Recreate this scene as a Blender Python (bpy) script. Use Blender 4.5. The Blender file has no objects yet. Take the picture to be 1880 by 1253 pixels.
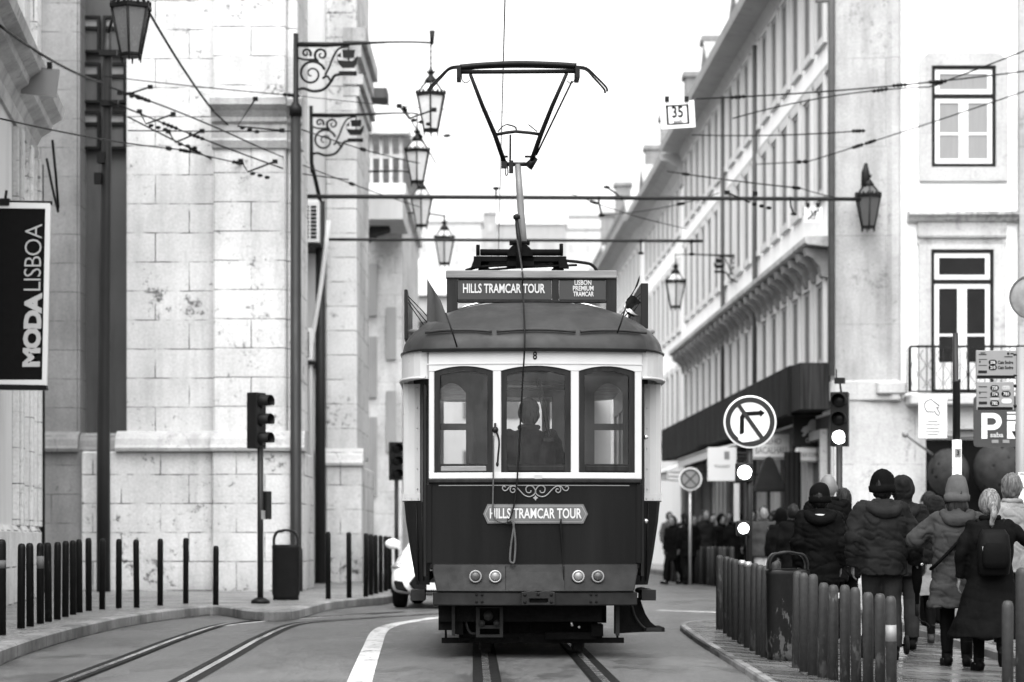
import bpy, bmesh, math, random
from mathutils import Vector, Matrix, noise
random.seed(7)
sc = bpy.context.scene
COL = sc.collection
PI = math.pi
# ---------------------------------------------------------------- camera model of the photograph (1880 px wide)
F, H, HY, CX = 4444.0, 1.08, 992.0, 940.0
def P(px, py, Y):                       # point seen at a photo pixel, standing Y metres away
    return Vector(((px-CX)/F*Y, Y, H+(HY-py)/F*Y))
def G(px, py, z=0.0):                   # point of the ground plane z seen at a photo pixel
    Y = F*(H-z)/(py-HY)
    return Vector(((px-CX)/F*Y, Y, z))
def sstep(a, b, x):
    t = min(1, max(0, (x-a)/(b-a)))
    return t*t*(3-2*t)
def gz(x, y):                           # the street falls gently towards the near right-hand corner
    w = sstep(0.9, 2.4, x)*(1-sstep(29, 40, y))
    return w*(-0.05*max(0, min(x, 9)-2.0) - 0.013*max(0, 28-y))
# ---------------------------------------------------------------- object helpers
def tag(o, label=None, cat=None, group=None, kind=None):
    if label: o['label'] = label
    if cat: o['category'] = cat
    if group: o['group'] = group
    if kind: o['kind'] = kind
    return o
def thing(name, label, cat, loc=(0, 0, 0), rz=0, group=None):
    o = bpy.data.objects.new(name, None); COL.objects.link(o)
    o.empty_display_size = .2
    o.location = loc; o.rotation_euler = (0, 0, rz)
    return tag(o, label, cat, group)
def copy_tree(o, parent=None):
    c = o.copy(); COL.objects.link(c)
    if parent: c.parent = parent
    for ch in list(o.children): copy_tree(ch, c)
    return c
class MB:
    """collects simple solids into one mesh"""
    def __init__(s): s.v = []; s.f = []; s.sm = []
    def add(s, vs, fs, sm=False):
        b = len(s.v); s.v += [Vector(v) for v in vs]
        for f in fs: s.f.append([b+i for i in f]); s.sm.append(sm)
        return s
    def box(s, c, d, rz=0, m=None):
        x, y, z = d[0]/2, d[1]/2, d[2]/2
        vs = [Vector((a, b, e)) for a in (-x, x) for b in (-y, y) for e in (-z, z)]
        M = Matrix.Translation(Vector(c)) @ (m if m else Matrix.Rotation(rz, 4, 'Z'))
        return s.add([M @ v for v in vs], [(0,1,3,2), (4,6,7,5), (0,4,5,1), (2,3,7,6), (0,2,6,4), (1,5,7,3)])
    def bb(s, x0, x1, y0, y1, z0, z1):
        return s.box(((x0+x1)/2, (y0+y1)/2, (z0+z1)/2), (abs(x1-x0), abs(y1-y0), abs(z1-z0)))
    def loft(s, rings, sm=True, caps=True, closed=True):
        n = len(rings[0]); vs = [p for r in rings for p in r]; fs = []
        for i in range(len(rings)-1):
            for j in range(n if closed else n-1):
                k = (j+1) % n
                fs.append((i*n+j, i*n+k, (i+1)*n+k, (i+1)*n+j))
        s.add(vs, fs, sm)
        if caps and closed:
            b = len(s.v)-len(vs)
            s.f.append([b+j for j in range(n)][::-1]); s.sm.append(False)
            s.f.append([b+(len(rings)-1)*n+j for j in range(n)]); s.sm.append(False)
        return s
    def tube(s, pts, r, n=8, caps=True, sm=True, flat=1.0):
        pts = [Vector(p) for p in pts]
        rr = r if isinstance(r, (list, tuple)) else [r]*len(pts)
        rings = []; up = None
        for i, p in enumerate(pts):
            a = pts[max(0, i-1)]; b = pts[min(len(pts)-1, i+1)]
            t = (b-a).normalized() if (b-a).length > 1e-9 else Vector((0, 0, 1))
            if up is None:
                up = Vector((0, 0, 1)) if abs(t.z) < .9 else Vector((0, 1, 0))
            u = (up - t*up.dot(t))
            if u.length < 1e-6: u = t.orthogonal()
            u.normalize(); w = t.cross(u); up = u
            rings.append([p + (u*math.cos(2*PI*k/n)*flat + w*math.sin(2*PI*k/n))*rr[i] for k in range(n)])
        return s.loft(rings, sm, caps)
    def lathe(s, prof, n=16, c=(0, 0, 0), sm=True, rot=0, m=None):
        c = Vector(c)
        rings = []
        for r, z in prof:
            ring = [Vector((r*math.cos(2*PI*k/n+rot), r*math.sin(2*PI*k/n+rot), z)) for k in range(n)]
            if m: ring = [m @ v for v in ring]
            rings.append([c+v for v in ring])
        return s.loft(rings, sm, True)
    def ball(s, c, r, n=12, m=8, sc=(1, 1, 1)):
        prof = [(max(1e-4, r*math.sin(PI*i/m)), -r*math.cos(PI*i/m)) for i in range(m+1)]
        c = Vector(c); rings = []
        for q, z in prof:
            rings.append([c+Vector((q*math.cos(2*PI*k/n)*sc[0], q*math.sin(2*PI*k/n)*sc[1], z*sc[2])) for k in range(n)])
        return s.loft(rings, True, True)
    def prism(s, poly, fn, d0, d1, sm=False):
        """2-D outline extruded: fn(u, v, d) -> point"""
        n = len(poly)
        vs = [fn(u, v, d0) for u, v in poly]+[fn(u, v, d1) for u, v in poly]
        fs = [tuple(range(n))[::-1], tuple(range(n, 2*n))]
        b = len(s.v); s.v += [Vector(v) for v in vs]
        for f in fs: s.f.append([b+i for i in f]); s.sm.append(False)
        for i in range(n):
            k = (i+1) % n
            s.f.append([b+i, b+k, b+n+k, b+n+i]); s.sm.append(sm)
        return s
    def frame(s, outer, inner, fn, d0, d1):
        """flat ring between two outlines of equal count, with thickness"""
        n = len(outer)
        vs = [fn(u, v, d) for d in (d0, d1) for loop in (outer, inner) for u, v in loop]
        fs = []
        for i in range(n):
            k = (i+1) % n
            fs += [(i, k, n+k, n+i), (2*n+i, 3*n+i, 3*n+k, 2*n+k), (i, 2*n+i, 2*n+k, k), (n+i, n+k, 3*n+k, 3*n+i)]
        return s.add(vs, fs)
    def xf(s, fn):
        s.v = [Vector(fn(v)) for v in s.v]; return s
    def build(s, name, mat, parent=None, label=None, loc=None, bevel=0, seg=1, fix=True):
        me = bpy.data.meshes.new(name)
        off = Vector(loc) if loc is not None else Vector((0, 0, 0))
        me.from_pydata([tuple(v-off) for v in s.v], [], s.f)
        me.polygons.foreach_set('use_smooth', s.sm)
        if fix:
            bm = bmesh.new(); bm.from_mesh(me)
            bmesh.ops.recalc_face_normals(bm, faces=bm.faces)
            bm.to_mesh(me); bm.free()
        me.update()
        o = bpy.data.objects.new(name, me); COL.objects.link(o)
        if mat: me.materials.append(mat)
        o.location = off
        if parent: o.parent = parent
        if label: o['label'] = label
        if bevel:
            b = o.modifiers.new('edge', 'BEVEL'); b.width = bevel; b.segments = seg; b.limit_method = 'ANGLE'; b.angle_limit = .7
        return o
def arc(cx, cz, r, a0, a1, n):
    return [(cx+r*math.cos(a0+(a1-a0)*i/n), cz+r*math.sin(a0+(a1-a0)*i/n)) for i in range(n+1)]
FX = lambda u, v, d: (u, d, v)           # outline in x-z, thickness along y
FY = lambda u, v, d: (d, u, v)           # outline in y-z, thickness along x
FZ = lambda u, v, d: (u, v, d)
def text_mesh(body, size, mat, parent, name='lettering', loc=(0, 0, 0), rot=(PI/2, 0, 0), sx=1.0, bold=0.0, depth=.002, align='CENTER', space=1.0, xform=None, shear=0):
    cu = bpy.data.curves.new('txt', 'FONT'); cu.body = body; cu.size = size; cu.offset = bold; cu.extrude = depth
    cu.align_x = align; cu.align_y = 'CENTER'; cu.space_character = space; cu.resolution_u = 3; cu.shear = shear
    t = bpy.data.objects.new('txt', cu); COL.objects.link(t)
    dg = bpy.context.evaluated_depsgraph_get(); dg.update()
    me = bpy.data.meshes.new_from_object(t.evaluated_get(dg)); me.name = name
    bpy.data.objects.remove(t); bpy.data.curves.remove(cu)
    M = Matrix.Translation(Vector(loc)) @ Vector(rot).to_track_quat('Z', 'Y').to_matrix().to_4x4() if False else None
    from mathutils import Euler
    M = Matrix.Translation(Vector(loc)) @ Euler(rot).to_matrix().to_4x4() @ Matrix.Diagonal((sx, 1, 1, 1))
    me.transform(M)
    if xform:
        for v in me.vertices: v.co = xform(v.co)
    me.materials.clear(); me.materials.append(mat)
    o = bpy.data.objects.new(name, me); COL.objects.link(o)
    if parent: o.parent = parent
    return o
def remeshed(mb, voxel, smooth=3, disp=None):
    """one continuous skin over the solids collected in mb"""
    o = mb.build('tmp', None)
    for p in o.data.polygons: p.use_smooth = True
    m = o.modifiers.new('r', 'REMESH'); m.mode = 'VOXEL'; m.voxel_size = voxel; m.use_smooth_shade = True
    if smooth:
        k = o.modifiers.new('s', 'SMOOTH'); k.iterations = smooth; k.factor = .5
    dg = bpy.context.evaluated_depsgraph_get(); dg.update()
    me = bpy.data.meshes.new_from_object(o.evaluated_get(dg))
    bpy.data.meshes.remove(o.data)
    if disp:
        nn = [v.normal.copy() for v in me.vertices]
        for v, n_ in zip(me.vertices, nn): v.co = v.co + n_*disp(v.co, n_)
    for p in me.polygons: p.use_smooth = True
    return me
def mesh_obj(name, me, mat, parent=None, label=None):
    me.name = name; me.materials.clear(); me.materials.append(mat)
    o = bpy.data.objects.new(name, me); COL.objects.link(o)
    if parent: o.parent = parent
    if label: o['label'] = label
    return o
# ---------------------------------------------------------------- materials (the photograph is monochrome: every colour is a grey)
def g3(v): return (v, v, v, 1)
class NT:
    def __init__(s, name):
        s.m = bpy.data.materials.new(name); s.m.use_nodes = True
        s.t = s.m.node_tree; s.b = s.t.nodes['Principled BSDF']
        s.tc = s.t.nodes.new('ShaderNodeTexCoord')
    def n(s, kind, **kw):
        x = s.t.nodes.new(kind)
        for k, v in kw.items():
            if k in x.inputs: x.inputs[k].default_value = v
            else: setattr(x, k, v)
        return x
    def l(s, a, b): s.t.links.new(a, b)
    def math(s, op, a, b=None, clamp=False):
        x = s.n('ShaderNodeMath', operation=op); x.use_clamp = clamp
        for i, q in enumerate((a, b)):
            if q is None: continue
            if isinstance(q, (int, float)): x.inputs[i].default_value = q
            else: s.l(q, x.inputs[i])
        return x.outputs[0]
    def noise(s, scale, detail=5, rough=.55, vec=None, stretch=None, world=True):
        v = vec
        if v is None:
            v = s.pos() if world else s.tc.outputs['Object']
        if stretch:
            mp = s.n('ShaderNodeMapping'); mp.inputs['Scale'].default_value = stretch
            s.l(v, mp.inputs['Vector']); v = mp.outputs[0]
        x = s.n('ShaderNodeTexNoise', Scale=scale, Detail=detail, Roughness=rough); s.l(v, x.inputs['Vector'])
        return x.outputs['Fac']
    def pos(s):
        if not hasattr(s, 'geo'): s.geo = s.n('ShaderNodeNewGeometry')
        return s.geo.outputs['Position']
    def ramp(s, fac, stops):
        r = s.n('ShaderNodeValToRGB'); e = r.color_ramp.elements
        while len(e) < len(stops): e.new(.5)
        for q, (p, v) in zip(e, stops): q.position = p; q.color = g3(v)
        s.l(fac, r.inputs[0]); return r.outputs[0]
    def bump(s, h, strength=.3, dist=.02):
        x = s.n('ShaderNodeBump', Strength=strength, Distance=dist); s.l(h, x.inputs['Height'])
        s.l(x.outputs[0], s.b.inputs['Normal'])
    def base(s, c): s.l(c, s.b.inputs['Base Color'])
    def rough(s, c): s.l(c, s.b.inputs['Roughness'])
def mat(name, v, rough=.6, var=.15, scale=6, spec=.5, metal=0, bump=0, bscale=40, coat=0, rv=.1, stretch=None, world=False):
    if v < .1 and spec == .5: spec = .08
    t = NT(name); b = t.b
    nz = t.noise(scale, 6, .6, stretch=stretch, world=world)
    t.base(t.ramp(nz, [(.25, v*(1-var)), (.75, min(.95, v*(1+var)))]))
    n2 = t.noise(scale*2.3, 4, .6, stretch=stretch, world=world)
    t.rough(t.ramp(n2, [(.3, max(.03, rough-rv)), (.7, min(1, rough+rv))]))
    b.inputs['Specular IOR Level'].default_value = spec; b.inputs['Metallic'].default_value = metal
    b.inputs['Coat Weight'].default_value = coat; b.inputs['Coat Roughness'].default_value = .08
    if bump: t.bump(t.noise(bscale, 5, .6, world=world), bump, .01)
    return t.m
def stone(name, v, mortar=.5, bw=1.15, bh=.54, off=.0, pit=.5, var=.1, joint=.011, streak=.25, bump=.5, zoff=0, dirt_shade_h=None):
    """ashlar: block joints, pits, rain streaks"""
    t = NT(name)
    sp = t.n('ShaderNodeSeparateXYZ'); t.l(t.pos(), sp.inputs[0])
    u = t.math('ADD', sp.outputs[0], t.math('MULTIPLY', sp.outputs[1], 1.0))
    cb = t.n('ShaderNodeCombineXYZ'); t.l(u, cb.inputs[0]); t.l(t.math('ADD', sp.outputs[2], zoff), cb.inputs[1])
    wob = t.noise(3.0, 3, .5)
    jv = t.n('ShaderNodeVectorMath', operation='ADD'); t.l(cb.outputs[0], jv.inputs[0])
    wv = t.n('ShaderNodeCombineXYZ'); wj = t.math('MULTIPLY', t.math('SUBTRACT', wob, .5), .018)
    t.l(wj, wv.inputs[0]); t.l(wj, wv.inputs[1]); t.l(wv.outputs[0], jv.inputs[1])
    br = t.n('ShaderNodeTexBrick', Scale=1.0); t.l(jv.outputs[0], br.inputs['Vector'])
    br.offset = .42; br.inputs['Brick Width'].default_value = bw; br.inputs['Row Height'].default_value = bh
    br.inputs['Mortar Size'].default_value = joint; br.inputs['Mortar Smooth'].default_value = .3
    br.inputs['Color1'].default_value = g3(.35); br.inputs['Color2'].default_value = g3(.65); br.inputs['Mortar'].default_value = g3(.5)
    blk = t.ramp(br.outputs['Color'], [(.35, 1-var), (.65, 1+var*.0)])
    big = t.ramp(t.noise(.55, 6, .62), [(.3, 1-streak), (.62, 1)])
    stk = t.ramp(t.noise(1.6, 5, .65, stretch=(1, 1, .16)), [(.32, 1-streak), (.55, 1)])
    fine = t.ramp(t.noise(22, 5, .7), [(.25, .76), (.65, 1.06)])
    pn = t.noise(7.5, 8, .72)
    mask = t.noise(.9, 3, .5, vec=None)
    pits = t.ramp(t.math('ADD', pn, t.math('MULTIPLY', t.math('SUBTRACT', mask, .5), .55)), [(.30, 1-pit), (.40, 1)])
    # open joints: broken up so that some read dark and some close
    jm = t.ramp(t.noise(2.2, 4, .6), [(.40, .0), (.56, 1)])
    mort = t.math('MULTIPLY', br.outputs['Fac'], jm)
    jn = t.math('SUBTRACT', 1.0, t.math('MULTIPLY', mort, 1-mortar))
    c = t.math('MULTIPLY', t.math('MULTIPLY', blk, big), t.math('MULTIPLY', stk, fine))
    c = t.math('MULTIPLY', t.math('MULTIPLY', c, pits), jn)
    if dirt_shade_h:  # height gradient: dirt on the plinth, painted shade on the kerb face
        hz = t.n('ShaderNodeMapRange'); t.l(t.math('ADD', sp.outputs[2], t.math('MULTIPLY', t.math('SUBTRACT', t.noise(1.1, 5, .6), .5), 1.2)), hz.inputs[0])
        hz.inputs[1].default_value = dirt_shade_h[0]; hz.inputs[2].default_value = dirt_shade_h[1]; hz.inputs[3].default_value = dirt_shade_h[2]; hz.inputs[4].default_value = 1
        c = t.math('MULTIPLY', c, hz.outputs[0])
    c = t.math('MULTIPLY', c, v)
    t.base(c)
    t.b.inputs['Roughness'].default_value = .85; t.b.inputs['Specular IOR Level'].default_value = .25
    h = t.math('ADD', t.math('MULTIPLY', jn, .8), t.math('ADD', t.math('MULTIPLY', pits, .5), t.math('MULTIPLY', t.noise(14, 5, .7), .35)))
    t.bump(h, bump, .02)
    return t.m
def plaster(name, v, var=.08, streak=.18):
    t = NT(name)
    a = t.ramp(t.noise(.7, 6, .6), [(.3, 1-var), (.65, 1)])
    b = t.ramp(t.noise(2.0, 5, .65, stretch=(1, 1, .12)), [(.3, 1-streak), (.5, 1)])
    c = t.ramp(t.noise(30, 4, .7), [(.2, .94), (.8, 1.02)])
    t.base(t.math('MULTIPLY', t.math('MULTIPLY', t.math('MULTIPLY', a, b), c), v))
    t.b.inputs['Roughness'].default_value = .9; t.b.inputs['Specular IOR Level'].default_value = .2
    t.bump(t.noise(35, 5, .7), .15, .01)
    return t.m
def worn(name, v, chip, rough=.45, amount=.42, low=None, spec=.5):
    """painted metal, scraped to a paler undercoat, more so near the ground"""
    t = NT(name)
    sp = t.n('ShaderNodeSeparateXYZ'); t.l(t.tc.outputs['Object'], sp.inputs[0])
    n1 = t.noise(9, 7, .7, stretch=(1, 1, .35)); n2 = t.noise(2.2, 4, .6)
    f = t.math('ADD', n1, t.math('MULTIPLY', t.math('SUBTRACT', n2, .5), .5))
    if low is not None:
        mr = t.n('ShaderNodeMapRange'); t.l(sp.outputs[2], mr.inputs[0])
        mr.inputs[1].default_value = 0; mr.inputs[2].default_value = low; mr.inputs[3].default_value = .1; mr.inputs[4].default_value = 0
        f = t.math('ADD', f, mr.outputs[0])
    k = t.ramp(f, [(1-amount, 0), (1-amount+.035, 1)])
    k2 = t.ramp(t.noise(26, 5, .7), [(.3, .7), (.7, 1.15)])
    mx = t.math('ADD', t.math('MULTIPLY', k, chip-v), v)
    t.base(t.math('MULTIPLY', mx, k2))
    t.rough(t.ramp(n1, [(.3, rough-.12), (.7, rough+.2)]))
    t.b.inputs['Specular IOR Level'].default_value = spec
    t.bump(t.math('MULTIPLY', k, -1), .3, .002)
    return t.m
def glass(name, tint=.9, refl=.12, rough=.02):
    t = NT(name); tr = t.n('ShaderNodeBsdfTransparent'); tr.inputs[0].default_value = g3(tint)
    gl = t.n('ShaderNodeBsdfGlossy', Roughness=rough); gl.inputs[0].default_value = g3(.9)
    fr = t.n('ShaderNodeFresnel', IOR=1.22)
    smr = t.ramp(t.noise(3, 6, .7, world=False), [(.3, 0), (.8, .03)])
    fac = t.math('ADD', t.math('ADD', fr.outputs[0], refl), smr, clamp=True)
    mx = t.n('ShaderNodeMixShader'); t.l(fac, mx.inputs[0]); t.l(tr.outputs[0], mx.inputs[1]); t.l(gl.outputs[0], mx.inputs[2])
    t.l(mx.outputs[0], t.t.nodes['Material Output'].inputs[0])
    return t.m
def emit(name, v, s):
    t = NT(name); t.b.inputs['Base Color'].default_value = g3(v)
    t.b.inputs['Emission Color'].default_value = g3(1); t.b.inputs['Emission Strength'].default_value = s
    return t.m
M = {}
M['stone'] = stone('pale_limestone', .62, mortar=.10, bw=1.5, bh=.54, pit=.8, streak=.26, zoff=.23)
M['stone_pil'] = stone('pilaster_limestone', .66, mortar=.14, bw=1.9, bh=.54, pit=.7, streak=.26, zoff=.23)
M['stone_grey'] = stone('grey_limestone', .25, mortar=.5, bw=1.4, bh=.54, pit=.45, streak=.3, zoff=.23)
M['stone_plinth'] = stone('plinth_limestone', .64, mortar=.08, bw=1.25, bh=.535, pit=.85, streak=.28, dirt_shade_h=(0.0, 1.1, .72), zoff=-.15)
M['stone_mould'] = stone('moulding_stone', .50, mortar=.8, bw=2.2, bh=9, pit=.4, streak=.35)
M['stone_far'] = stone('weathered_stone', .60, mortar=.6, bw=1.2, bh=.6, pit=.4, streak=.4)
M['stone_bright'] = stone('bright_far_stone', .82, mortar=.6, bw=1.2, bh=.6, pit=.4, streak=.3)
M['stone_trim'] = stone('window_surround_stone', .44, mortar=.85, bw=1.6, bh=1.4, pit=.3, streak=.15, var=.06)
M['stone_quoin'] = stone('corner_pilaster_stone', .42, mortar=.7, bw=2.6, bh=1.9, pit=.35, streak=.3, joint=.012)
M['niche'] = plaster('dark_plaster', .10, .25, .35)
M['white'] = plaster('white_render', .86, .04, .08)
M['offwhite'] = plaster('off_white_render', .56, .06, .14)
M['pale'] = plaster('pale_render', .62, .1, .2)
M['midwall'] = plaster('grey_render', .36, .1, .2)
M['iron'] = mat('black_iron', .006, .5, .3, 8, spec=.15, bump=.1)
M['pole'] = mat('dark_grey_pole_paint', .014, .45, .3, 4, spec=.2, stretch=(1, 1, .3))
M['steel'] = mat('galvanised_steel', .32, .4, .15, 10, metal=.6)
M['black'] = mat('black_plastic', .005, .5, .2, 12, spec=.12)
M['rubber'] = mat('black_rubber', .006, .8, .2, 12, spec=.15)
M['asphalt'] = None
M['cream'] = mat('cream_tram_paint', .38, .35, .08, 3, spec=.3, rv=.08, bump=.03)
M['tramdark'] = mat('deep_tram_paint', .0075, .2, .4, 2.0, spec=.05, rv=.05, stretch=(1.5, 1, .12))
M['bumper'] = mat('bumper_paint', .012, .42, .5, 5, spec=.08, rv=.12, bump=.06, bscale=60)
M['roofp'] = mat('roof_canvas', .024, .45, .4, 3.5, spec=.15, rv=.12, bump=.08, bscale=30)
M['wood'] = mat('varnished_wood', .014, .35, .5, 5, spec=.08, stretch=(4, 4, .4), bump=.05)
M['woodpale'] = mat('worn_wood_plank', .12, .5, .5, 5, stretch=(.35, 3, 5), bump=.2, bscale=50)
M['signgrey'] = mat('grey_sign_panel', .030, .4, .08, 3, spec=.2)
M['letter'] = mat('pale_lettering', .38, .5, .03, 5)
M['under'] = mat('underframe_grime', .003, .8, .4, 9, bump=.3, spec=.08)
M['chrome'] = mat('chrome', .6, .2, .05, 9, metal=.9)
M['inner'] = mat('varnished_interior', .10, .4, .2, 4, stretch=(3, 3, .5), spec=.2)
M['innerpale'] = mat('pale_ceiling', .5, .5, .05, 3)
M['tglass'] = glass('tram_glass', .93, .0)
M['lampglass'] = mat('milky_lamp_glass', .55, .25, .06, 5)
M['winglass'] = mat('dark_window_glass', .012, .08, .3, 1.4, spec=.5)
M['curtain'] = mat('pale_curtain', .20, .8, .1, 3, stretch=(8, 1, .4), world=True)
M['signwhite'] = mat('white_sign', .60, .4, .03, 4)
M['signdark'] = mat('dark_sign', .010, .45, .15, 4, spec=.12)
M['signmid'] = mat('mid_grey_sign', .16, .42, .06, 4)
M['ink'] = mat('black_ink', .004, .6, .1, 6, spec=.08)
M['bollard'] = worn('black_bollard_paint', .006, .02, amount=.36, spec=.12)
M['bollard_worn'] = worn('scraped_bollard_paint', .032, .080, amount=.33, low=.9, spec=.2)
M['binp'] = worn('scraped_bin_plastic', .005, .05, amount=.40, low=.9, rough=.4, spec=.15)
M['rail'] = mat('polished_rail', .45, .22, .2, 4, metal=.9)
M['groove'] = mat('rail_groove', .005, .6, .2, 6, spec=.1)
M['paint'] = worn('worn_road_paint', .50, .16, rough=.6, amount=.46)
M['wire'] = mat('black_wire', .006, .5, .1, 4, spec=.1)
M['pipegrey'] = mat('grey_pipe_paint', .09, .6, .15, 5, spec=.15)
M['awning'] = mat('dark_canvas', .008, .7, .2, 3, spec=.1)
M['carwhite'] = mat('white_car_paint', .78, .2, .02, 3, coat=.7)
M['lit'] = emit('lit_signal_lamp', .9, 6.0)
M['skin'] = mat('skin', .12, .5, .1, 9, spec=.3)
# ================================================================= THE SETTING
def asphalt():
    t = NT('wet_asphalt')
    sp = t.n('ShaderNodeSeparateXYZ'); t.l(t.pos(), sp.inputs[0])
    patch = t.noise(.35, 5, .6); grain = t.noise(85, 3, .8); mid = t.noise(11, 9, .82)
    v = t.n('ShaderNodeTexVoronoi', Scale=60); t.l(t.pos(), v.inputs['Vector'])
    agg = t.ramp(v.outputs['Distance'], [(.0, .5), (.55, 1.5)])
    c = t.math('MULTIPLY', t.ramp(patch, [(.3, .030), (.7, .056)]), t.ramp(grain, [(.3, .25), (.7, 1.8)]))
    c = t.math('MULTIPLY', t.math('MULTIPLY', c, agg), t.ramp(mid, [(.36, .42), (.64, 1.45)]))
    wet = t.noise(1.3, 5, .62, stretch=(1.2, .35, 1))
    wm = t.ramp(wet, [(.38, 0), (.50, 1)])               # tar seams and damp streaks
    c = t.math('MULTIPLY', c, t.math('ADD', .48, t.math('MULTIPLY', wm, .6)))
    t.base(c)
    t.rough(t.math('MULTIPLY', t.ramp(mid, [(.36, .36), (.64, .58)]), t.math('ADD', .72, t.math('MULTIPLY', wm, .28))))
    t.b.inputs['Specular IOR Level'].default_value = .5
    t.bump(t.math('ADD', t.math('MULTIPLY', grain, .7), t.math('MULTIPLY', v.outputs['Distance'], .5)), .55, .012)
    return t.m
M['asphalt'] = asphalt()
def cobble(name, v, scale, rough, wet=.3):
    t = NT(name)
    vo = t.n('ShaderNodeTexVoronoi', Scale=scale, Randomness=.55); t.l(t.pos(), vo.inputs['Vector'])
    ve = t.n('ShaderNodeTexVoronoi', Scale=scale, Randomness=.55, feature='DISTANCE_TO_EDGE'); t.l(t.pos(), ve.inputs['Vector'])
    gap = t.ramp(ve.outputs['Distance'], [(.02, .22), (.10, 1)])
    sp = t.n('ShaderNodeSeparateXYZ'); t.l(vo.outputs['Color'], sp.inputs[0])
    c = t.math('MULTIPLY', t.ramp(sp.outputs[0], [(0, v*.7), (1, v*1.2)]), gap)
    c = t.math('MULTIPLY', c, t.ramp(t.noise(.8, 5, .6), [(.3, .65), (.65, 1.05)]))
    t.base(c)
    t.rough(t.ramp(t.noise(.9, 5, .6), [(.38, max(.05, rough-wet)), (.62, rough)]))
    t.bump(gap, .5, .012)
    return t.m
def slabs(name, v, rough, wet):
    """smooth wet paving strips laid across the pavement"""
    t = NT(name)
    br = t.n('ShaderNodeTexBrick', Scale=1.0); t.l(t.pos(), br.inputs['Vector'])
    br.inputs['Brick Width'].default_value = .62; br.inputs['Row Height'].default_value = .42
    br.inputs['Mortar Size'].default_value = .008; br.inputs['Color1'].default_value = g3(v*.8); br.inputs['Color2'].default_value = g3(v*1.15); br.inputs['Mortar'].default_value = g3(v*.25)
    big = t.noise(.9, 5, .65)
    c = t.math('MULTIPLY', br.outputs['Color'], t.ramp(big, [(.3, .6), (.65, 1.1)]))
    c = t.math('MULTIPLY', c, t.ramp(t.noise(30, 5, .75), [(.25, .7), (.7, 1.12)]))
    t.base(c)
    t.rough(t.ramp(t.noise(1.5, 6, .65, stretch=(.6, 2.2, 1)), [(.38, max(.06, rough-wet)), (.6, rough)]))
    t.bump(t.math('ADD', t.math('MULTIPLY', br.outputs['Fac'], -1), t.math('MULTIPLY', t.noise(18, 5, .7), .6)), .35, .008)
    return t.m
M['cobble'] = cobble('small_pavement_cobbles', .20, 11, .55, .2)
M['slabs'] = slabs('wet_pavement_slabs', .11, .40, .34)
M['kerb'] = stone('kerb_stone', .40, mortar=.3, bw=1.0, bh=5, pit=.5, streak=.4, joint=.014, dirt_shade_h=(-.45, .62, .12))  # shade of the kerb face painted in, darkening towards the road
# road: one sheet to the horizon
xs = [-260, -120, -60, -30, -18, -12]+[-9+.75*i for i in range(28)]+[14, 18, 30, 60, 120, 260]
ys = [-12, -4, 2, 6, 10]+[12+.75*i for i in range(45)]+[48, 55, 65, 80, 110, 160, 240, 360, 700]
mb = MB()
mb.add([(x, y, gz(x, y)) for y in ys for x in xs], [(j*len(xs)+i, j*len(xs)+i+1, (j+1)*len(xs)+i+1, (j+1)*len(xs)+i) for j in range(len(ys)-1) for i in range(len(xs)-1)], True)
road = tag(mb.build('road', M['asphalt']), kind='structure')
def ribbon(mb, pts, w0, w1, z):
    """flat strip along a line, offsets w0..w1 to its right"""
    vs = []; fs = []
    for i, p in enumerate(pts):
        a = Vector(pts[max(0, i-1)][:2]); b = Vector(pts[min(len(pts)-1, i+1)][:2]); d = (b-a).normalized()
        r = Vector((d.y, -d.x))
        for w in (w0, w1):
            q = Vector(p[:2])+r*w; vs.append((q.x, q.y, gz(q.x, q.y)+z))
    for i in range(len(pts)-1): fs.append((2*i, 2*i+1, 2*i+3, 2*i+2))
    return mb.add(vs, fs)
def spline(pts, n=8):
    out = []; pts = [Vector(p) for p in pts]
    for i in range(len(pts)-1):
        p0 = pts[max(0, i-1)]; p1 = pts[i]; p2 = pts[i+1]; p3 = pts[min(len(pts)-1, i+2)]
        for k in range(n):
            t = k/n
            out.append(.5*((2*p1)+(p2-p0)*t+(2*p0-5*p1+4*p2-p3)*t*t+(3*p1-p0-3*p2+p3)*t*t*t))
    out.append(pts[-1]); return out
# lane line painted beside the track
ln = spline([G(653, 1275), G(668, 1230), G(684, 1188), G(697, 1160), G(722, 1148), G(760, 1141), G(806, 1134.5), G(872, 1128)], 8)
mb = MB(); ribbon(mb, ln, -.095, .095, .004); mb.build('lane_marking', M['paint'], road)
ln = spline([G(1205, 1121), G(1330, 1124), G(1470, 1130)], 6)
mb = MB(); ribbon(mb, ln, -.10, .10, .004); mb.build('lane_marking', M['paint'], road)
# thin worn line along the far kerb
ln = spline([G(395, 1152), G(470, 1143), G(560, 1136), G(680, 1128)], 6)
mb = MB(); ribbon(mb, ln, -.035, .035, .004); mb.build('lane_marking', M['paint'], road)
# tram rails sunk in the road: each rail is a bright running strip with a black groove
M['bed'] = mat('dark_track_asphalt', .006, .6, .4, 12, world=True, bump=.3)
def track(center, name, label):
    t = thing(name, label, 'tram track', (0, 0, 0))
    for s in (-1, 1):
        o = s*.45
        mb = MB(); ribbon(mb, center, o-.03, o+.03, .0075); r = mb.build('rail', M['rail'], t)
        mb = MB(); ribbon(mb, center, o-s*.062-.03, o-s*.062+.03, .011); mb.build('groove', M['groove'], r)
        mb = MB(); ribbon(mb, center, o-.11, o+.11, .0035); mb.build('track_bed', M['bed'], r)
    return t
TRD = Vector((-.0162, 1, 0)).normalized()
tc = [Vector((.203, 22, 0))+TRD*k for k in (-26, -18, -12, -8, -6, -4, -3, -2, -1, 0, 1, 2, 3, 4, 6, 9, 12, 18, 30, 60)]
track(tc, 'tram_track', 'straight pair of steel rails running under the dark tramcar')
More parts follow.
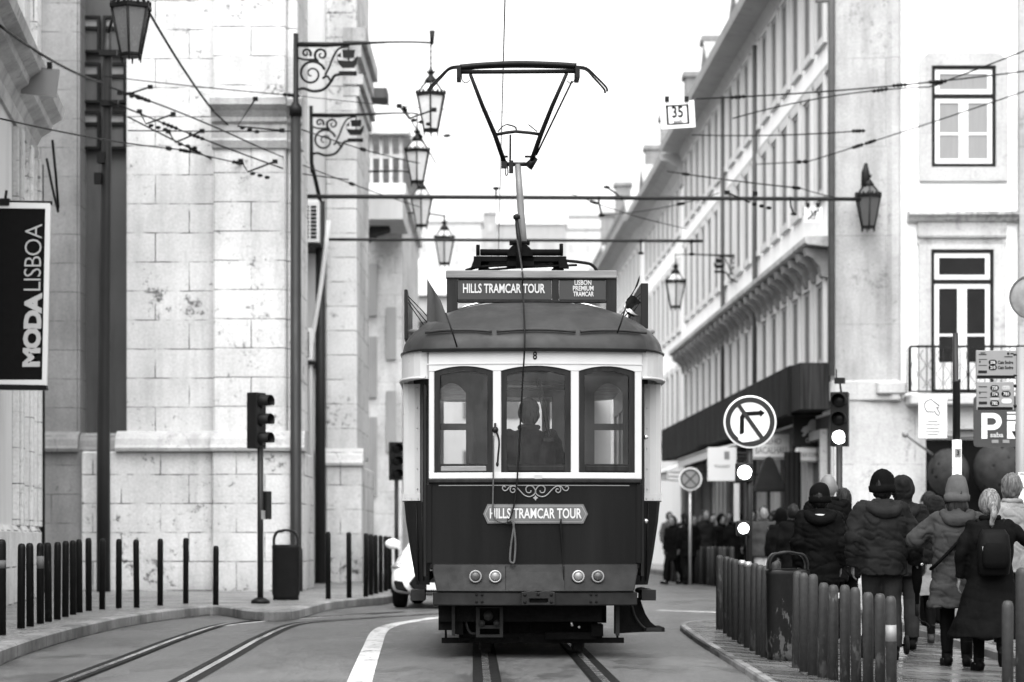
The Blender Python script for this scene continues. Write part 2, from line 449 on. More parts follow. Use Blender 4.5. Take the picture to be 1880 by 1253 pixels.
lc = []
for (ax, ay), (bx, by) in [((118, 1253), (333, 1253)), ((235, 1205), (424, 1208)), ((310, 1176), (500, 1166)), ((395, 1147), (562, 1146.5)), ((480, 1140), (640, 1138)), ((600, 1133.5), (740, 1130)), ((720, 1127), (850, 1123))]:
    lc.append((G(ax, ay)+G(bx, by))/2)
lc = [lc[0]+(lc[0]-lc[1])*2]+lc
tk = track(spline(lc, 8), 'tram_track', 'curved pair of rails bending from the near kerb round behind the tramcar')
# pavements
def slab_from_edge(name, pts, back, h, m, kerbm, top=lambda x, y: 0, kw=.17, side=1):
    """pavement: a kerb along pts and paving from there to the points given by back(p, t)"""
    mb = MB(); N = 10
    inner = []
    for i, p in enumerate(pts):
        a = pts[max(0, i-1)]; b = pts[min(len(pts)-1, i+1)]; d = Vector((b[0]-a[0], b[1]-a[1])).normalized()
        q0 = Vector(p[:2]); q1 = Vector(back(p, 1)); r = (q1-q0).normalized()
        nrm = Vector((-d.y, d.x)); nrm = nrm*side
        inner.append(q0+nrm*kw)
    if name == 'pavement_left':        # keep the fan of paving from folding over itself at the concave kerb corners
        for i in range(1, len(inner)):
            a_, c_ = inner[i-1], inner[i]
            if c_.x/c_.y <= a_.x/a_.y+1e-4: inner[i] = Vector(((a_.x/a_.y+2e-4)*c_.y, c_.y))
    rows = []
    for i, p in enumerate(pts):
        q0 = inner[i]; q1 = Vector(back(q0, 1)) if name == 'pavement_left' else Vector(back(p, 1))
        rows.append([q0+(q1-q0)*(t/N)**1.5 for t in range(N+1)])
    n = N+1
    mb.add([(q.x, q.y, top(q.x, q.y)+h-.004) for r in rows for q in r], [(i*n+j, i*n+j+1, (i+1)*n+j+1, (i+1)*n+j) for i in range(len(pts)-1) for j in range(N)])
    o = tag(mb.build(name, m), kind='structure')
    kb = MB(); vs = []
    for p, q in zip(pts, inner):
        z = top(p[0], p[1])
        e = Vector(p[:2]); mdl = e+(q-e)*.15
        vs += [(e.x, e.y, z-.05), (e.x, e.y, z+h-.02), (mdl.x, mdl.y, z+h), (q.x, q.y, z+h), (q.x, q.y, z-.05)]
    kb.add(vs, [(i*5+j, i*5+j+1, (i+1)*5+j+1, (i+1)*5+j) for i in range(len(pts)-1) for j in range(4)])
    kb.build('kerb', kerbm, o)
    return o
ed = [(-90, 1232), (-20, 1200), (60, 1172), (130, 1152.5), (200, 1137), (232, 1131), (300, 1121), (370, 1113.5), (396, 1112.5), (420, 1114.5), (450, 1119.5), (485, 1122), (520, 1121.5), (545, 1119), (572, 1112.5), (602, 1105), (650, 1099.5), (700, 1095.5), (735, 1090)]
ed = [G(a, b, .14) for a, b in ed]
ed = spline(ed, 4)
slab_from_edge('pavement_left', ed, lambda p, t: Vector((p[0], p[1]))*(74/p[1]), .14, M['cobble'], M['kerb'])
ed = [(2.02, 12), (2.02, 16), (2.02, 20.2), (2.0, 23), (1.98, 26), (2.0, 28.3), (2.06, 29.6), (2.22, 30.6), (2.55, 31.5), (3.1, 32.2), (3.8, 32.6), (4.95, 32.8)]
ed = spline([Vector((a, b, 0)) for a, b in ed], 5)
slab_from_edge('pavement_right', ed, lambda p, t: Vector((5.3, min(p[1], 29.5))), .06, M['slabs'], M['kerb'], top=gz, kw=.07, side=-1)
ed = spline([Vector((a, b, 0)) for a, b in [(4.9, 12), (4.9, 18), (4.9, 23.1), (4.96, 29.3), (5.1, 33), (5.1, 37), (5.4, 41), (5.5, 46), (5.3, 52), (5.0, 62), (4.3, 85), (2.8, 140)]], 4)
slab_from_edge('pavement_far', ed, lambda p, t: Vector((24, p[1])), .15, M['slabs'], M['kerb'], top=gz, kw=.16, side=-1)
# ---------------------------------------------------------------- camera, light, sky
cam = bpy.data.cameras.new('camera'); co = bpy.data.objects.new('camera', cam); COL.objects.link(co)
co.location = (0, 0, H); co.rotation_euler = (PI/2, 0, 0)
cam.sensor_width = 36; cam.sensor_fit = 'HORIZONTAL'; cam.lens = F*36/1880
cam.shift_x = 0; cam.shift_y = (HY-626.5)/1880
cam.clip_start = .1; cam.clip_end = 3000
cam.dof.use_dof = True; cam.dof.focus_distance = 22.6; cam.dof.aperture_fstop = 2.0
sc.camera = co
SUN_EL, SUN_AZ = math.radians(57), math.radians(188)      # behind the photographer, over the church side
w = bpy.data.worlds.new('World'); sc.world = w; w.use_nodes = True
nt = w.node_tree; bg = nt.nodes['Background']
sky = nt.nodes.new('ShaderNodeTexSky'); sky.sky_type = 'NISHITA'; sky.sun_disc = False
sky.sun_elevation = SUN_EL; sky.sun_rotation = SUN_AZ; sky.air_density = 1.6; sky.dust_density = 4.0
bw_ = nt.nodes.new('ShaderNodeRGBToBW'); nt.links.new(sky.outputs[0], bw_.inputs[0]); nt.links.new(bw_.outputs[0], bg.inputs[0])
bg.inputs[1].default_value = .15
sl = bpy.data.lights.new('sun', 'SUN'); sl.energy = 1.5; sl.angle = math.radians(85); sl.color = (1, 1, 1)
so = bpy.data.objects.new('sun', sl); COL.objects.link(so)
dirv = Vector((math.sin(SUN_AZ)*math.cos(SUN_EL), math.cos(SUN_AZ)*math.cos(SUN_EL), math.sin(SUN_EL)))
so.rotation_euler = dirv.to_track_quat('Z', 'Y').to_euler(); so.location = dirv*60
vs_ = sc.view_settings; vs_.view_transform = 'Standard'; vs_.look = 'None'; vs_.exposure = 1.55; vs_.gamma = 1; vs_.use_curve_mapping = False
sc.cycles.use_denoising = True
sc.cycles.max_bounces = 8; sc.cycles.transparent_max_bounces = 16
# ================================================================= BUILDINGS
def off_of(p):
    v = Vector((0, 0, 0))
    while p is not None:
        v += Vector(p.location); p = p.parent
    return v
def part(mb, name, m, parent, label=None, bevel=0, seg=1):
    """mesh written in street coordinates, hung under a thing that is only translated"""
    off = off_of(parent); mb.v = [v-off for v in mb.v]
    return mb.build(name, m, parent, label, bevel=bevel, seg=seg)
def moulding(mb, prof, x0, x1, y):
    """run of moulding along x on a wall at y; prof = (out, z) outline, closed at the wall"""
    n = len(prof)
    mb.add([(x, y-o, z) for x in (x0, x1) for o, z in prof], [(i, (i+1) % n, n+(i+1) % n, n+i) for i in range(n)]+[tuple(range(n))[::-1], tuple(range(n, 2*n))])
    return mb
# ---------------- pale stone church front closing the near side of the square
XL = lambda px, Y: (px-CX)/F*Y
ZL = lambda py, Y: H+(HY-py)/F*Y
ch = thing('stone_church', 'weathered pale ashlar church with tall pilasters and a dark window recess', 'church', (-6, 47, .14))
x60, x140, x232, x395, x530, x560 = (XL(p, 45) for p in (40, 140, 232, 395, 527, 547))
TOP = 15.5
mb = MB(); mb.bb(x232, x395+.02, 45, 60, 2.9, TOP); mb.bb(x395, x530+.02, 45.15, 47.2, 2.9, TOP); part(mb, 'wall', M['stone'], ch, bevel=.02)
mb = MB(); mb.bb(x60-3, x140, 45.2, 60, 2.9, TOP); part(mb, 'pilaster', M['stone_grey'], ch, 'side pilaster painted in a grey shadow tone', bevel=.03)  # grey stone carries the shadow tone of this set-back pilaster
mb = MB(); mb.bb(x395, x530, 44.72, 45.15, 2.9, 8.35)
mb.bb(x395, x530, 44.72, 45.15, 9.3, TOP); part(mb, 'pilaster', M['stone_pil'], ch, bevel=.03)
mb = MB(); mb.bb(x530, x560, 44.9, 47.2, 2.9, TOP); part(mb, 'pilaster', M['stone_pil'], ch, bevel=.03)
mb = MB()
for x0, x1, y in ((x395-.03, x530+.03, 44.72), (x530-.0, x560+.1, 44.88)):
    moulding(mb, [(-.3, 8.32), (.05, 8.32), (.1, 8.45), (.06, 8.5), (.06, 8.75), (.12, 8.8), (.12, 8.88), (.2, 8.98), (.32, 9.08), (.32, 9.2), (.06, 9.32), (-.3, 9.32)], x0, x1, y)
part(mb, 'capital', M['stone_mould'], ch)
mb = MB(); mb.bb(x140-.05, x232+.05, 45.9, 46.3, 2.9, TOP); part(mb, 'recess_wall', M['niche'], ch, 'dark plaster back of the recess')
mb = MB(); mb.bb(x140-.0, x140+.03, 45.2, 45.9, 2.9, TOP); part(mb, 'jamb', M['stone_grey'], ch)
# plinth with its moulded cap
mb = MB(); mb.bb(x60-3, x140+.15, 44.95, 60, 0, 2.72); part(mb, 'plinth', M['stone_grey'], ch)
mb = MB(); mb.bb(x140+.15, x395, 44.72, 60, 0, 2.72); mb.bb(x395, x560+.1, 44.55, 47.3, 0, 2.72); part(mb, 'plinth', M['stone_plinth'], ch, bevel=.03)
pf = [(-.9, 2.72), (.12, 2.72), (.14, 2.78), (.10, 2.83), (.06, 2.95), (-.04, 3.05), (-.15, 3.1), (-.9, 3.12)]
mb = MB(); moulding(mb, pf, x232-.15, x395-.03, 44.72); moulding(mb, pf, x395-.03, x560+.16, 44.58); part(mb, 'plinth_cap', M['stone_mould'], ch)
mb = MB(); moulding(mb, pf, x60-3, x140+.05, 44.95); moulding(mb, [(a, b-.02) for a, b in pf], x140+.05, x232-.15, 45.1); part(mb, 'plinth_cap', M['stone_grey'], ch)
# grilled windows high in the recess
wn = MB()
for cxp in ((138, 184), (190, 232)):
    for (t, b) in ((30, 98), (116, 190), (205, 275)):
        a0, a1 = XL(cxp[0], 45.8), XL(cxp[1], 45.8); z1, z0 = ZL(t, 45.8), ZL(b, 45.8); k = .05
        fr = MB(); fr.bb(a0, a1, 45.74, 45.86, z1-k, z1); fr.bb(a0, a1, 45.74, 45.86, z0, z0+k)
        fr.bb(a0, a0+k, 45.74, 45.86, z0+k, z1-k); fr.bb(a1-k, a1, 45.74, 45.86, z0+k, z1-k); zm = z1-.33*(z1-z0)
        fr.bb(a0+k, a1-k, 45.75, 45.85, zm-.03, zm+.03)
        w_ = part(fr, 'window', M['iron'], ch)
        gl = MB(); gl.bb(a0+k, a1-k, 45.8, 45.88, z0+k, zm-.03); part(gl, 'pane', M['niche'], w_)
        gl = MB(); gl.bb(a0+k, a1-k, 45.8, 45.88, zm+.03, z1-k); part(gl, 'pane', M['curtain'] if t != 116 else M['signmid'], w_)
# return side and second bay further along the street
mb = MB(); mb.bb(-8, -4.12, 53.6, 60, 0, TOP); part(mb, 'side_wall', M['offwhite'], ch)
xa, xb = XL(598, 53.5), XL(655, 53.5)
mb = MB(); mb.bb(xa, xb, 53.5, 58, 2.95, 14.6); part(mb, 'pilaster', M['stone_pil'], ch, bevel=.03)
mb = MB(); mb.bb(xa+.02, xb+.12, 53.25, 58, 0, 2.72); part(mb, 'plinth', M['stone_plinth'], ch, bevel=.03)
mb = MB(); moulding(mb, pf, xa-.2, xb+.15, 53.3); part(mb, 'plinth_cap', M['stone_pil'], ch)
mb = MB()
for z0, h_, o in ((10.9, .2, .06), (11.15, .22, .14), (11.75, .3, .10), (12.1, .3, .2)):
    mb.bb(xb-.3, xb+o, 53.5-o*.3, 58.3, z0, z0+h_)
part(mb, 'cornice', M['stone_far'], ch)
# wall mounted air conditioner boxes in the gap between the two bays
def aircon(px0, px1, py0, py1, Y, label):
    x0, x1, z1, z0 = XL(px0, Y), XL(px1, Y), ZL(py0, Y), ZL(py1, Y)
    t = thing('air_conditioner', label, 'air conditioner', ((x0+x1)/2, Y, z0))
    b = MB(); b.bb(x0, x1, Y, Y+.6, z0, z1); part(b, 'casing', M['signwhite'], t, bevel=.02)
    s = MB(); n = 9; cols = 2 if x1-x0 > .3 else 1; wd = (x1-x0)
    for c in range(cols):
        c0 = x0+wd*(.16+.4*c) if cols == 2 else x0+wd*.3; c1 = c0+wd*(.3 if cols == 2 else .4)
        for i in range(n):
            zz = z0+(z1-z0)*(.1+.8*i/n); s.bb(c0, c1, Y-.012, Y+.01, zz, zz+(z1-z0)*.06)
    part(s, 'grille', M['black'], t)
    k = MB(); k.bb(x0-.05, x1+.05, Y-.02, 53.6, z0-.09, z0-.02); part(k, 'bracket', M['iron'], t)
aircon(551, 586, 368, 446, 52.4, 'larger white air conditioner box high between the church pilasters')
aircon(553, 574, 603, 662, 52.4, 'smaller white air conditioner box halfway down between the church pilasters')
def pipe(name, pts, r, m, label, cat, group=None):
    mb = MB(); mb.tube(pts, r, 8); p0 = Vector(pts[0])
    return tag(mb.build(name, m, loc=p0), label, cat, group)
pipe('drainpipe', [P(603, 405, 52.5), P(598, 455, 52.5), P(590, 520, 52.5), P(577, 600, 52.5), P(570, 640, 52.5), P(571, 1060, 52.5)], .05, M['offwhite'], 'pale bent drainpipe slanting down past the air conditioner boxes', 'drainpipe')
pipe('drainpipe', [P(560, 470, 52.8), P(558, 600, 52.8), P(557, 740, 52.8), P(562, 800, 52.8)], .03, M['iron'], 'thin dark cable pipe beside the lower air conditioner box', 'drainpipe')
# ---------------- building with balustrade beyond the church
bl = thing('balustraded_building', 'grey weathered stone building with a roof balustrade and arched bracket beyond the church', 'building', (-3.9, 66, .1))
x0, x1 = XL(600, 66), XL(742, 66)
zt = ZL(235, 66); zb = ZL(345, 66)
xw = XL(737, 66)
mb = MB(); mb.bb(x0-3, xw, 66.3, 78, 0, zb); part(mb, 'wall', M['stone_bright'], bl)
mb = MB(); mb.bb(x0-3, x1+.15, 65.6, 78, zt-.22, zt); mb.bb(x0-3, x1+.05, 65.8, 78, zb-.2, zb+.1); mb.bb(x0-3, x1-.25, 66, 78, zb-1.05, zb-.2); part(mb, 'cornice', M['stone_bright'], bl)
mb = MB()
for px in (648, 664, 682, 700, 718, 736): mb.bb(XL(px-3.2, 66), XL(px+3.2, 66), 65.9, 66.3, zb+.1, zt-.22)
mb.bb(x0, x1, 65.95, 66.25, ZL(292, 66), ZL(284, 66))
part(mb, 'balustrade', M['stone_pil'], bl)
sl_ = MB(); sl_.bb(XL(672, 64), XL(742, 64), 63.2, 66.3, ZL(410, 64), ZL(372, 64)); part(sl_, 'balcony', M['offwhite'], bl)
cs = [(XL(a, 65), ZL(b, 65)) for a, b in ((640, 510), (640, 470), (650, 445), (670, 430), (690, 412), (716, 411), (716, 425), (694, 432), (672, 448), (660, 475), (656, 505), (648, 530))]
mb = MB(); mb.prism(cs, FX, 64.6, 65.3); part(mb, 'bracket', mat('dark_console_stone', .05, .8, .3, 3, world=True), bl, 'dark curved bracket under the balcony')  # bracket stone set far darker than the wall
for (px, py, w2, h2) in ((676, 520, 16, 60), (676, 660, 16, 70), (672, 820, 20, 90), (718, 600, 9, 60), (718, 760, 9, 70)):
    mb = MB(); mb.bb(XL(px-w2, 66.2), XL(px+w2, 66.2), 66.22, 66.4, ZL(py+h2, 66.2), ZL(py-h2*.6, 66.2)); part(mb, 'window', M['midwall'], bl)
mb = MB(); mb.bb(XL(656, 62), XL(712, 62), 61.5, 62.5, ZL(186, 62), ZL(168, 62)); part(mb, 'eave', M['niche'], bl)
# ---------------- generic street row building: facade along +y, facing the street (side = -1 faces -x)
def window_tpl(name, w, h, side, parent, dark=M['winglass'], surround=M['stone_trim'], sash=M['signwhite'], fw=.16, out=.09, slope=-.0277):
    """window in a facade along y; local origin: sill centre on the wall"""
    def S(u, o, z): return (side*o+slope*u, u, z)
    fr = MB(); outer = [(-w/2-fw, -fw), (w/2+fw, -fw), (w/2+fw, h+fw*1.3), (-w/2-fw, h+fw*1.3)]; inner = [(-w/2, 0), (w/2, 0), (w/2, h), (-w/2, h)]
    fr.frame(outer, inner, lambda u, v, d: S(u, d, v), .01, out)
    o = fr.build(name, surround, parent)
    s = MB(); i2 = [(-w/2+.09, .09), (w/2-.09, .09), (w/2-.09, h-.09), (-w/2+.09, h-.09)]
    s.frame(inner, i2, lambda u, v, d: S(u, d, v), .008, .045)
    s.prism([(-.04, .09), (.04, .09), (.04, h-.09), (-.04, h-.09)], lambda u, v, d: S(u, d, v), .008, .04)
    s.build('sash', sash, o)
    g = MB(); g.prism(i2, lambda u, v, d: S(u, d, v), .004, .016); g.build('pane', dark, o)
    return o
def row_building(name, label, xc, y0, y1, side, ze, rows, wallm, pitch=2.35, cove=1.0, roof_h=3.0, slope=-.0277, dormers=0, chim=0, depth=9, mans=M['midwall'], seed=1, wargs=None):
    rnd = random.Random(seed)
    t = thing(name, label, 'building', (xc, y0, 0)); L = y1-y0
    X = lambda u: slope*u
    def S(u, o, z): return Vector((side*o+slope*u, u, z))
    def run(prof, u0, u1, mb):      # moulding profile (out, z) swept along the facade
        n = len(prof); mb.add([S(u, o, z) for u in (u0, u1) for o, z in prof], [(i, (i+1) % n, n+(i+1) % n, n+i) for i in range(n)]+[tuple(range(n))[::-1], tuple(range(n, 2*n))])
    w_ = MB(); run([(0, -.2), (0, ze), (-depth, ze), (-depth, -.2)], 0, L, w_); w_.build('wall', wallm, t)
    c = MB(); run([(-.2, ze-cove), (.08, ze-cove), (.14, ze-cove*.8), (.10, ze-cove*.72), (.22, ze-cove*.4), (.55, ze-.2), (.8, ze-.16), (.85, ze+.06), (-.2, ze+.1)], -.1, L-.05, c); c.build('cornice', M['midwall'], t)
    r = MB(); run([(.7, ze+.07), (-1.1, ze+roof_h), (-depth+1, ze+roof_h+.8), (-depth, ze+.07)], .1, L-.1, r); r.build('roof', mans, t)
    wt = None
    for (z0, h, w, dark) in rows:
        n = int((L-1.0)/pitch); first = None
        for i in range(n):
            u = .9+pitch*.5+(L-1.0-n*pitch)/2+i*pitch-.4
            if first is None:
                first = window_tpl('window', w, h, side, t, dark, slope=slope, **(wargs or {})); o = first
            else: o = copy_tree(first, t)
            o.location = S(u, 0, z0)
    for k in range(dormers):
        u = L*(k+.5)/dormers; d = MB(); 
        d.prism([(u-.9, ze+.3), (u+.9, ze+.3), (u+.9, ze+1.9), (u, ze+2.6), (u-.9, ze+1.9)], lambda a, b, q: S(a, q, b), -4, -.45)
        o = d.build('dormer', wallm, t)
        d = MB(); d.prism([(u-1.1, ze+1.85), (u, ze+2.65), (u+1.1, ze+1.85), (u+1.1, ze+2.0), (u, ze+2.85), (u-1.1, ze+2.0)], lambda a, b, q: S(a, q, b), -4, -.25); d.build('dormer_roof', M['midwall'], o)
        d = MB(); d.prism([(u-.5, ze+.5), (u+.5, ze+.5), (u+.5, ze+1.8), (u-.5, ze+1.8)], lambda a, b, q: S(a, q, b), -.46, -.4); d.build('window', M['winglass'], o)
    for k in range(chim):
        u = L*(k+.7)/(chim+.4); d = MB(); q = S(u, -1.6, 0)
        d.bb(q.x-.4, q.x+.4, q.y-.5, q.y+.5, ze+1.5, ze+roof_h+1.9); d.bb(q.x-.5, q.x+.5, q.y-.6, q.y+.6, ze+roof_h+1.9, ze+roof_h+2.1); d.build('chimney', M['stone_grey'], t)
    return t, S, run
M['sashgrey'] = mat('grey_sash_paint', .26, .6, .15, 5, spec=.2)
# ---------------- near corner building, street side
XR = lambda Y: 6.9-.0277*(Y-52)
DW = mat('mid_dark_window', .085, .6, .3, 1.2, spec=.15, world=True)  # even mid-dark tone for the street windows
r1, S1, run1 = row_building('corner_building', 'tall white corner building with window rows, long bracketed balcony and dark shop fascia', 6.9, 52, 84.5, -1, 14.8,
    [(5.0, 1.75, 1.05, DW), (8.75, 2.35, 1.05, DW), (12.1, 2.1, 1.05, DW)], M['white'], wargs=dict(surround=M['offwhite'], sash=M['sashgrey']), pitch=1.85, cove=.55, dormers=4, chim=3, seed=3)
# long balcony on brackets
b = MB(); run1([(.0, 7.42), (.5, 7.48), (.56, 7.52), (.56, 7.64), (0, 7.66)], .3, 32.2, b); bo = b.build('balcony', M['stone_mould'], r1)
n = 27
first = None
for i in range(n):
    u = .8+i*1.18
    if first is None:
        k = MB(); k.prism([(0, 7.40), (.5, 7.44), (.48, 7.28), (.34, 7.20), (.2, 7.04), (.14, 6.82), (0, 6.78)], lambda o, z, d: S1(d, o, z), -.2, .2)
        first = k.build('bracket', mat('dark_bracket_stone', .20, .9, .4, 3, world=True), r1); o = first  # bracket colour set darker than the balcony slab
    else: o = copy_tree(first, r1)
    o.location = S1(u, 0, 0)
# dark fascia band above the shops
b = MB(); run1([(0, 3.86), (.75, 3.82), (.80, 3.86), (.80, 4.90), (.72, 4.94), (0, 4.96)], 1.5, 32.3, b); b.build('shop_fascia', mat('weathered_dark_fascia', .013, .8, .95, 2.5, spec=.1, stretch=(1, 1, .15), world=True, bump=.2), r1)
b = MB(); run1([(0, 3.9), (.70, 3.9), (.70, 4.9), (0, 4.9)], .1, 1.49, b); b.build('fascia_end', mat('streaked_fascia', .02, .8, .8, 3, stretch=(6, 6, .2), spec=.1, world=True), r1)
b = MB(); run1([(-.1, -.1), (.003, -.1), (.003, 3.8), (-.1, 3.8)], .3, 32.3, b); b.build('ground_floor_wall', plaster('dark_ground_floor', .10, .3, .3), r1)  # thin skin of darker render over the ground floor
# ground floor: dark shop openings between pale piers
for i in range(12):
    u0 = .9+i*2.65
    d = MB(); d.prism([(u0, .15), (u0+1.75, .15), (u0+1.75, 3.3), (u0, 3.3)], lambda a, z, q: S1(a, q, z), .004, .03); so_ = d.build('shop_window', M['signdark'] if i % 3 else M['winglass'], r1)
    d = MB(); d.frame([(u0-.14, .0), (u0+1.89, .0), (u0+1.89, 3.5), (u0-.14, 3.5)], [(u0, .15), (u0+1.75, .15), (u0+1.75, 3.3), (u0, 3.3)], lambda a, z, q: S1(a, q, z), .006, .16); d.build('surround', M['midwall'] if i%2 else M['stone_trim'], so_)
b = MB(); run1([(.02, 11.4), (.07, 11.4), (.07, 11.25), (.02, 11.25)], 0, 32.4, b); b.build('string_course', M['stone_trim'], r1)
# ---------------- near corner building, the side that faces the camera
YF = 52.0
xf = lambda px: XL(px, YF)
zf = lambda py: ZL(py, YF)
def W1(mb, name, m, parent=None, **k): return part(mb, name, m, parent or r1, **k)
xq0, xq1 = 6.95, xf(1652)
b = MB(); b.bb(6.96, 15, 52.01, 60, -.3, 16.3); W1(b, 'front_wall', M['white'])
# rounded corner pilaster with shallow steps
b = MB()
prof = [(6.86, 52.6), (6.86, 51.96), (6.93, 51.88), (7.45, 51.86), (7.75, 51.80), (8.02, 51.80), (8.12, 51.72), (8.25, 51.70), (8.30, 51.74), (8.34, 51.9), (8.34, 52.6)]
b.prism(prof, FZ, 4.5, 15.6); W1(b, 'corner_pilaster', M['stone_quoin'])
b = MB(); b.prism([(x if x > 6.9 else x-.03, y-.05 if y < 52.5 else y) for x, y in prof], FZ, 4.06, 4.5); b.prism([(7.75, 51.95), (7.8, 51.62), (8.4, 51.62), (8.45, 51.95)], FZ, 4.2, 4.46); W1(b, 'pilaster_base', M['stone_trim'], bevel=.03)
b = MB(); b.bb(6.9, xf(1697), 51.85, 52.4, -.3, 4.06); W1(b, 'ground_floor_pier', stone('shop_pier_stone', .47, mortar=.6, bw=1.7, bh=1.35, pit=.3, streak=.25, var=.05, joint=.01))
b = MB(); b.bb(xf(1868), 12.6, 51.8, 52.4, -.3, 16.2); W1(b, 'pilaster', M['stone_quoin'])
def front_window(px0, px1, py0, py1, transom, door=False):
    a0, a1, z1, z0 = xf(px0), xf(px1), zf(py0), zf(py1)
    ww = .26
    s = MB(); ot = [(a0-ww, z0-(.3 if not door else 0)), (a1+ww, z0-(.3 if not door else 0)), (a1+ww, z1+.12), (a1+ww-.2, z1+.28), (a0-ww+.2, z1+.28), (a0-ww, z1+.12)]
    it = [(a0, z0), (a1, z0), (a1, z1), (a1-.1, z1), (a0+.1, z1), (a0, z1)]
    s.frame(ot, it, FX, 51.90, 52.03); w_ = W1(s, 'window', M['stone_trim'])
    k = .075
    f = MB(); it = [(a0, z0), (a1, z0), (a1, z1), (a0, z1)]; i2 = [(a0+k, z0+k), (a1-k, z0+k), (a1-k, z1-k), (a0+k, z1-k)]
    f.frame(it, i2, FX, 51.93, 52.0); zt_ = zf(transom); f.bb(a0+k, a1-k, 51.935, 51.995, zt_-k*.6, zt_+k*.6); W1(f, 'frame', M['iron'], w_)
    f = MB(); h = .10
    def sash(x0, x1, zz0, zz1, mid=None):
        f.frame([(x0, zz0), (x1, zz0), (x1, zz1), (x0, zz1)], [(x0+h, zz0+h), (x1-h, zz0+h), (x1-h, zz1-h), (x0+h, zz1-h)], FX, 51.95, 51.99)
        if mid: f.bb(x0+h, x1-h, 51.955, 51.985, mid-.025, mid+.025)
    xm = (a0+a1)/2
    sash(a0+k, a1-k, zt_+k*.6, z1-k)
    md = z0+(zt_-z0)*(.47 if not door else .52)
    sash(a0+k, xm, z0+k+.004, zt_-k*.6, md); sash(xm, a1-k, z0+k+.004, zt_-k*.6, md)
    W1(f, 'sash', M['signwhite'], w_)
    g = MB(); g.bb(a0+k, a1-k, 51.97, 51.98, z0+k, z1-k); W1(g, 'pane', M['curtain'] if not door else M['winglass'], w_)
    if door:
        p_ = MB(); p_.bb(a0+k+.01, a1-k-.01, 51.96, 51.985, z0+k, zf(666)); W1(p_, 'door_panel', M['offwhite'], w_)
    return w_
front_window(1709, 1827, 122, 308, 178)
front_window(1708, 1823, 459, 722, 518, True)
b = MB(); moulding(b, [(-.1, zf(408)), (.1, zf(408)), (.16, zf(402)), (.26, zf(397)), (.26, zf(391)), (-.1, zf(388))], xf(1665), xf(1866), 51.95); W1(b, 'lintel', M['stone_mould'])
b = MB(); b.bb(xf(1684), xf(1846), 51.9, 52.02, zf(450), zf(408)); moulding(b, [(-.1, zf(438)), (.05, zf(438)), (.07, zf(434)), (-.1, zf(432))], xf(1684), xf(1846), 51.9); W1(b, 'frieze', M['stone_trim'])
b = MB(); b.bb(xf(1660), xf(1872), 51.2, 52.0, zf(747), zf(727)); W1(b, 'balcony', M['stone_trim'], bevel=.03)
b = MB(); zr0, zr1 = zf(724), zf(641)
b.bb(xf(1660), xf(1872), 51.26, 51.30, zr1-.03, zr1+.02); b.bb(xf(1660), xf(1872), 51.26, 51.30, zr0, zr0+.03)
for i in range(15):
    x = xf(1661)+(xf(1871)-xf(1661))*i/14; b.tube([(x, 51.28, zr0), (x, 51.28, zr1)], .012 if i % 7 else .03, 6)
    if i < 14:
        xc = x+.09; pts = [(xc+.055*math.sin(k*.8)*(1 if i % 2 else -1), 51.28, zr0+.08+(zr1-zr0-.16)*k/16) for k in range(17)]; b.tube(pts, .007, 4)
for y in (51.5, 51.75): b.tube([(xf(1661), y, zr0), (xf(1661), y, zr1)], .012, 6)
W1(b, 'balcony_railing', M['iron'])
b = MB(); b.bb(xf(1752), xf(1800), 51.55, 52.0, zf(790), zf(747)); b.bb(xf(1700), xf(1870), 51.8, 52.0, zf(803), zf(792)); W1(b, 'corbel', M['stone_trim'])
b = MB(); b.bb(xf(1700), xf(1866), 51.98, 52.02, -.1, zf(808)); W1(b, 'shop_opening', M['ink'])
b = MB(); b.tube([(6.84, 51.82, 4.6), (6.84, 51.82, 12.6), (6.84, 51.82, 15.5)], .07, 8); b.bb(6.5, 6.9, 51.8, 51.9, 12.6, 12.68); W1(b, 'drainpipe', M['pipegrey'])
for u in (12.2, 19.6):
    b = MB(); b.tube([S1(u, .12, 4.97), S1(u, .12, 14.2)], .07, 8); b.build('drainpipe', M['pipegrey'], r1)
# carved balls in the shop doorway (big dimpled spheres)
def ball_mat():
    t = NT('dimpled_ball'); v = t.n('ShaderNodeTexVoronoi', Scale=5.5); t.l(t.tc.outputs['Object'], v.inputs['Vector'])
    c = t.math('MULTIPLY', t.ramp(v.outputs['Distance'], [(.13, .05), (.2, 1)]), t.ramp(t.noise(4, 6, .65, world=False), [(.3, .016), (.7, .036)]))
    t.base(c); t.b.inputs['Roughness'].default_value = .7; t.b.inputs['Specular IOR Level'].default_value = .1
    t.bump(t.ramp(v.outputs['Distance'], [(.1, 0), (.3, 1)]), .5, .03); return t.m
def seed_ball(px, py, r, Y, label):
    c = P(px, py, Y); t = MB(); t.ball(c, r, 24, 16, (1, 1, 1.15)); o = tag(part(t, 'display_ball', M['signmid'], None) if False else t.build('display_ball', ball_mat(), loc=c), label, 'display ball')
seed_ball(1741, 868, .44, 51.2, 'dark dimpled giant ball in the shop doorway beside the white pole')
seed_ball(1832, 862, .52, 51.2, 'larger dark dimpled giant ball hung under the parking sign')
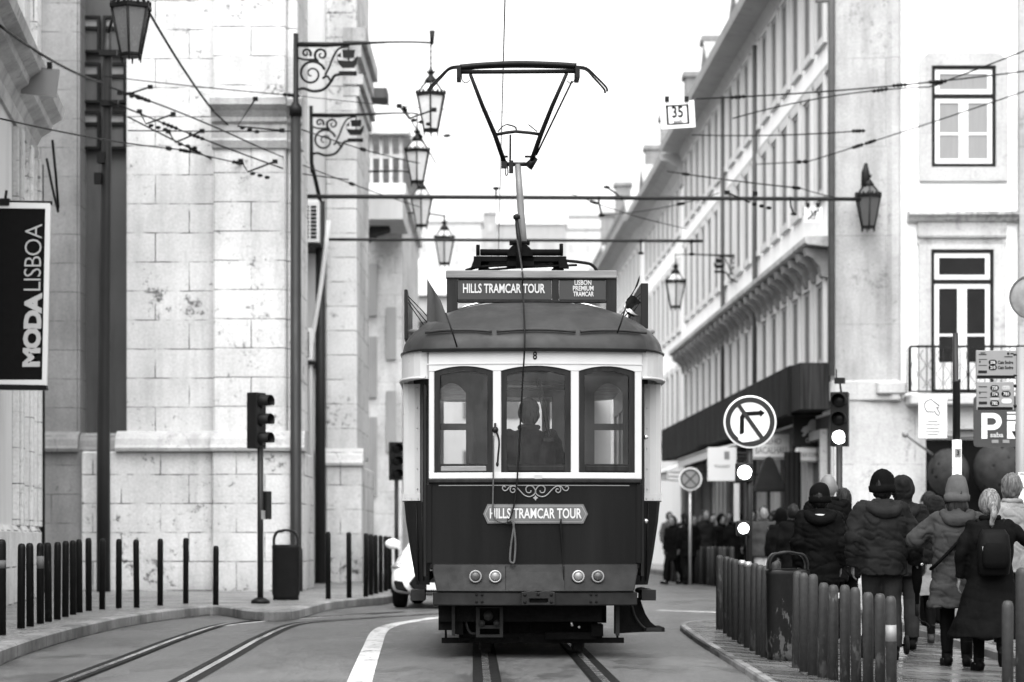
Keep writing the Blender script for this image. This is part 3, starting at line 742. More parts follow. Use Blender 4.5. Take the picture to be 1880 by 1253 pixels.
# ---------------- the rest of the terrace and the far side of the street
row_building('terrace_house', 'white terrace building next beyond the bracketed balcony, with grey attic dormers', XR(84.6), 84.6, 101, -1, 14.5, [(4.9, 2.2, 1.05, DW), (8.6, 2.3, 1.05, DW), (12.0, 1.8, 1.05, DW)], M['white'], wargs=dict(surround=M['offwhite'], sash=M['sashgrey']), pitch=1.9, dormers=1, chim=2, seed=5)
row_building('terrace_house', 'third pale terrace building down the street with steep dormers', XR(101.2), 101.2, 121, -1, 14.7, [(4.9, 2.2, 1.1, DW), (8.6, 2.3, 1.1, DW), (12.0, 1.6, 1.1, DW)], M['white'], wargs=dict(surround=M['offwhite'], sash=M['sashgrey']), pitch=2.1, dormers=2, chim=2, seed=6)
row_building('terrace_house', 'darker roofed grey building where the terrace ends', XR(121.5)-.4, 121.5, 150, -1, 13.6, [(4.9, 2.2, 1.1, DW), (8.6, 2.3, 1.1, DW), (12.0, 1.6, 1.1, DW)], M['midwall'], pitch=3, dormers=3, chim=2, seed=8, roof_h=4.5, mans=M['niche'])
XLF = lambda Y: -3.55-.0277*(Y-79)
row_building('far_terrace', 'blurred pale terrace facing the tramcar beyond the balustraded building', XLF(79), 79, 106, 1, 8.4, [(1.0, 2.2, 1.2, DW), (4.4, 2.0, 1.1, DW)], M['white'], pitch=2.7, seed=9, roof_h=1.5)
row_building('far_terrace', 'second blurred terrace with white walls down the tram side of the street', XLF(106.3)-1.4, 106.3, 150, 1, 8.8, [(1.0, 2.4, 1.2, DW), (4.8, 2.2, 1.1, DW)], M['pale'], pitch=2.9, seed=10, roof_h=2)
# hill closing the view, covered with pale houses
mb = MB(); nx, ny = 40, 20
def hz_(x, y): return 66*sstep(150, 560, y)*(1-.35*sstep(40, 260, abs(x+10)))+4*noise.noise((x*.012, y*.012, 3))-3
mb.add([(-330+660*i/nx, 150+620*j/ny, hz_(-330+660*i/nx, 150+620*j/ny)-.5) for j in range(ny+1) for i in range(nx+1)], [(j*(nx+1)+i, j*(nx+1)+i+1, (j+1)*(nx+1)+i+1, (j+1)*(nx+1)+i) for j in range(ny) for i in range(nx)], True)
tag(mb.build('hill', mat('hill_ground', .22, .9, .35, .05, world=True)), kind='structure')
rnd = random.Random(21)
HM = [plaster('hill_wall_%d' % i_, v_, .1, .2) for i_, v_ in enumerate((.40, .50, .30, .44))]
shape_w = ['narrow', 'broad', 'tall', 'low', 'square']; tone_w = {0: 'pale grey', 1: 'whitewashed', 2: 'mid grey', 3: 'off-white'}
hk = 0
for j in range(9):
    y = 190+j*38
    half = y*62/4444*4.2
    n = 5 if j < 7 else 4
    for i in range(n):
        x = -12+(i-(n-1)/2)*(16+j*1.2)+rnd.uniform(-3, 3)-.02*y
        if abs(x) > 48: continue
        z = hz_(x, y)-1.5; wdt = rnd.uniform(9, 14); dp = rnd.uniform(8, 11); hh = rnd.uniform(7, 12); mi = rnd.randrange(4)
        t = thing('hill_house', '%s %s house in terrace row %d up the hazy hill, %s of its row' % (rnd.choice(shape_w), tone_w[mi], j+1, ['first', 'second', 'third', 'fourth', 'fifth'][i]), 'house', (x, y, z), group='houses on the hill')
        b = MB(); b.bb(-wdt/2, wdt/2, -dp/2, dp/2, -3, hh); b.build('wall', HM[mi], t)
        b = MB(); b.prism([(-dp/2-.4, hh+.02), (dp/2+.4, hh+.02), (0, hh+dp*.28)], FY, -wdt/2-.3, wdt/2+.3); b.build('roof', M['midwall'] if rnd.random() < .6 else M['pale'], t)
        f = None; nw = int(wdt/2.6)
        for a in range(nw):
            for q in range(int(hh/3.2)):
                if f is None:
                    g = MB(); g.bb(-.5, .5, -.06, .02, 0, 1.6); f = g.build('window', M['midwall'], t); o = f  # windows close to the wall tone: distance haze put into their colour
                else: o = copy_tree(f, t)
                o.location = (-wdt/2+wdt*(a+.5)/nw, -dp/2, .9+q*3.1)
        hk += 1
# ---------------- building whose edge shows at the near end of the frame, with the banner
Y0, Y1 = 33.0, 40.0
nb = thing('side_building', 'white moulded facade at the edge carrying the black vertical banner', 'building', (-7.9, 40, .14))
dn = Vector((-7.9+7.15, 40-33.0)).normalized()       # along the facade, away from the camera
nn_ = Vector((dn.y, -dn.x))
def SN(u, o, z):                                     # u metres from the far corner towards the camera
    return Vector((-7.9, 40, 0)) + Vector((-dn.x*u+nn_.x*o, -dn.y*u+nn_.y*o, z))
def runN(prof, u0, u1, mb):
    n = len(prof); mb.add([SN(u, o, z) for u in (u0, u1) for o, z in prof], [(i, (i+1) % n, n+(i+1) % n, n+i) for i in range(n)]+[tuple(range(n))[::-1], tuple(range(n, 2*n))])
b = MB(); runN([(0, 0), (0, 13), (-6, 13), (-6, 0)], 0, 20, b); part(b, 'wall', M['offwhite'], nb)
b = MB(); runN([(-.3, 7.35), (.05, 7.35), (.08, 7.5), (.05, 7.6), (.12, 7.75), (.28, 7.85), (.30, 7.95), (.46, 8.05), (.5, 8.2), (.38, 8.26), (.12, 8.4), (-.3, 8.45)], -.08, 20, b); part(b, 'cornice', M['stone_mould'], nb)
b = MB(); runN([(0, .1), (.12, .1), (.12, 1.2), (.06, 1.3), (0, 1.3)], -.05, 20, b); part(b, 'plinth', M['stone_plinth'], nb)
for u0 in (0.02, 1.5, 3.1):
    b = MB(); runN([(0, 1.3), (.1, 1.3), (.1, 7.3), (0, 7.3)], u0, u0+.55, b); runN([(.1, 1.3), (.15, 1.3), (.15, 7.3), (.1, 7.3)], u0+.12, u0+.42, b); part(b, 'pilaster', M['stone_pil'], nb, bevel=.01)
for u0 in (0.05, 2.2):
    b = MB(); runN([(0, 8.45), (.12, 8.45), (.12, 13), (0, 13)], u0, u0+.7, b); part(b, 'pilaster', M['stone_pil'], nb, bevel=.01)
pipe('drainpipe', [SN(-.12, .1, 7.3), SN(-.12, .1, 5.9), SN(-.14, .12, 3.5), SN(-.14, .12, .2)], .05, M['iron'], 'dark downpipe at the banner building corner', 'drainpipe')
pipe('cable_loop', [SN(.6, .35, 7.6), SN(.5, .4, 7.0), SN(.3, .42, 6.55), SN(.1, .4, 6.5), SN(-.05, .3, 6.9), SN(-.08, .2, 7.4)], .022, M['wire'], 'slack black cable drooping below the moulded cornice', 'cable')

# pale building closing the street at its far end
cb = thing('vista_building', 'pale plain building closing the far end of the street behind the tramcar', 'building', (-1.5, 158, 0))
b = MB(); b.bb(-13, 9.5, 0, 9, -1, 17); b.build('wall', M['midwall'], cb)
f = None
for i in range(8):
    for j in range(4):
        if f is None: g = MB(); g.bb(-.5, .5, -.06, .02, 0, 1.9); f = g.build('window', DW, cb); o = f
        else: o = copy_tree(f, cb)
        o.location = (-12+i*2.7, 0, 1+j*4)
b = MB(); b.prism([(-.4, 17.02), (9.4, 17.02), (4.5, 19.5)], FY, -13.3, 9.8); b.build('roof', M['midwall'], cb)
# ================================================================= THE TRAMCAR
TR = thing('tramcar', 'vintage dark and cream tourist tramcar numbered 8 with a raised pantograph on the rails', 'tram', (.203, 22, 0), math.atan(.0162))
def TX(px, y=0): return (px-981)/202*(1+y/22)
def TZ(py, y=0): return H+(992-py)/202*(1+y/22)
BOW = lambda v: Vector((v[0], v[1]+.13*(v[0]/.97)**2, v[2]))
def tb(mb, name, m, parent=TR, bow=False, **k):
    if bow: mb.xf(BOW)
    return mb.build(name, m, parent, **k)
def cols(mb, x0, x1, y0, y1, z0, z1, n=8):      # a box cut into columns so that it can follow the bowed front
    for i in range(n):
        pass
    rings = [[Vector((x, y0, z0)), Vector((x, y1, z0)), Vector((x, y1, z1)), Vector((x, y0, z1))] for x in [x0+(x1-x0)*i/n for i in range(n+1)]]
    return mb.loft(rings, False, True)
# dash panel
zb, zd = TZ(1036), TZ(880)
mb = MB(); cols(mb, -.955, .965, -.02, .04, zb-.05, zd, 14); dash = tb(mb, 'dash_panel', M['tramdark'], bow=True, bevel=.012)
mb = MB(); cols(mb, -.965, .975, -.05, .05, zd-.035, zd, 14); tb(mb, 'dash_rail', M['wood'], bow=True, bevel=.008)
for s in (-1, 1):
    mb = MB(); mb.bb(s*.93, s*.985, -.035, .05, zb, zd-.036); tb(mb, 'dash_edge', M['tramdark'], dash, bow=True, bevel=.012)
# gilt line and scrollwork
mb = MB(); cols(mb, -.87, .87, -.0235, -.02, TZ(891.5)-.004, TZ(891.5)+.004, 12)
def spiral(cx, cz, r, a0, turns, n=24, k=.8):
    return [(cx+r*(1-k*i/n)*math.cos(a0+turns*2*PI*i/n), cz+r*(1-k*i/n)*math.sin(a0+turns*2*PI*i/n)) for i in range(n+1)]
def scroll2(mb, px_list, r=.0055):
    pts = spline([Vector((TX(a), -.026, TZ(b))) for a, b in px_list], 5)
    mb.tube(pts, r, 5)
q0 = 983
for s in (-1, 1):
    m_ = lambda L: [(q0+s*(a-q0), b) for a, b in L]
    scroll2(mb, m_([(975, 901), (973, 905), (967, 904), (965.5, 897), (970, 892.5), (977, 893), (982, 899), (983.2, 903), (980, 909), (972, 912.5), (963, 910), (955, 902), (949, 896), (943, 893), (939, 894), (936.5, 899), (938, 903.5), (942, 905), (945.5, 902), (944, 898), (941, 899)]))
    scroll2(mb, m_([(950, 897), (943, 892.5), (936, 894), (931, 900), (926, 901.5), (922.5, 898), (923, 894), (926, 893), (928, 895.5)]))
mb.prism([(TX(983), TZ(919.5)), (TX(985), TZ(916.4)), (TX(988), TZ(914.5)), (TX(985), TZ(912.6)), (TX(983), TZ(909.5)), (TX(981), TZ(912.6)), (TX(978), TZ(914.5)), (TX(981), TZ(916.4))], FX, -.028, -.02)
tb(mb, 'scrollwork', M['signmid'], dash, bow=True)
# name plate
def plate(y, g=0):
    return [(TX(887+g), TZ(944)), (TX(895+g*.8), TZ(961.5-g)), (TX(1071-g*.8), TZ(961.5-g)), (TX(1079.5-g), TZ(944)), (TX(1071-g*.8), TZ(926+g)), (TX(895+g*.8), TZ(926+g))]
def plate_loft(g, y0, y1):
    L = [(887+g, 944-.01, 944+.01), (895+g*.8, 926+g, 961.5-g)]+[(895+g*.8+(176-1.6*g)*k/12, 926+g, 961.5-g) for k in range(1, 12)]+[(1071-g*.8, 926+g, 961.5-g), (1079.5-g, 944-.01, 944+.01)]
    m_ = MB(); m_.loft([[Vector((TX(a), y0, TZ(b))), Vector((TX(a), y1, TZ(b))), Vector((TX(a), y1, TZ(c))), Vector((TX(a), y0, TZ(c)))] for a, b, c in L], False, True); return m_
pl = tb(plate_loft(0, -.034, -.019), 'name_plate', mat('name_plate_metal', .075, .4, .3, 3, spec=.3, rv=.08), dash, bow=True)
tb(plate_loft(3.0, -.0355, -.033), 'rim', M['signmid'], pl, bow=True); tb(plate_loft(4.2, -.037, -.034), 'field', bpy.data.materials['name_plate_metal'], pl, bow=True)
def stencil_text(body, h, cx, cz, width, y, parent, m, bow=True, inline=None):
    o = text_mesh(body, h, m, parent, sx=1.0, bold=h*.02, depth=.0025, loc=(0, 0, 0))
    xs_ = [v.co.x for v in o.data.vertices]; w = max(xs_)-min(xs_); zs = [v.co.z for v in o.data.vertices]; hh = max(zs)-min(zs)
    k = width/w; kz = h/hh; mx = (max(xs_)+min(xs_))/2; mz = (max(zs)+min(zs))/2
    for v in o.data.vertices:
        c = Vector(((v.co.x-mx)*k+cx, v.co.y+y, (v.co.z-mz)*kz+cz)); v.co = BOW(c) if bow else c
    return o
stencil_text('HILLS TRAMCAR TOUR', .094, TX(983.5), TZ(943), TX(1067)-TX(898.5), -.039, pl, M['letter'])
# upper front: cream posts, sill and letter board round three arched windows
WIN = [(797, 905), (920, 1048), (1063, 1167)]
zs0, zs1, zpk = TZ(868), TZ(681), TZ(672)
mb = MB()
for a, b in ((787, 797), (905, 920), (1048, 1063), (1167, 1180)): cols(mb, TX(a), TX(b), -.025, .05, zd, zs1, 2)
mb2 = MB(); cols(mb2, TX(787), TX(1180), -.03, .05, zd+.002, zs0, 14)
tb(mb2, 'window_sill', M['cream'], bow=True, bevel=.006)
tb(mb, 'front_post', M['cream'], bow=True, bevel=.006)
zl = TZ(640)
mb = MB(); N = 12
allx = []
for a, b in WIN:
    top = [(TX(a)+(TX(b)-TX(a))*i/N, zs1+(zpk-zs1)*(1-(2*i/N-1)**2)) for i in range(N+1)]
    mb.loft([[Vector((x, -.025, z)), Vector((x, .05, z)), Vector((x, .05, zl)), Vector((x, -.025, zl))] for x, z in top], False, True)
for a, b in ((787, 797), (905, 920), (1048, 1063), (1167, 1180)): cols(mb, TX(a), TX(b), -.026, .05, zs1, zl, 2)
tb(mb, 'letter_board', M['cream'], bow=True)
mb = MB(); cols(mb, TX(783), TX(1182), -.033, -.02, TZ(668)-.004, TZ(668)+.004, 14); cols(mb, TX(783), TX(1182), -.034, -.02, TZ(644), TZ(640), 14); tb(mb, 'bead', M['cream'], bow=True)
stencil_text('8', .075, TX(982), TZ(653.5), .038, -.028, TR, M['ink']).name = 'fleet_number'
for a, b in WIN:
    mb = MB(); k = .052
    def loop(g, gb):
        x0, x1 = TX(a)+g, TX(b)-g
        t = [(x0+(x1-x0)*i/N, zs1-g*.8+(zpk-zs1)*(1-(2*i/N-1)**2)) for i in range(N, -1, -1)]
        return [(x0, zs0+gb)]+[(x0+(x1-x0)*i/6, zs0+gb) for i in range(1, 6)]+[(x1, zs0+gb)]+t
    mb.frame(loop(.002, .002), loop(k, .075), FX, -.012, .03)
    w_ = tb(mb, 'front_window', M['wood'], bow=True)
    mb = MB(); lp = loop(k, .075); mb.prism(lp, FX, .006, .010); tb(mb, 'pane', M['tglass'], w_, bow=True)
    mb = MB(); cols(mb, TX(a)+.06, TX(b)-.06, -.024, .0, zs0+.012, zs0+.06, 5); tb(mb, 'window_ledge', M['woodpale'] if a == 797 else M['wood'], w_, bow=True, bevel=.006)
# fascia over the platform doors, sweeping out from the front to the body corners
ZF0, ZF1 = 2.555, zl
outline = []          # half plan (positive x) of the widest part, front to back
def half_plan(off=0):
    p = [(TX(1180)-.005, .13)]
    for i in range(1, 7):
        t = i/6; p.append((.975+(1.225+off-.975)*math.sin(t*PI/2), .13+.62*(1-math.cos(t*PI/2))**.9))
    return p
for s in (-1, 1):
    hp = half_plan()
    mb = MB(); mb.loft([[Vector((s*x, y, ZF0)), Vector((s*(x-.05), y+.03, ZF0)), Vector((s*(x-.05), y+.03, ZF1)), Vector((s*x, y, ZF1))] for x, y in hp], False, True)
    tb(mb, 'door_fascia', M['cream'])
    mb = MB(); mb.tube([(s*(x+.012), y-.006, ZF0+.01) for x, y in hp]+[(s*1.237, 7.6, ZF0+.01)], .014, 6); tb(mb, 'drip_moulding', M['cream'])
    # folded platform door, dark with a narrow pane
    mb = MB(); mb.bb(s*.985, s*1.01, .2, .62, .75, 1.5); mb.bb(s*.985, s*1.01, .2, .25, 1.5, 2.5); mb.bb(s*.985, s*1.01, .57, .62, 1.5, 2.5); mb.bb(s*.985, s*1.01, .25, .57, 2.42, 2.5)
    dr = tb(mb, 'platform_door', M['wood'])
    mb = MB(); mb.bb(s*.995, s*1.0, .25, .57, 1.5, 2.42); tb(mb, 'pane', M['tglass'], dr)
    # cream corner panel of the body with a row of screws, and the dark skirt panel under it
    hx0, hx1 = 1.055, 1.215
    mb = MB(); z0, z1 = 1.50, ZF0-.01
    mb.loft([[Vector((s*x, y, z0)), Vector((s*x, y+.04, z0)), Vector((s*x, y+.04, z1)), Vector((s*x, y, z1))] for x, y in ((hx0, .74), (hx0+.05, .735), (hx0+.11, .745), (hx1-.01, .77), (hx1, .80))], False, True)
    mb.loft([[Vector((s*x, y-.006, z0-.05)), Vector((s*x, y+.04, z0-.06)), Vector((s*x, y+.04, z0+.02)), Vector((s*x, y-.006, z0+.015))] for x, y in ((hx0-.002, .738), (hx0+.11, .742), (hx1+.006, .797))], False, True)
    cp = tb(mb, 'corner_panel', M['cream'])
    mb = MB()
    for i in range(6): mb.ball((s*(hx0+.025), .733, 1.56+i*.19), .007, 6, 4)
    for i in range(3): mb.ball((s*(hx0+.02+.06*i), .725, 1.47), .006, 6, 4)
    tb(mb, 'screw', M['steel'], cp)
    mb = MB(); zz = [1.44, 1.25, .95, .66]
    rings = []
    for z in zz:
        o = 1.205-.115*((1.44-z)/.78)**1.3; i_ = .965
        rings.append([Vector((s*i_, .70, z)), Vector((s*(o-.03), .745, z)), Vector((s*o, .80, z)), Vector((s*o, .86, z)), Vector((s*i_, .86, z))])
    mb.loft(rings, False, True)
    for xx in (1.01, 1.04, 1.09):
        mb.tube([(s*xx, .722, 1.43), (s*(xx-.02), .722, .7)], .007, 5)
    mb.bb(s*1.06, s*1.10, .715, .73, .99, 1.0)
    tb(mb, 'skirt_panel', M['tramdark'])
    # side wall: panels below, posts between open windows, board above
    rings = []
    for y in (.86, 7.6):
        rings.append([Vector((s*(1.205-.115*((1.44-z)/.78)**1.3), y, z)) for z in zz[::-1]]+[Vector((s*1.17, y, 1.44)), Vector((s*1.0, y, .66))])
    mb = MB(); mb.loft(rings, False, True); tb(mb, 'side_panel', M['tramdark'])
    mb = MB(); mb.bb(s*1.16, s*1.215, .8, 7.6, 1.445, 1.58); mb.bb(s*1.16, s*1.225, .75, 7.6, ZF0+.02, ZF1)
    for i in range(8): y = .86+i*.95; mb.bb(s*1.165, s*1.21, y, y+.09, 1.58, ZF0+.02)
    tb(mb, 'side_frame', M['cream'])
    for i in range(7):
        y = .95+i*.95; mb = MB(); mb.bb(s*1.18, s*1.19, y, y+.86, 1.58, ZF0+.02); tb(mb, 'side_window', M['tglass'])
    # inside face of the doorway
    mb = MB(); mb.bb(s*1.03, s*1.06, .78, 1.3, .86, ZF0); tb(mb, 'doorway_lining', M['inner'])
# rear end
mb = MB()
for x0, x1 in ((-1.16, -.92), (-.40, -.30), (.30, .40), (.92, 1.16)): mb.bb(x0, x1, 8.1, 8.16, 1.5, 2.8)
mb.bb(-1.16, 1.16, 8.1, 8.16, 2.80, ZF1)
tb(mb, 'rear_frame', M['cream'])
mb = MB(); mb.bb(-1.0, 1.0, 8.1, 8.16, .6, 1.5); tb(mb, 'rear_panel', M['tramdark'])
# floor, ceiling, bulkheads
mb = MB(); mb.bb(-.95, .95, .12, .75, .80, .86); mb.bb(-1.06, 1.06, .75, 8.1, .80, .86); tb(mb, 'floor', M['inner'])
mb = MB(); mb.loft([[Vector((x, .9, 2.84+.42*(1-(x/1.18)**2)**.5-.03)), Vector((x, 7.6, 2.84+.42*(1-(x/1.18)**2)**.5-.03)), Vector((x, 7.6, 2.84+.42*(1-(x/1.18)**2)**.5)), Vector((x, .9, 2.84+.42*(1-(x/1.18)**2)**.5))] for x in [1.15*(i/6-1) for i in range(13)]], True, True); tb(mb, 'ceiling', M['innerpale'])
def bulkhead(y, full=True):
    mb = MB(); t = .05
    x0, x1 = -1.13, 1.13
    wl = (TX(809, y), TX(862, y)); wr = (TX(1098, y), TX(1150, y)); dc = (TX(926, y), TX(1020, y))
    za, zh, ze_ = TZ(852, y), TZ(722, y), TZ(704, y)
    mb.bb(x0, x1, y, y+t, ze_+.02, ZF1-.1)
    for a, b in ((x0, wl[0]-.0), (wl[1], dc[0]), (dc[1], wr[0]), (wr[1], x1)): mb.bb(a, b, y, y+t, .86, ze_+.02)
    for a, b in (wl, wr):
        mb.bb(a, b, y, y+t, .86, za)
        pts = [(a+(b-a)*i/8, zh+(ze_-zh)*(1-(2*i/8-1)**2)) for i in range(9)]
        mb.loft([[Vector((x, y, z)), Vector((x, y+t, z)), Vector((x, y+t, ze_+.02)), Vector((x, y, ze_+.02))] for x, z in pts], False, True)
        mb.bb(a, b, y+.01, y+.04, TZ(790, y), TZ(778, y))
    mb.bb(dc[0], dc[1], y, y+t, TZ(730, y), TZ(714, y))
    return mb
bk = tb(bulkhead(1.35), 'bulkhead', M['inner'])
mb = MB()
for px in (872, 1083): mb.bb(TX(px, 1.3)-.03, TX(px, 1.3)+.03, 1.30, 1.349, .86, TZ(690, 1.3))
tb(mb, 'bulkhead_post', M['inner'], bk)
# bench backs seen as blocks through the glass
for i in range(5):
    y = 2.0+i*.95
    for s in (-1, 1):
        mb = MB(); mb.bb(s*.42, s*1.1, y, y+.06, 1.3, 1.62+.0*i); mb.bb(s*.42, s*1.1, y-.4, y, 1.25, 1.32); mb.bb(s*.45, s*.5, y-.3, y, .86, 1.25); tb(mb, 'bench', M['inner'], bevel=.01)
mb = MB(); mb.bb(-.62, -.44, .25, .45, .86, 1.78); mb.bb(.55, .72, .3, .5, .86, 1.75); tb(mb, 'controller', M['under'], bevel=.03)
# small things in the cab: wiper arms hanging inside, ticket box
mb = MB(); mb.tube([(.02, .1, 2.55), (.06, .12, 2.35), (.10, .13, 2.15), (.13, .14, 2.02)], .007, 5); mb.tube([(.05, .1, 2.55), (.11, .12, 2.3), (.14, .13, 2.05)], .006, 5); mb.box((.135, .12, 2.0), (.09, .02, .03)); tb(mb, 'wiper', M['black'])
mb = MB(); mb.bb(-.30, .32, .5, .52, 2.47, 2.5); mb.bb(-.30, .32, .48, .54, 2.52, 2.56); tb(mb, 'cab_rail', M['wood'])
# roof
ZE = zl; ZC = 3.355; CY0, CY1 = 1.35, 6.8
def eave():
    p = []
    hw = TX(1186)
    n = 8
    for i in range(n+1): x = hw*i/n; p.append((x, -.05+.13*(x/.97)**2))
    for x, y in half_plan(-.004)[1:]: p.append((x, y-.03))
    for y in (1.5, 2.5, 4, 5.5, 6.7): p.append((1.222, y))
    back = [(x, 8.15-y) for x, y in p[::-1][5:]]
    return p+back
E = eave(); full = E+[(-x, y) for x, y in E[::-1][1:-1]]
def roof_pt(ox, oy, s):
    cy = min(CY1, max(CY0, oy)); x = ox*s; y = cy+(oy-cy)*s
    return Vector((x, y, ZE+(ZC-ZE)*max(0, 1-s**2.15)**.56))
SS = [1.0, .985, .96, .92, .87, .8, .7, .6, .48, .35, .2, .05]
mb = MB(); rings = [[Vector((x, y, ZE-.012)) for x, y in full]]+[[roof_pt(x, y, s) for x, y in full] for s in SS]
mb.loft(rings, True, True); rf = tb(mb, 'roof', M['roofp'])
mb = MB(); mb.tube([(x*1.006, y-.012, ZE-.008) for x, y in E if y < 1.6][::-1]+[], .010, 6); mb.tube([(-x*1.006, y-.012, ZE-.008) for x, y in E if y < 1.6], .010, 6); tb(mb, 'eave_trim', M['tramdark'], rf)
mb = MB(); cols(mb, TX(774), TX(1188), -.075, -.055, ZE-.03, ZE-.005, 14); tb(mb, 'gutter', M['ink'], rf, bow=True)
def on_roof(x, s_, y=None):      # front slope
    return roof_pt(x, -.05+.13*(x/.97)**2, s_)
for a, b in ((793, 908), (916, 1052), (1060, 1176)):
    pts = []
    for i in range(13):
        x = TX(a)+(TX(b)-TX(a))*i/12; x2 = x*1.12
        p = on_roof(x2, .955-.012*(1-(2*i/12-1)**2)); p += Vector((0, -.02, .012)); pts.append(p)
    mb = MB(); mb.tube(pts, .013, 6); tb(mb, 'rain_strip', M['roofp'], rf)
for s in (-1, 1):
    mb = MB(); e0 = roof_pt(1.0, .15, .975)+Vector((0, -.03, 0)); e1 = roof_pt(1.222, .75, .92)+Vector((.01, -.03, 0))
    pts = [Vector((s*(p.x+.012), p.y-.06, p.z+.035)) for p in (e0, (e0+e1)/2+Vector((0, 0, .025)), e1)]; mb.tube(pts, .022, 6); tb(mb, 'rain_strip', M['signmid'], rf, 'pale rain strip at the roof corner')
    # destination boards standing along the roof sides
    yb = .95
    x = TX(1192, yb) if s > 0 else TX(750, yb)
    mb = MB(); mb.add([], []); z0, z1 = TZ(600 if s > 0 else 612, yb), TZ(520 if s > 0 else 532, yb)
    k = .06
    mb.prism([(yb, z0-.06), (yb+1.9, z0-.04), (yb+1.9, z1-.02), (yb, z1)], FY, x-(.055 if s > 0 else .016)+(.0), x+.016); bd = tb(mb, 'roof_board', M['signdark'], bevel=.005)
    mb = MB()
    for i in range(3): mb.tube([(x-s*.02, yb+.05, z1-.06-.03*i), (x-s*.16, yb+.1, z1-.2-.06*i), (x-s*.28, yb+.15, z1-.34-.05*i)], .005, 4)
    tb(mb, 'stay', M['wire'], bd)
# sign board on the roof
yb = .95
X = lambda px: TX(px, yb); Z = lambda py: TZ(py, yb)
mb = MB(); mb.bb(X(825), X(845), yb, yb+.08, Z(592), Z(512)); mb.bb(X(1118), X(1137), yb, yb+.08, Z(590), Z(512)); mb.bb(X(1018), X(1031), yb+.005, yb+.06, Z(561), Z(512))
mb.bb(X(845), X(1118), yb+.002, yb+.06, Z(556), Z(551)); mb.bb(X(845), X(1118), yb+.01, yb+.06, Z(514.5), Z(511))
sb = tb(mb, 'roof_sign', M['wood'], bevel=.006)
mb = MB(); mb.bb(X(823.5), X(1138), yb-.02, yb+.12, Z(511.5), Z(497)); tb(mb, 'plank', M['woodpale'], sb, bevel=.008)
for a, b, lines in ((844.5, 1017.5, [('HILLS TRAMCAR TOUR', 17.5, 930, 530, 151)]), (1031.5, 1117.5, [('LISBON', 9, 1075, 519, 31), ('PREMIUM', 9, 1075.5, 529.5, 38), ('TRAMCAR', 9, 1076, 540, 38)])):
    mb = MB(); mb.bb(X(a), X(b), yb+.004, yb+.05, Z(551), Z(515)); sp_ = tb(mb, 'sign_panel', M['signgrey'], sb, bevel=.004)
    for body, hpx, cx_, cy_, wpx in lines:
        o = stencil_text(body, hpx/202*1.04, X(cx_), Z(cy_), wpx/202*1.04, yb, TR, M['letter'], bow=False)
        o.parent = sb
# bright strip of rail behind the sign
mb = MB(); pts = [roof_pt(1.2*q, 1.6, .0+.62*abs(q))+Vector((0, .1, .02)) for q in [i/8-1 for i in range(17)]]
mb.tube([Vector((TX(px, 1.9), 1.9, TZ(py, 1.9))) for px, py in ((845, 570), (870, 561), (910, 553), (960, 549), (1000, 549), (1050, 553), (1090, 560), (1117, 568))], .012, 6); tb(mb, 'roof_rail', M['chrome'], rf)
# pantograph
yp = 3.5
X = lambda px, y=yp: TX(px, y); Z = lambda py, y=yp: TZ(py, y)
V = lambda px, py, y=yp: Vector((X(px, y), y, Z(py, y)))
mb = MB()
mb.bb(X(885), X(1055), yp-.05, yp+.05, Z(481), Z(472)); mb.bb(X(905), X(1040), yp+.3, yp+.4, Z(481), Z(472))
mb.tube([V(897, 464), V(1043, 464)], .035, 10); mb.tube([V(893, 470), V(893, 450)], .02, 8); mb.tube([V(1046, 470), V(1046, 448)], .02, 8)
mb.prism([(X(880), Z(493)), (X(897), Z(493)), (X(900), Z(472)), (X(888), Z(472))], FX, yp-.06, yp+.06); mb.prism([(X(1042), Z(493)), (X(1060), Z(493)), (X(1052), Z(472)), (X(1040), Z(472))], FX, yp-.06, yp+.06)
mb.prism(arc(X(970), Z(472), .135, 0, PI, 12), FX, yp-.08, yp+.08); mb.bb(X(951), X(988), yp-.09, yp+.09, Z(449), Z(445)); mb.bb(X(946), X(996), yp-.05, yp+.1, Z(490), Z(472))
for px in (905, 1040):
    mb.lathe([(.05, 0), (.07, .02), (.045, .04), (.07, .06), (.045, .08), (.07, .1), (.04, .13)], 10, (X(px), yp+.1, Z(497)))
mb.bb(-.6, .6, yp-.1, yp+.9, 3.34, 3.40)
pb = tb(mb, 'pantograph', M['under'])
mb = MB(); mb.tube(spline([V(870, 497), V(900, 490), V(960, 486), V(1040, 479), V(1090, 483), V(1104, 488), V(1112, 498)], 5), .016, 6); mb.tube(spline([V(880, 500), V(960, 492), V(1075, 487)], 5), .013, 6); mb.tube(spline([V(990, 490), V(1005, 478), V(1020, 484), V(1030, 490)], 5), .009, 6); tb(mb, 'cable', M['rubber'], pb)
mb = MB(); mb.tube([V(977, 470), V(974, 420), V(970, 360), V(966, 302)], [.046, .042, .038, .033], 10); tb(mb, 'lower_arm', mat('grey_arm_paint', .13, .4, .15, 6), pb)
mb = MB(); mb.tube([V(968, 492, yp-.15), V(968, 440, yp-.15), V(963, 402, yp-.12)], [.03, .026, .018], 8); mb.ball(V(963, 399, yp-.12), .035, 8, 6); mb.tube([V(957, 399, yp-.12), V(970, 399, yp-.12)], .02, 8); tb(mb, 'control_rod', M['iron'], pb)
mb = MB(); mb.tube([V(940, 302), V(993, 302)], .022, 8); mb.bb(X(936), X(946), yp-.05, yp+.05, Z(309), Z(298)); mb.bb(X(950), X(958), yp-.04, yp+.04, Z(318), Z(296)); mb.tube([V(985, 307), V(999, 290)], [.05, .03], 8); mb.tube([V(938, 288), V(948, 288)], .012, 6); mb.tube([V(979, 288), V(993, 288)], .012, 6); mb.tube(spline([V(946, 296), V(948, 318), V(944, 322), V(943, 305)], 4), .006, 4); tb(mb, 'knuckle', M['iron'], pb)
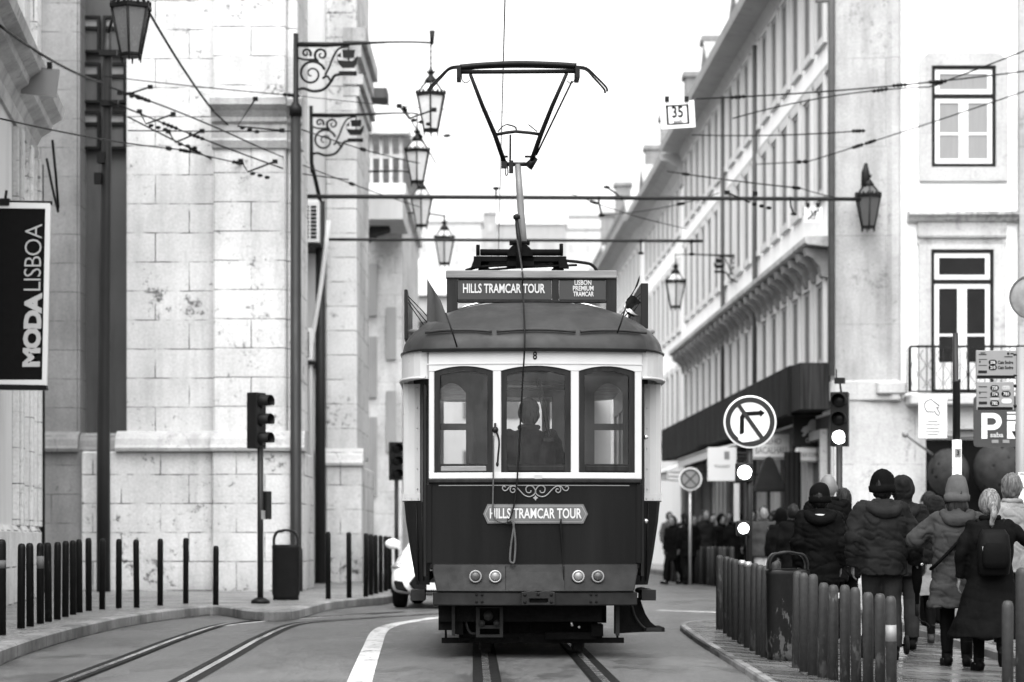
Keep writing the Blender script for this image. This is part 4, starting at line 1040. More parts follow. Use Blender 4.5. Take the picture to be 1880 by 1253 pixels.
# the collector head lies a little nearer than the knuckle
yh = yp-.5
def VV(px, py, t): return V(px, py, yp+(yh-yp)*t)
for a in (((942, 300), (923, 247), (900, 195), (877, 137)), ((990, 300), (1008, 247), (1028, 195), (1054, 135))):
    mb = MB(); mb.tube([VV(p[0], p[1], i/3) for i, p in enumerate(a)], [.026, .025, .022, .018], 8); tb(mb, 'upper_arm', M['iron'], pb)
mb = MB(); mb.tube([VV(1000, 285, .1), VV(1064, 149, .95)], .010, 6); mb.tube([VV(952, 300, 0), VV(952, 248, .3)], .012, 6); mb.tube([VV(924, 248, .3), VV(945, 244, .3), VV(962, 242, .3), VV(985, 244, .3), VV(1007, 247, .3)], .017, 6)
mb.tube(spline([VV(929, 243, .3), VV(936, 234, .3), VV(945, 229, .3)], 3), .006, 4); mb.tube(spline([VV(985, 229, .3), VV(995, 237, .3), VV(1001, 242, .3)], 3), .006, 4); mb.tube(spline([VV(945, 229, .3), VV(960, 233, .3), VV(963, 240, .3)], 3), .008, 4)
tb(mb, 'stabiliser', M['iron'], pb)
mb = MB()
mb.tube([V(857, 133, yh), V(1070, 131, yh)], .022, 8)
mb.tube(spline([V(858, 124, yh), V(900, 120, yh), V(963, 117, yh), V(1030, 118.5, yh), V(1072, 121, yh)], 5), .028, 8, flat=1.0)
mb.tube(spline([V(858, 127, yh+.25), V(900, 123.5, yh+.25), V(963, 121.5, yh+.25), V(1030, 122.5, yh+.25), V(1072, 124, yh+.25)], 5), .022, 8)
for s in (0, 1):
    f = (lambda px: px) if not s else (lambda px: 1930-px)
    for dy, dx in ((0, 0), (.25, 3)):
        mb.tube(spline([V(f(862), 122+dx, yh+dy), V(f(840), 125+dx, yh+dy), V(f(822+dx), 141+dx*.6, yh+dy), V(f(808+dx), 155+dx, yh+dy), V(f(802.5+dx), 162+dx, yh+dy), V(f(801.5+dx), 168+dx, yh+dy)], 4), .011, 6)
    mb.bb(X(f(852), yh), X(f(860), yh), yh-.04, yh+.28, Z(143, yh), Z(122, yh))
    mb.tube(spline([V(f(861), 136, yh), V(f(862), 148, yh), V(f(869), 153, yh), V(f(876), 148, yh)], 4), .005, 4)
tb(mb, 'collector', M['iron'], pb)
# pennants on the roof corners
yf = -.05
X = lambda px: TX(px, yf); Z = lambda py: TZ(py, yf)
def cloth(pts, m, parent, thick=.004, wav=.02):
    mb = MB(); c = [Vector((X(a), yf+wav*math.sin(i*1.7), Z(b))) for i, (a, b) in enumerate(pts)]
    return c
def fan(rows, m, parent, name='cloth'):
    mb = MB(); n = len(rows[0])
    vs = [Vector((X(a), yf+d, Z(b))) for r in rows for a, b, d in r]; k = len(vs)
    vs += [v+Vector((0, .006, 0)) for v in vs]; fs = []
    for j in range(len(rows)-1):
        for i in range(n-1):
            q = (j*n+i, j*n+i+1, (j+1)*n+i+1, (j+1)*n+i); fs += [q, tuple(x+k for x in q[::-1])]
    mb.add(vs, fs, True); return tb(mb, name, m, parent, fix=False)
mb = MB(); mb.tube([(X(839), yf, Z(638)), (X(829), yf, Z(606)), (X(818), yf, Z(575))], .008, 5); fl = tb(mb, 'pennant', M['iron'])
fan([[(784, 512, 0), (786, 516, .0), (789, 521, 0), (792, 526, 0), (795, 531, 0)], [(784, 535, 0), (790, 538, -.03), (797, 541, .02), (804, 545, -.02), (809, 552, 0)], [(784, 560, .0), (791, 565, -.04), (799, 569, .04), (809, 570, -.02), (817, 574, 0)], [(783, 590, .02), (790, 592, -.03), (800, 590, .05), (812, 593, -.01), (824, 594, 0)]], mat('grey_flag_cloth', .045, .8, .1, 5), fl)
mb = MB(); mb.tube([(X(1133), yf, Z(612)), (X(1141), yf, Z(590)), (X(1150), yf, Z(560))], .008, 5); fl = tb(mb, 'pennant', M['iron'])
DK = mat('dark_flag_cloth', .006, .8, .2, 5)
fan([[(1150, 556, 0), (1156, 545, .02), (1165, 530, -.02), (1174, 505, 0)], [(1152, 552, 0), (1160, 543, .02), (1168, 528, -.03), (1174.5, 512, 0)], [(1150, 550, .0), (1162, 538, .02), (1171, 524, .02), (1174, 515, 0)]], DK, fl)
fan([[(1148, 555, 0), (1158, 541, .03), (1165, 544, -.02), (1177, 556, 0)], [(1150, 562, 0), (1157, 556, -.03), (1165, 554, .03), (1173, 558, 0)], [(1150, 568, 0), (1158, 570, .03), (1163, 562, .0), (1168, 560, 0)]], DK, fl)
fan([[(1146, 560, 0), (1154, 564, .03), (1160, 570, -.02), (1166, 576, 0)], [(1147, 566, 0), (1152, 572, -.02), (1160, 576, .02), (1172, 579, 0)]], M['signwhite'], fl)
fan([[(1148, 566, 0.03), (1153, 572, .05), (1160, 577, .03), (1168, 580, 0.02)], [(1152, 576, 0.03), (1157, 578, .05), (1163, 581, .03), (1175, 580, 0.02)]], DK, fl)
# bumper with two pairs of lamps
rg = []
for z, y, hw in ((TZ(1036), -.03, .935), (TZ(1050), -.06, .935), (TZ(1083), -.14, .90), (TZ(1086), -.15, .895)):
    rg.append((z, y, hw))
mb = MB(); n = 14
vs = []; 
for z, y, hw in rg:
    for i in range(n+1): x = -hw+2*hw*i/n; vs.append(Vector((x+TX(983), y, z)))
    for i in range(n, -1, -1): x = -hw+2*hw*i/n; vs.append(Vector((x+TX(983), .1, z)))
m2 = 2*n+2
mb.loft([vs[i*m2:(i+1)*m2] for i in range(4)], False, True); bp = tb(mb, 'bumper', M['bumper'], bow=True, bevel=.008)
mb = MB(); cols(mb, TX(795), TX(1170), -.13, .1, TZ(1112), TZ(1087), 14); lb = tb(mb, 'buffer_beam', M['bumper'], bow=True, bevel=.01)
mb = MB()
for px in (928, 1036): mb.box((TX(px), -.088+.13*(TX(px)/.97)**2, TZ(1062)), (.006, .008, .24), m=Matrix.Rotation(-.43, 4, 'X'))
for px0 in (880, 1089):
    for a in (-5, 5):
        for b in (1092, 1105): mb.lathe([(.014, -.012), (.012, .004), (.006, .008)], 8, (TX(px0+a), -.132+.13*(TX(px0+a)/.97)**2, TZ(b)), m=Matrix.Rotation(PI/2, 4, 'X'))
tb(mb, 'seam', M['ink'], bp)
for px, d in ((873, 0), (909, 1), (1061, 1), (1097, 0)):
    yy = -.105+.13*(TX(px)/.97)**2; R = Matrix.Rotation(PI/2+.0, 4, 'X'); c = (TX(px), yy, TZ(1058.5))
    mb = MB(); mb.lathe([(.052, -.03), (.058, .0), (.058, .02), (.047, .028), (.044, .018), (.001, .018)], 20, c, m=R); hl = tb(mb, 'headlight', M['steel'] if d else M['signmid'], bp)
    mb = MB(); mb.lathe([(.043, .018), (.040, .03), (.025, .04), (.001, .043)], 20, c, m=R); tb(mb, 'lens', mat('lamp_lens_%d' % d, (.11 if d else .04), .2, .2, 12, coat=.5) if px in (873, 909) else bpy.data.materials['lamp_lens_%d' % d], hl)
# coupler plate
mb = MB(); mb.frame([(TX(956), TZ(1110)), (TX(1018), TZ(1110)), (TX(1018), TZ(1087)), (TX(1000), TZ(1084)), (TX(987), TZ(1087)), (TX(975), TZ(1084)), (TX(956), TZ(1087))],
    [(TX(971), TZ(1106)), (TX(1005), TZ(1106)), (TX(1005), TZ(1099)), (TX(998), TZ(1099)), (TX(987), TZ(1099)), (TX(978), TZ(1099)), (TX(971), TZ(1099))], FX, -.19, -.12)
cp = tb(mb, 'coupler', M['bumper'], lb, bevel=.006)
mb = MB(); mb.bb(TX(971), TX(1005), -.135, -.13, TZ(1106), TZ(1099))
for px, py in ((963, 1092), (963, 1105), (987, 1091), (1011, 1092), (1011, 1105)): mb.lathe([(.016, -.0), (.013, .006), (.001, .008)], 8, (TX(px), -.19, TZ(py)), m=Matrix.Rotation(PI/2, 4, 'X'))
tb(mb, 'bolt', M['ink'], cp)
mb = MB(); mb.box((TX(988), -.028, TZ(876)), (.07, .03, .035)); tb(mb, 'lamp_socket', M['steel'], dash)
# underframe, lifeguard, truck and wheels
mb = MB()
mb.bb(TX(805), TX(1108), .25, 7.9, .33, .62); mb.bb(TX(842), TX(1100), .7, 7.4, .18, .33); mb.bb(TX(804), TX(838), .35, .6, TZ(1160), .5); mb.bb(TX(830), TX(850), .3, .55, TZ(1168), .5)
mb.bb(TX(850), TX(1112), .55, .75, TZ(1176), TZ(1168)); mb.bb(TX(1090), TX(1112), .4, .8, TZ(1172), TZ(1150)); mb.bb(TX(955), TX(965), .5, .6, TZ(1184), TZ(1174))
mb.bb(TX(1005), TX(1100), .45, .7, TZ(1178), TZ(1165)); mb.tube([(TX(842), .5, TZ(1179)), (TX(885), .6, TZ(1178))], .02, 6)
mb.bb(TX(842), TX(1104), .62, .66, .17, .5); uf = tb(mb, 'underframe', M['under'])
mb = MB(); mb.frame([(TX(874), TZ(1172)), (TX(924), TZ(1172)), (TX(924), TZ(1116)), (TX(874), TZ(1116))], [(TX(881), TZ(1167)), (TX(918), TZ(1167)), (TX(918), TZ(1118)), (TX(881), TZ(1118))], FX, .2, .26)
mb.bb(TX(874), TX(924), .21, .25, TZ(1156), TZ(1150)); mb.lathe([(.045, 0), (.045, .05), (.001, .055)], 12, (TX(897), .22, TZ(1132)), m=Matrix.Rotation(PI/2, 4, 'X')); mb.lathe([(.03, 0), (.03, .05), (.001, .055)], 10, (TX(885), .22, TZ(1146)), m=Matrix.Rotation(PI/2, 4, 'X')); mb.lathe([(.03, 0), (.03, .05), (.001, .055)], 10, (TX(912), .22, TZ(1146)), m=Matrix.Rotation(PI/2, 4, 'X'))
mb.tube(spline([Vector((TX(865), .3, TZ(1118))), Vector((TX(856), .3, TZ(1140))), Vector((TX(862), .3, TZ(1163))), Vector((TX(875), .28, TZ(1166)))], 4), .014, 6)
tb(mb, 'drawgear', M['bumper'], uf)
for a_, b_ in ((829, 835), (1133, 1140)):
    mb = MB(); mb.bb(TX(a_), TX(b_), .2, .26, TZ(1169), TZ(1113)); tb(mb, 'hanger_bar', M['bumper'], uf)
mb = MB(); mb.tube([(TX(1050), .3, TZ(1140)), (TX(1053), .28, TZ(1152))], .012, 6); mb.ball((TX(1066), .3, TZ(1154)), .013, 8, 6); tb(mb, 'hose_end', M['steel'], uf)
mb = MB(); mb.bb(-.85, .85, .55, .6, .12, .17)
for i in range(9): mb.bb(-.82+i*.2, -.80+i*.2, .56, .59, .12, .36)
tb(mb, 'lifeguard', M['under'])
for y in (1.15, 5.4):
    for s in (-1, 1):
        mb = MB(); mb.lathe([(.10, -.06), (.30, -.05), (.31, -.03), (.33, -.03), (.335, .035), (.36, .04), (.36, .062), (.30, .064), (.1, .06)], 28, (s*.45, y, .337), m=Matrix.Rotation(-s*PI/2, 4, 'Y')); tb(mb, 'wheel', M['steel'] if False else mat('wheel_steel', .02, .5, .3, 8, spec=.2) if 'wheel_steel' not in bpy.data.materials else bpy.data.materials['wheel_steel'])
    mb = MB(); mb.tube([(-.6, y, .337), (.6, y, .337)], .06, 10); tb(mb, 'axle', M['under'])
    mb = MB(); mb.bb(-.38, .38, y-.35, y+.45, .16, .5); tb(mb, 'motor', M['under'])
mb = MB()
for s in (-1, 1): mb.bb(s*.62, s*.7, .8, 6.0, .3, .5)
tb(mb, 'truck_frame', M['under'])
# folding step and its curved bracket on the door side
mb = MB(); c = [(TX(a, .5), TZ(b, .5)) for a, b in ((1130, 1098), (1178, 1098), (1182, 1112), (1188, 1128), (1197, 1142), (1208, 1151), (1222, 1152), (1222, 1160), (1180, 1161), (1130, 1164))]
mb.prism(c, FX, .5, .53); mb.bb(TX(1184, .5), TX(1222, .5), .42, 1.1, TZ(1160, .5), TZ(1153, .5)); st = tb(mb, 'step', M['under'])
mb = MB(); mb.tube(spline([Vector((TX(a, .46), .46, TZ(b, .46))) for a, b in ((1163, 1112), (1168, 1130), (1178, 1146), (1188, 1155))], 4), .012, 6); mb.box((TX(1203, .42), .42, TZ(1156, .42)), (.14, .03, .03)); tb(mb, 'step_edge', M['bumper'], st)
for px, py in ((1190, 1086), (1180, 1084)): mb = MB(); mb.ball((TX(px, .6), .6, TZ(py, .6)), .05, 8, 6, (1.2, 1, .6)); tb(mb, 'step_hinge', M['under'], st)
# door handles
for px, py in ((1184, 803), (1184, 957)):
    mb = MB(); mb.tube([(TX(px-7, .3), .3, TZ(py, .3)), (TX(px+2, .3), .26, TZ(py, .3))], .012, 6); mb.ball((TX(px+3, .26), .25, TZ(py, .26)), .022, 8, 6); tb(mb, 'door_handle', M['chrome'])
# ropes
def rope(pts, r=.008, m=None):
    mb = MB(); mb.tube(spline(pts, 5), r, 5); tb(mb, 'trolley_rope', m or M['wire'])
q = lambda px, py, y: Vector((TX(px, y), y, TZ(py, y)))
rope([q(964, 440, 3.3), q(963.5, 500, .92), q(963.2, 525, .80), q(963, 562, .27), q(963, 600, -.03), q(962.5, 635, -.15), q(961, 670, -.10), q(957, 740, -.08), q(950, 870, -.07), q(944, 925, -.06), q(936, 953, -.055)], .0085)
rope([q(936, 953, -.055), q(933, 958, -.06), q(940, 956, -.06), q(944, 975, -.06), q(946, 1000, -.06), q(944, 1030, -.07), q(940, 1034, -.075), q(936, 1028, -.07), q(938, 1000, -.06), q(943, 965, -.06), q(938, 957, -.06)], .010, mat('grey_rope', .06, .8, .2, 20))
rope([q(906, 800, -.05), q(905.5, 870, -.05), q(905, 940, -.05), q(912, 956, -.05), q(924, 960, -.05), q(936, 957, -.055)], .008, bpy.data.materials['grey_rope'])
rope([q(910, 790, -.04), q(916, 810, -.05), q(914, 840, -.05), q(913, 857, -.05)], .009)
mb = MB(); mb.ball((TX(909), -.035, TZ(790)), .03, 8, 6); mb.tube([(TX(909), -.03, TZ(778)), (TX(909), -.05, TZ(792))], .012, 6); mb.ball((TX(913), -.05, TZ(853)), .014, 6, 4, (1, 1, 1.6)); tb(mb, 'rope_cleat', M['iron'])
mb = MB(); mb.tube([q(1030, 953, -.05), q(1029, 963, -.055), q(1031, 985, -.04), q(1033, 1030, -.04), q(1035, 1078, -.10)], [.006, .012, .012, .004, .004], 6); mb.box(q(934, 958, -.05), (.03, .03, .05)); tb(mb, 'lamp_hook', M['ink'])
# panel rail bolts on the dash corners
for s in (-1, 1):
    mb = MB(); mb.bb(s*1.0, s*1.13, .3, .8, TZ(1102, .5), .62); tb(mb, 'platform_apron', M['bumper'])
# ================================================================= LAMPS, POLES, WIRES
def lantern(parent, top, w, drop, m_pane=None, name='lantern'):
    """six sided lantern hung from `top` (local to parent) on a rod `drop` long; w = width over the rim"""
    r = w/2; k = w/.58; tx, ty, tz = top
    zf_ = tz-drop; zr = zf_-.53*k; zb_ = zr-.66*k
    b = MB(); n = 6; ro = PI/6
    b.lathe([(r*1.0, zr-.03*k), (r*1.06, zr-.02*k), (r*1.06, zr+.03*k), (r*.95, zr+.045*k)], n, (tx, ty, 0), sm=False, rot=ro)
    b.lathe([(r*.50, zb_-.02*k), (r*.53, zb_), (r*.52, zb_+.03*k), (r*.1, zb_+.03*k)], n, (tx, ty, 0), sm=False, rot=ro)
    for i in range(n):
        a = ro+i*PI/3; c, s = math.cos(a), math.sin(a)
        b.tube([(tx+r*.5*c, ty+r*.5*s, zb_-.09*k), (tx+r*.5*c, ty+r*.5*s, zb_), (tx+r*.98*c, ty+r*.98*s, zr)], [.008*k, .017*k, .02*k], 5)
        b.tube([(tx+r*.95*c, ty+r*.95*s, zr), (tx+r*.62*c, ty+r*.62*s, zr+.15*k), (tx+r*.36*c, ty+r*.36*s, zr+.24*k)], .014*k, 5)
        for q in range(3):
            e = ro+(i+(q+.5)/3)*PI/3; f_ = r*.93; b.box((tx+f_*math.cos(e), ty+f_*math.sin(e), zr+.05*k), (.03*k, .03*k, .05*k), e)
    fr = b.build(name, M['iron'], parent)
    g = MB(); g.lathe([(r*.47, zb_+.02*k), (r*.94, zr-.01*k)], n, (tx, ty, 0), sm=False, rot=ro); g.lathe([(r*.9, zr+.02*k), (r*.34, zr+.23*k)], n, (tx, ty, 0), sm=False, rot=ro)
    g.build('pane', m_pane or M['lampglass'], fr)
    c = MB(); c.lathe([(r*.40, zr+.22*k), (r*.44, zr+.235*k), (r*.34, zr+.30*k), (r*.16, zr+.36*k), (r*.12, zr+.40*k), (r*.2, zr+.43*k), (r*.1, zr+.47*k), (.012*k, zr+.56*k)], 10, (tx, ty, 0))
    for i in range(6): c.tube([(tx+r*.12*math.cos(i*PI/3), ty+r*.12*math.sin(i*PI/3), zr+.40*k), (tx+r*.3*math.cos(i*PI/3), ty+r*.3*math.sin(i*PI/3), zr+.46*k)], [.02*k, .006*k], 4)
    c.build('cap', M['iron'], fr)
    if drop > 0:
        d = MB(); d.tube([(tx, ty, zr+.5*k), (tx, ty, tz)], .013*k, 5)
        for j in range(4): d.ball((tx, ty, zf_+drop*(j+.5)/4), .022*k, 6, 4)
        d.build('hanging_rod', M['iron'], fr)
    return fr
def scroll_bracket(parent, px0, Y, py, px1, s=1.0, flip=1, ship=True, m=None):
    """wrought iron arm with spirals and a little ship, given in photo pixels of the first lamp, scaled by s about its root"""
    m = m or M['iron']; off = off_of(parent)
    Q = lambda a, b: P(px0+flip*(a-545)*s, py+(b-82)*s, Y)-off
    b = MB(); u = s*Y/47
    b.tube([Q(545, 82), Q(600, 82.5), Q(660, 80), Q(720, 77.5), Q(760, 77.5), (P(px1, py-(3 if s == 1 else 2), Y)-off)], [.05*u, .05*u, .03*u, .02*u, .018*u, .02*u], 6)
    b.tube([Q(545, 62), Q(545, 205)], .035*u, 6)
    r = MB()
    def sp(cx, cy, rad, a0, turns, n=30, k=.88):
        r.tube([Q(cx+rad*(1-k*i/n)*math.cos(a0+turns*2*PI*i/n), cy+rad*(1-k*i/n)*math.sin(a0+turns*2*PI*i/n)) for i in range(n+1)], [.03*u*(1-.5*i/n) for i in range(n+1)], 5)
    sp(572, 136, 25, -PI*.1, -1.7); sp(590, 101, 13, PI*.75, 1.4); sp(562, 98, 9, PI*.2, -1.3)
    r.tube(spline([Q(548, 165), Q(558, 163), Q(575, 168), Q(595, 164), Q(608, 150), Q(618, 138), Q(655, 137)], 5), .03*u, 5)
    r.tube(spline([Q(548, 107), Q(560, 110), Q(575, 110), Q(585, 112)], 4), .022*u, 5); r.tube(spline([Q(597, 138), Q(604, 125), Q(612, 105), Q(622, 90), Q(640, 85)], 4), .022*u, 5)
    r.tube(spline([Q(592, 145), Q(600, 140), Q(606, 148)], 4), .025*u, 5)
    bo = b.build('bracket', m, parent); r.build('scroll', m, bo)
    if ship:
        h = MB(); hull = [(617, 103), (622, 112), (634, 113), (648, 113), (657, 104), (655, 116), (650, 124), (628, 124), (622, 118)]
        h.prism([(a, c) for a, c in hull], lambda a, c, d: Q(a, c)+Vector((0, d, 0)), -.06, .06)
        h.tube([Q(640, 113), Q(640, 82)], .015*u, 5); h.prism([(628, 92), (652, 92), (650, 106), (630, 106)], lambda a, c, d: Q(a, c)+Vector((0, d, 0)), -.012, .012); h.prism([(618, 104), (626, 96), (626, 106)], lambda a, c, d: Q(a, c)+Vector((0, d, 0)), -.01, .01)
        h.tube([Q(622, 133), Q(655, 133)], .022*u, 5)
        h.build('ship_emblem', m, bo)
    return bo
# lamp post by the church corner
lp = thing('street_lamp', 'nearest black lamp post at the church corner, scrolled ship bracket and hanging lantern', 'street lamp', P(543, 1084, 44.4), group='scrolled lamp posts beside the church')
lp.location.z = .14
def wtube(parent, pts, r, name, m, n=10, **k):
    off = off_of(parent); b = MB(); b.tube([Vector(p)-off for p in pts], r, n); return b.build(name, m, parent, **k)
o_ = Vector(lp.location); zt = ZL(208, 44.4); X0 = o_.x
wtube(lp, [(X0, 44.4, .14), (X0, 44.4, .9), (X0, 44.4, .95), (X0, 44.4, zt)], [.13, .13, .105, .095], 'pole', M['pole'], 14)
wtube(lp, [(X0, 44.4, zt-.05), (X0, 44.4, zt+.1), (X0, 44.4, zt+.2), (X0, 44.4, ZL(62, 44.4))], [.12, .12, .05, .045], 'pole_top', M['iron'])
scroll_bracket(lp, 545, 44.4, 82, 793)
lantern(lp, P(791, 79, 44.4)-o_, .57, .44)
wtube(lp, [P(793, 82, 44.4), P(793.5, 57, 44.4)], [.03, .05], 'lamp_top_fitting', M['iron'], 8)
lp2 = thing('street_lamp', 'second black lamp post, standing between the two church bays, with hanging lantern', 'street lamp', P(588, 1074, 52.8), group='scrolled lamp posts beside the church')
lp2.location.z = .14; o_ = Vector(lp2.location); X0 = o_.x
wtube(lp2, [(X0, 52.8, .14), (X0, 52.8, ZL(370, 52.8))], [.125, .10], 'pole', M['pole'], 14)
wtube(lp2, [(X0, 52.8, ZL(370, 52.8)), (P(572, 300, 52.8)), (P(571, 195, 52.8))], [.05, .045, .04], 'pole_top', M['iron'])
scroll_bracket(lp2, 572, 52.8, 212, 768, s=.86)
lantern(lp2, P(766, 210, 52.8)-o_, .585, .28)
for px, pt, Y, w_, lab in ((774, 318, 61, .60, 'third lantern in the row, hanging low against the bright sky'), (816, 395, 66, .60, 'fourth lantern, hung just above the tramcar sign board')):
    t = thing('hanging_lantern', lab, 'street lamp', P(px, pt, Y), group='lanterns hung over the street')
    lantern(t, (0, 0, 0), w_, .1)
    wtube(t, [P(px, pt+2, Y), P(px-40, pt-4, Y), P(px-130, pt-2, Y)], [.02, .02, .03], 'arm', M['iron'], 6)
# wall lamp with scrolled bracket on the far terrace
t = thing('wall_lamp', 'lantern hanging from a scrolled bracket on the bracketed balcony building', 'street lamp', P(1372, 470, 69), group='lanterns hung over the street')
o_ = Vector(t.location)
scroll_bracket(t, 1372, 69, 470, 1240, s=.55, flip=-1)
lantern(t, P(1240, 466, 69)-o_, .62, .25)
# corner lamp standing on the long cross tube
t = thing('wall_lamp', 'lantern fixed at the corner pilaster below the upper window', 'street lamp', P(1593, 362, 51.4))
o_ = Vector(t.location)
lantern(t, P(1594, 315, 51.4)-o_, .58, .0, mat('smoky_lamp_glass', .075, .35, .06, 5, spec=.2))
wtube(t, [P(1590, 300, 51.4), P(1589, 318, 51.4), P(1589, 362, 51.4)], [.03, .09, .1], 'holder', M['iron'], 8)
wtube(t, [P(1594, 362, 51.4), P(1594, 362, 51.9)], .04, 'wall_stay', M['iron'], 6)
# large lantern near the top edge, on a bracket from the banner building
t = thing('wall_lamp', 'large lantern at the top edge in front of the recess, hung from the banner building', 'street lamp', P(240, -95, 34.5))
o_ = Vector(t.location)
lantern(t, (0, 0, 0), .60, .3, mat('grey_lamp_glass', .13, .25, .06, 5))
wtube(t, [Vector((0, 0, 0))+o_, P(120, -100, 34.5), P(-40, -90, 34.5)], .035, 'bracket', M['iron'], 8)
# the tall plain post in front of the recess
t = thing('lamp_post', 'tall plain dark post standing in front of the window recess', 'lamp post', P(190, 1083, 44.2)); t.location.z = .14; X0 = t.location.x
pol = wtube(t, [(X0, 44.2, .14), (X0, 44.2, 2.6), (X0+.03, 44.2, 6), P(198, 100, 44.2), P(199, 62, 44.2)], [.128, .12, .10, .075, .05], 'pole', M['pole'], 14)
wtube(t, [P(199, 62, 44.2), P(205, 40, 44.1), P(215, 25, 44)], .03, 'arm', M['iron'], 6)
for (px, py, w, h) in ((186, 290, .14, .2), (180, 328, .13, .2), (199, 98, .32, .1), (201, 190, .32, .1)):
    b = MB(); b.box(P(px, py, 44.1)-Vector(t.location), (w, .14, h)); b.build('cable_clamp', M['iron'], t)
# ---------------------------------------------------------------- cross tubes and wires
def tube_thing(name, p0, p1, r, label, cat, ins=(), sag=0, m=None, group=None, drops=(), insr=.045):
    p0, p1 = Vector(p0), Vector(p1); d = p1-p0; t = MB(); n = 14
    pts = [d*(i/n)+Vector((0, 0, -sag*4*(i/n)*(1-i/n))) for i in range(n+1)]
    t.tube(pts, r, 6); o = tag(t.build(name, m or M['wire'], loc=None), label, cat, group); o.location = p0
    for f in ins:
        c = d*f+Vector((0, 0, -sag*4*f*(1-f))); dn_ = d.normalized(); b = MB()
        b.tube([c-dn_*.16, c-dn_*.11, c-dn_*.08, c-dn_*.03, c, c+dn_*.03, c+dn_*.08, c+dn_*.11, c+dn_*.16], [insr*.35, insr*.9, insr*.4, insr*.95, insr*.5, insr*.95, insr*.4, insr*.9, insr*.35], 6); b.build('insulator', M['black'], o)
    for f, pts2 in drops:
        c = d*f+Vector((0, 0, -sag*4*f*(1-f))); b = MB(); b.tube([c]+[c+Vector(q) for q in pts2], .02, 5); b.ball(c+Vector(pts2[-1]), .045, 6, 4, (1.6, 1, .8)); b.ball(c, .05, 6, 4); b.build('hanger', M['wire'], o)
    return o
tube_thing('span_tube', P(548, 361, 47), P(1585, 366, 51.3), .042, 'longer dark tube across the street carrying the tram wires', 'span tube', ins=(.03, .20), m=M['pole'], drops=((.33, [(0, 0, .18)]), (.51, [(.0, 0, -.1), (.06, 0, -.35)]), (.86, [(.02, 0, -.16), (.08, 0, -.32)]), (.55, [(-.15, 0, .12), (-.3, 0, .22)])))
tube_thing('span_tube', P(603, 440, 53), P(1290, 443, 55), .034, 'shorter dark tube across the street just above the tramcar roof', 'span tube', ins=(.04, .9), m=M['pole'], drops=((.5, [(0, 0, .15)]), (.83, [(0, 0, -.28)]), (.97, [(0, 0, -.3)])))
WR = [  # (x0,y0,Y0, x1,y1,Y1, sag, insulators, radius, label)
 (-10, 40, 31, 188, 152, 43.9, .10, (), .022, 'thick black cable sloping from the top corner to the recess post'),
 (258, -5, 36, 392, 205, 44.4, .08, (), .020, 'black cable dropping from the top edge beside the large lantern'),
 (392, 205, 44.4, 545, 330, 46, .05, (.42,), .016, 'cable running on from the lantern drop past the church capital'),
 (190, 140, 44, 545, 176, 44.4, .02, (.97,), .010, 'thin level wire from the recess post to the first lamp post'),
 (200, 160, 44, 470, 268, 43, -.05, (.18, .24), .014, 'upper wire with paired insulators beside the recess post'),
 (200, 185, 44, 520, 310, 44, .03, (.35, .5), .014, 'second wire with insulators below the recess post clamp'),
 (235, 215, 43.5, 530, 360, 46.5, .02, (.40,), .016, 'long straight wire slanting down in front of the church wall'),
 (0, 218, 33, 330, 275, 43.5, .05, (.92,), .012, 'wire from the banner building to the church wall insulators'),
 (330, 275, 43.5, 640, 330, 47, .06, (.03, .33), .012, 'wire carrying a bead insulator past the first lamp post'),
 (235, 240, 44, 545, 241, 44.4, .01, (), .012, 'dark level stay wire across the church wall'),
 (545, 176, 44.4, 960, 208, 50, .05, (), .007, 'hairline wire from the first lamp post into the sky'),
 (545, 235, 44.4, 770, 300, 52, .05, (.5,), .012, 'wire sloping behind the second bracket'),
 (470, 268, 43, 770, 380, 56, .05, (.52,), .012, 'lower wire crossing the balustrade'),
 (740, 195, 47, 800, 300, 52, .0, (.05, .5), .012, 'short wire with two insulators hung between lanterns'),
 (1278, 182, 44, 1890, 130, 46, .07, (.12, .60, .71), .014, 'upper insulated wire passing the upper window'),
 (1345, 218, 46, 1706, 160, 46, -.12, (.75,), .012, 'middle wire rising to a joint beside the upper window'),
 (1706, 160, 46, 1890, 90, 44, .01, (.12,), .014, 'wire climbing from the window joint to the top corner'),
 (1270, 248, 50, 1586, 240, 47, .05, (.97,), .012, 'lower level wire ending at an insulator by the pilaster'),
 (1480, 298, 50, 1890, 165, 45, .02, (.25, .31), .012, 'wire slanting up below the upper window'),
 (1225, 315, 55, 1470, 346, 50, .02, (.15, .97), .014, 'wire sloping down towards the drainpipe'),
 (1470, 346, 50, 1550, 366, 50, .02, (), .010, 'short wire joining the long cross tube at the corner'),
 (1390, 302, 55, 1482, 297, 50, .0, (.85, .97), .012, 'short level wire with a double insulator'),
 (1030, 348, 52, 1260, 420, 56, .08, (.25,), .010, 'wire dropping from behind the pantograph to the short tube'),
 (1320, 355, 53, 1100, 395, 58, .1, (.15, .3), .010, 'thin slack wire beneath the long cross tube'),
 (700, 250, 60, 960, 232, 52, .1, (.3, .5), .007, 'hairline slack wire above the pantograph knee'),
]
for (a, b_, Y0_, c, d_, Y1_, sg, ins, r, lab) in WR:
    tube_thing('overhead_wire', P(a, b_, Y0_), P(c, d_, Y1_), r, lab, 'wire', ins=ins, sag=sg)
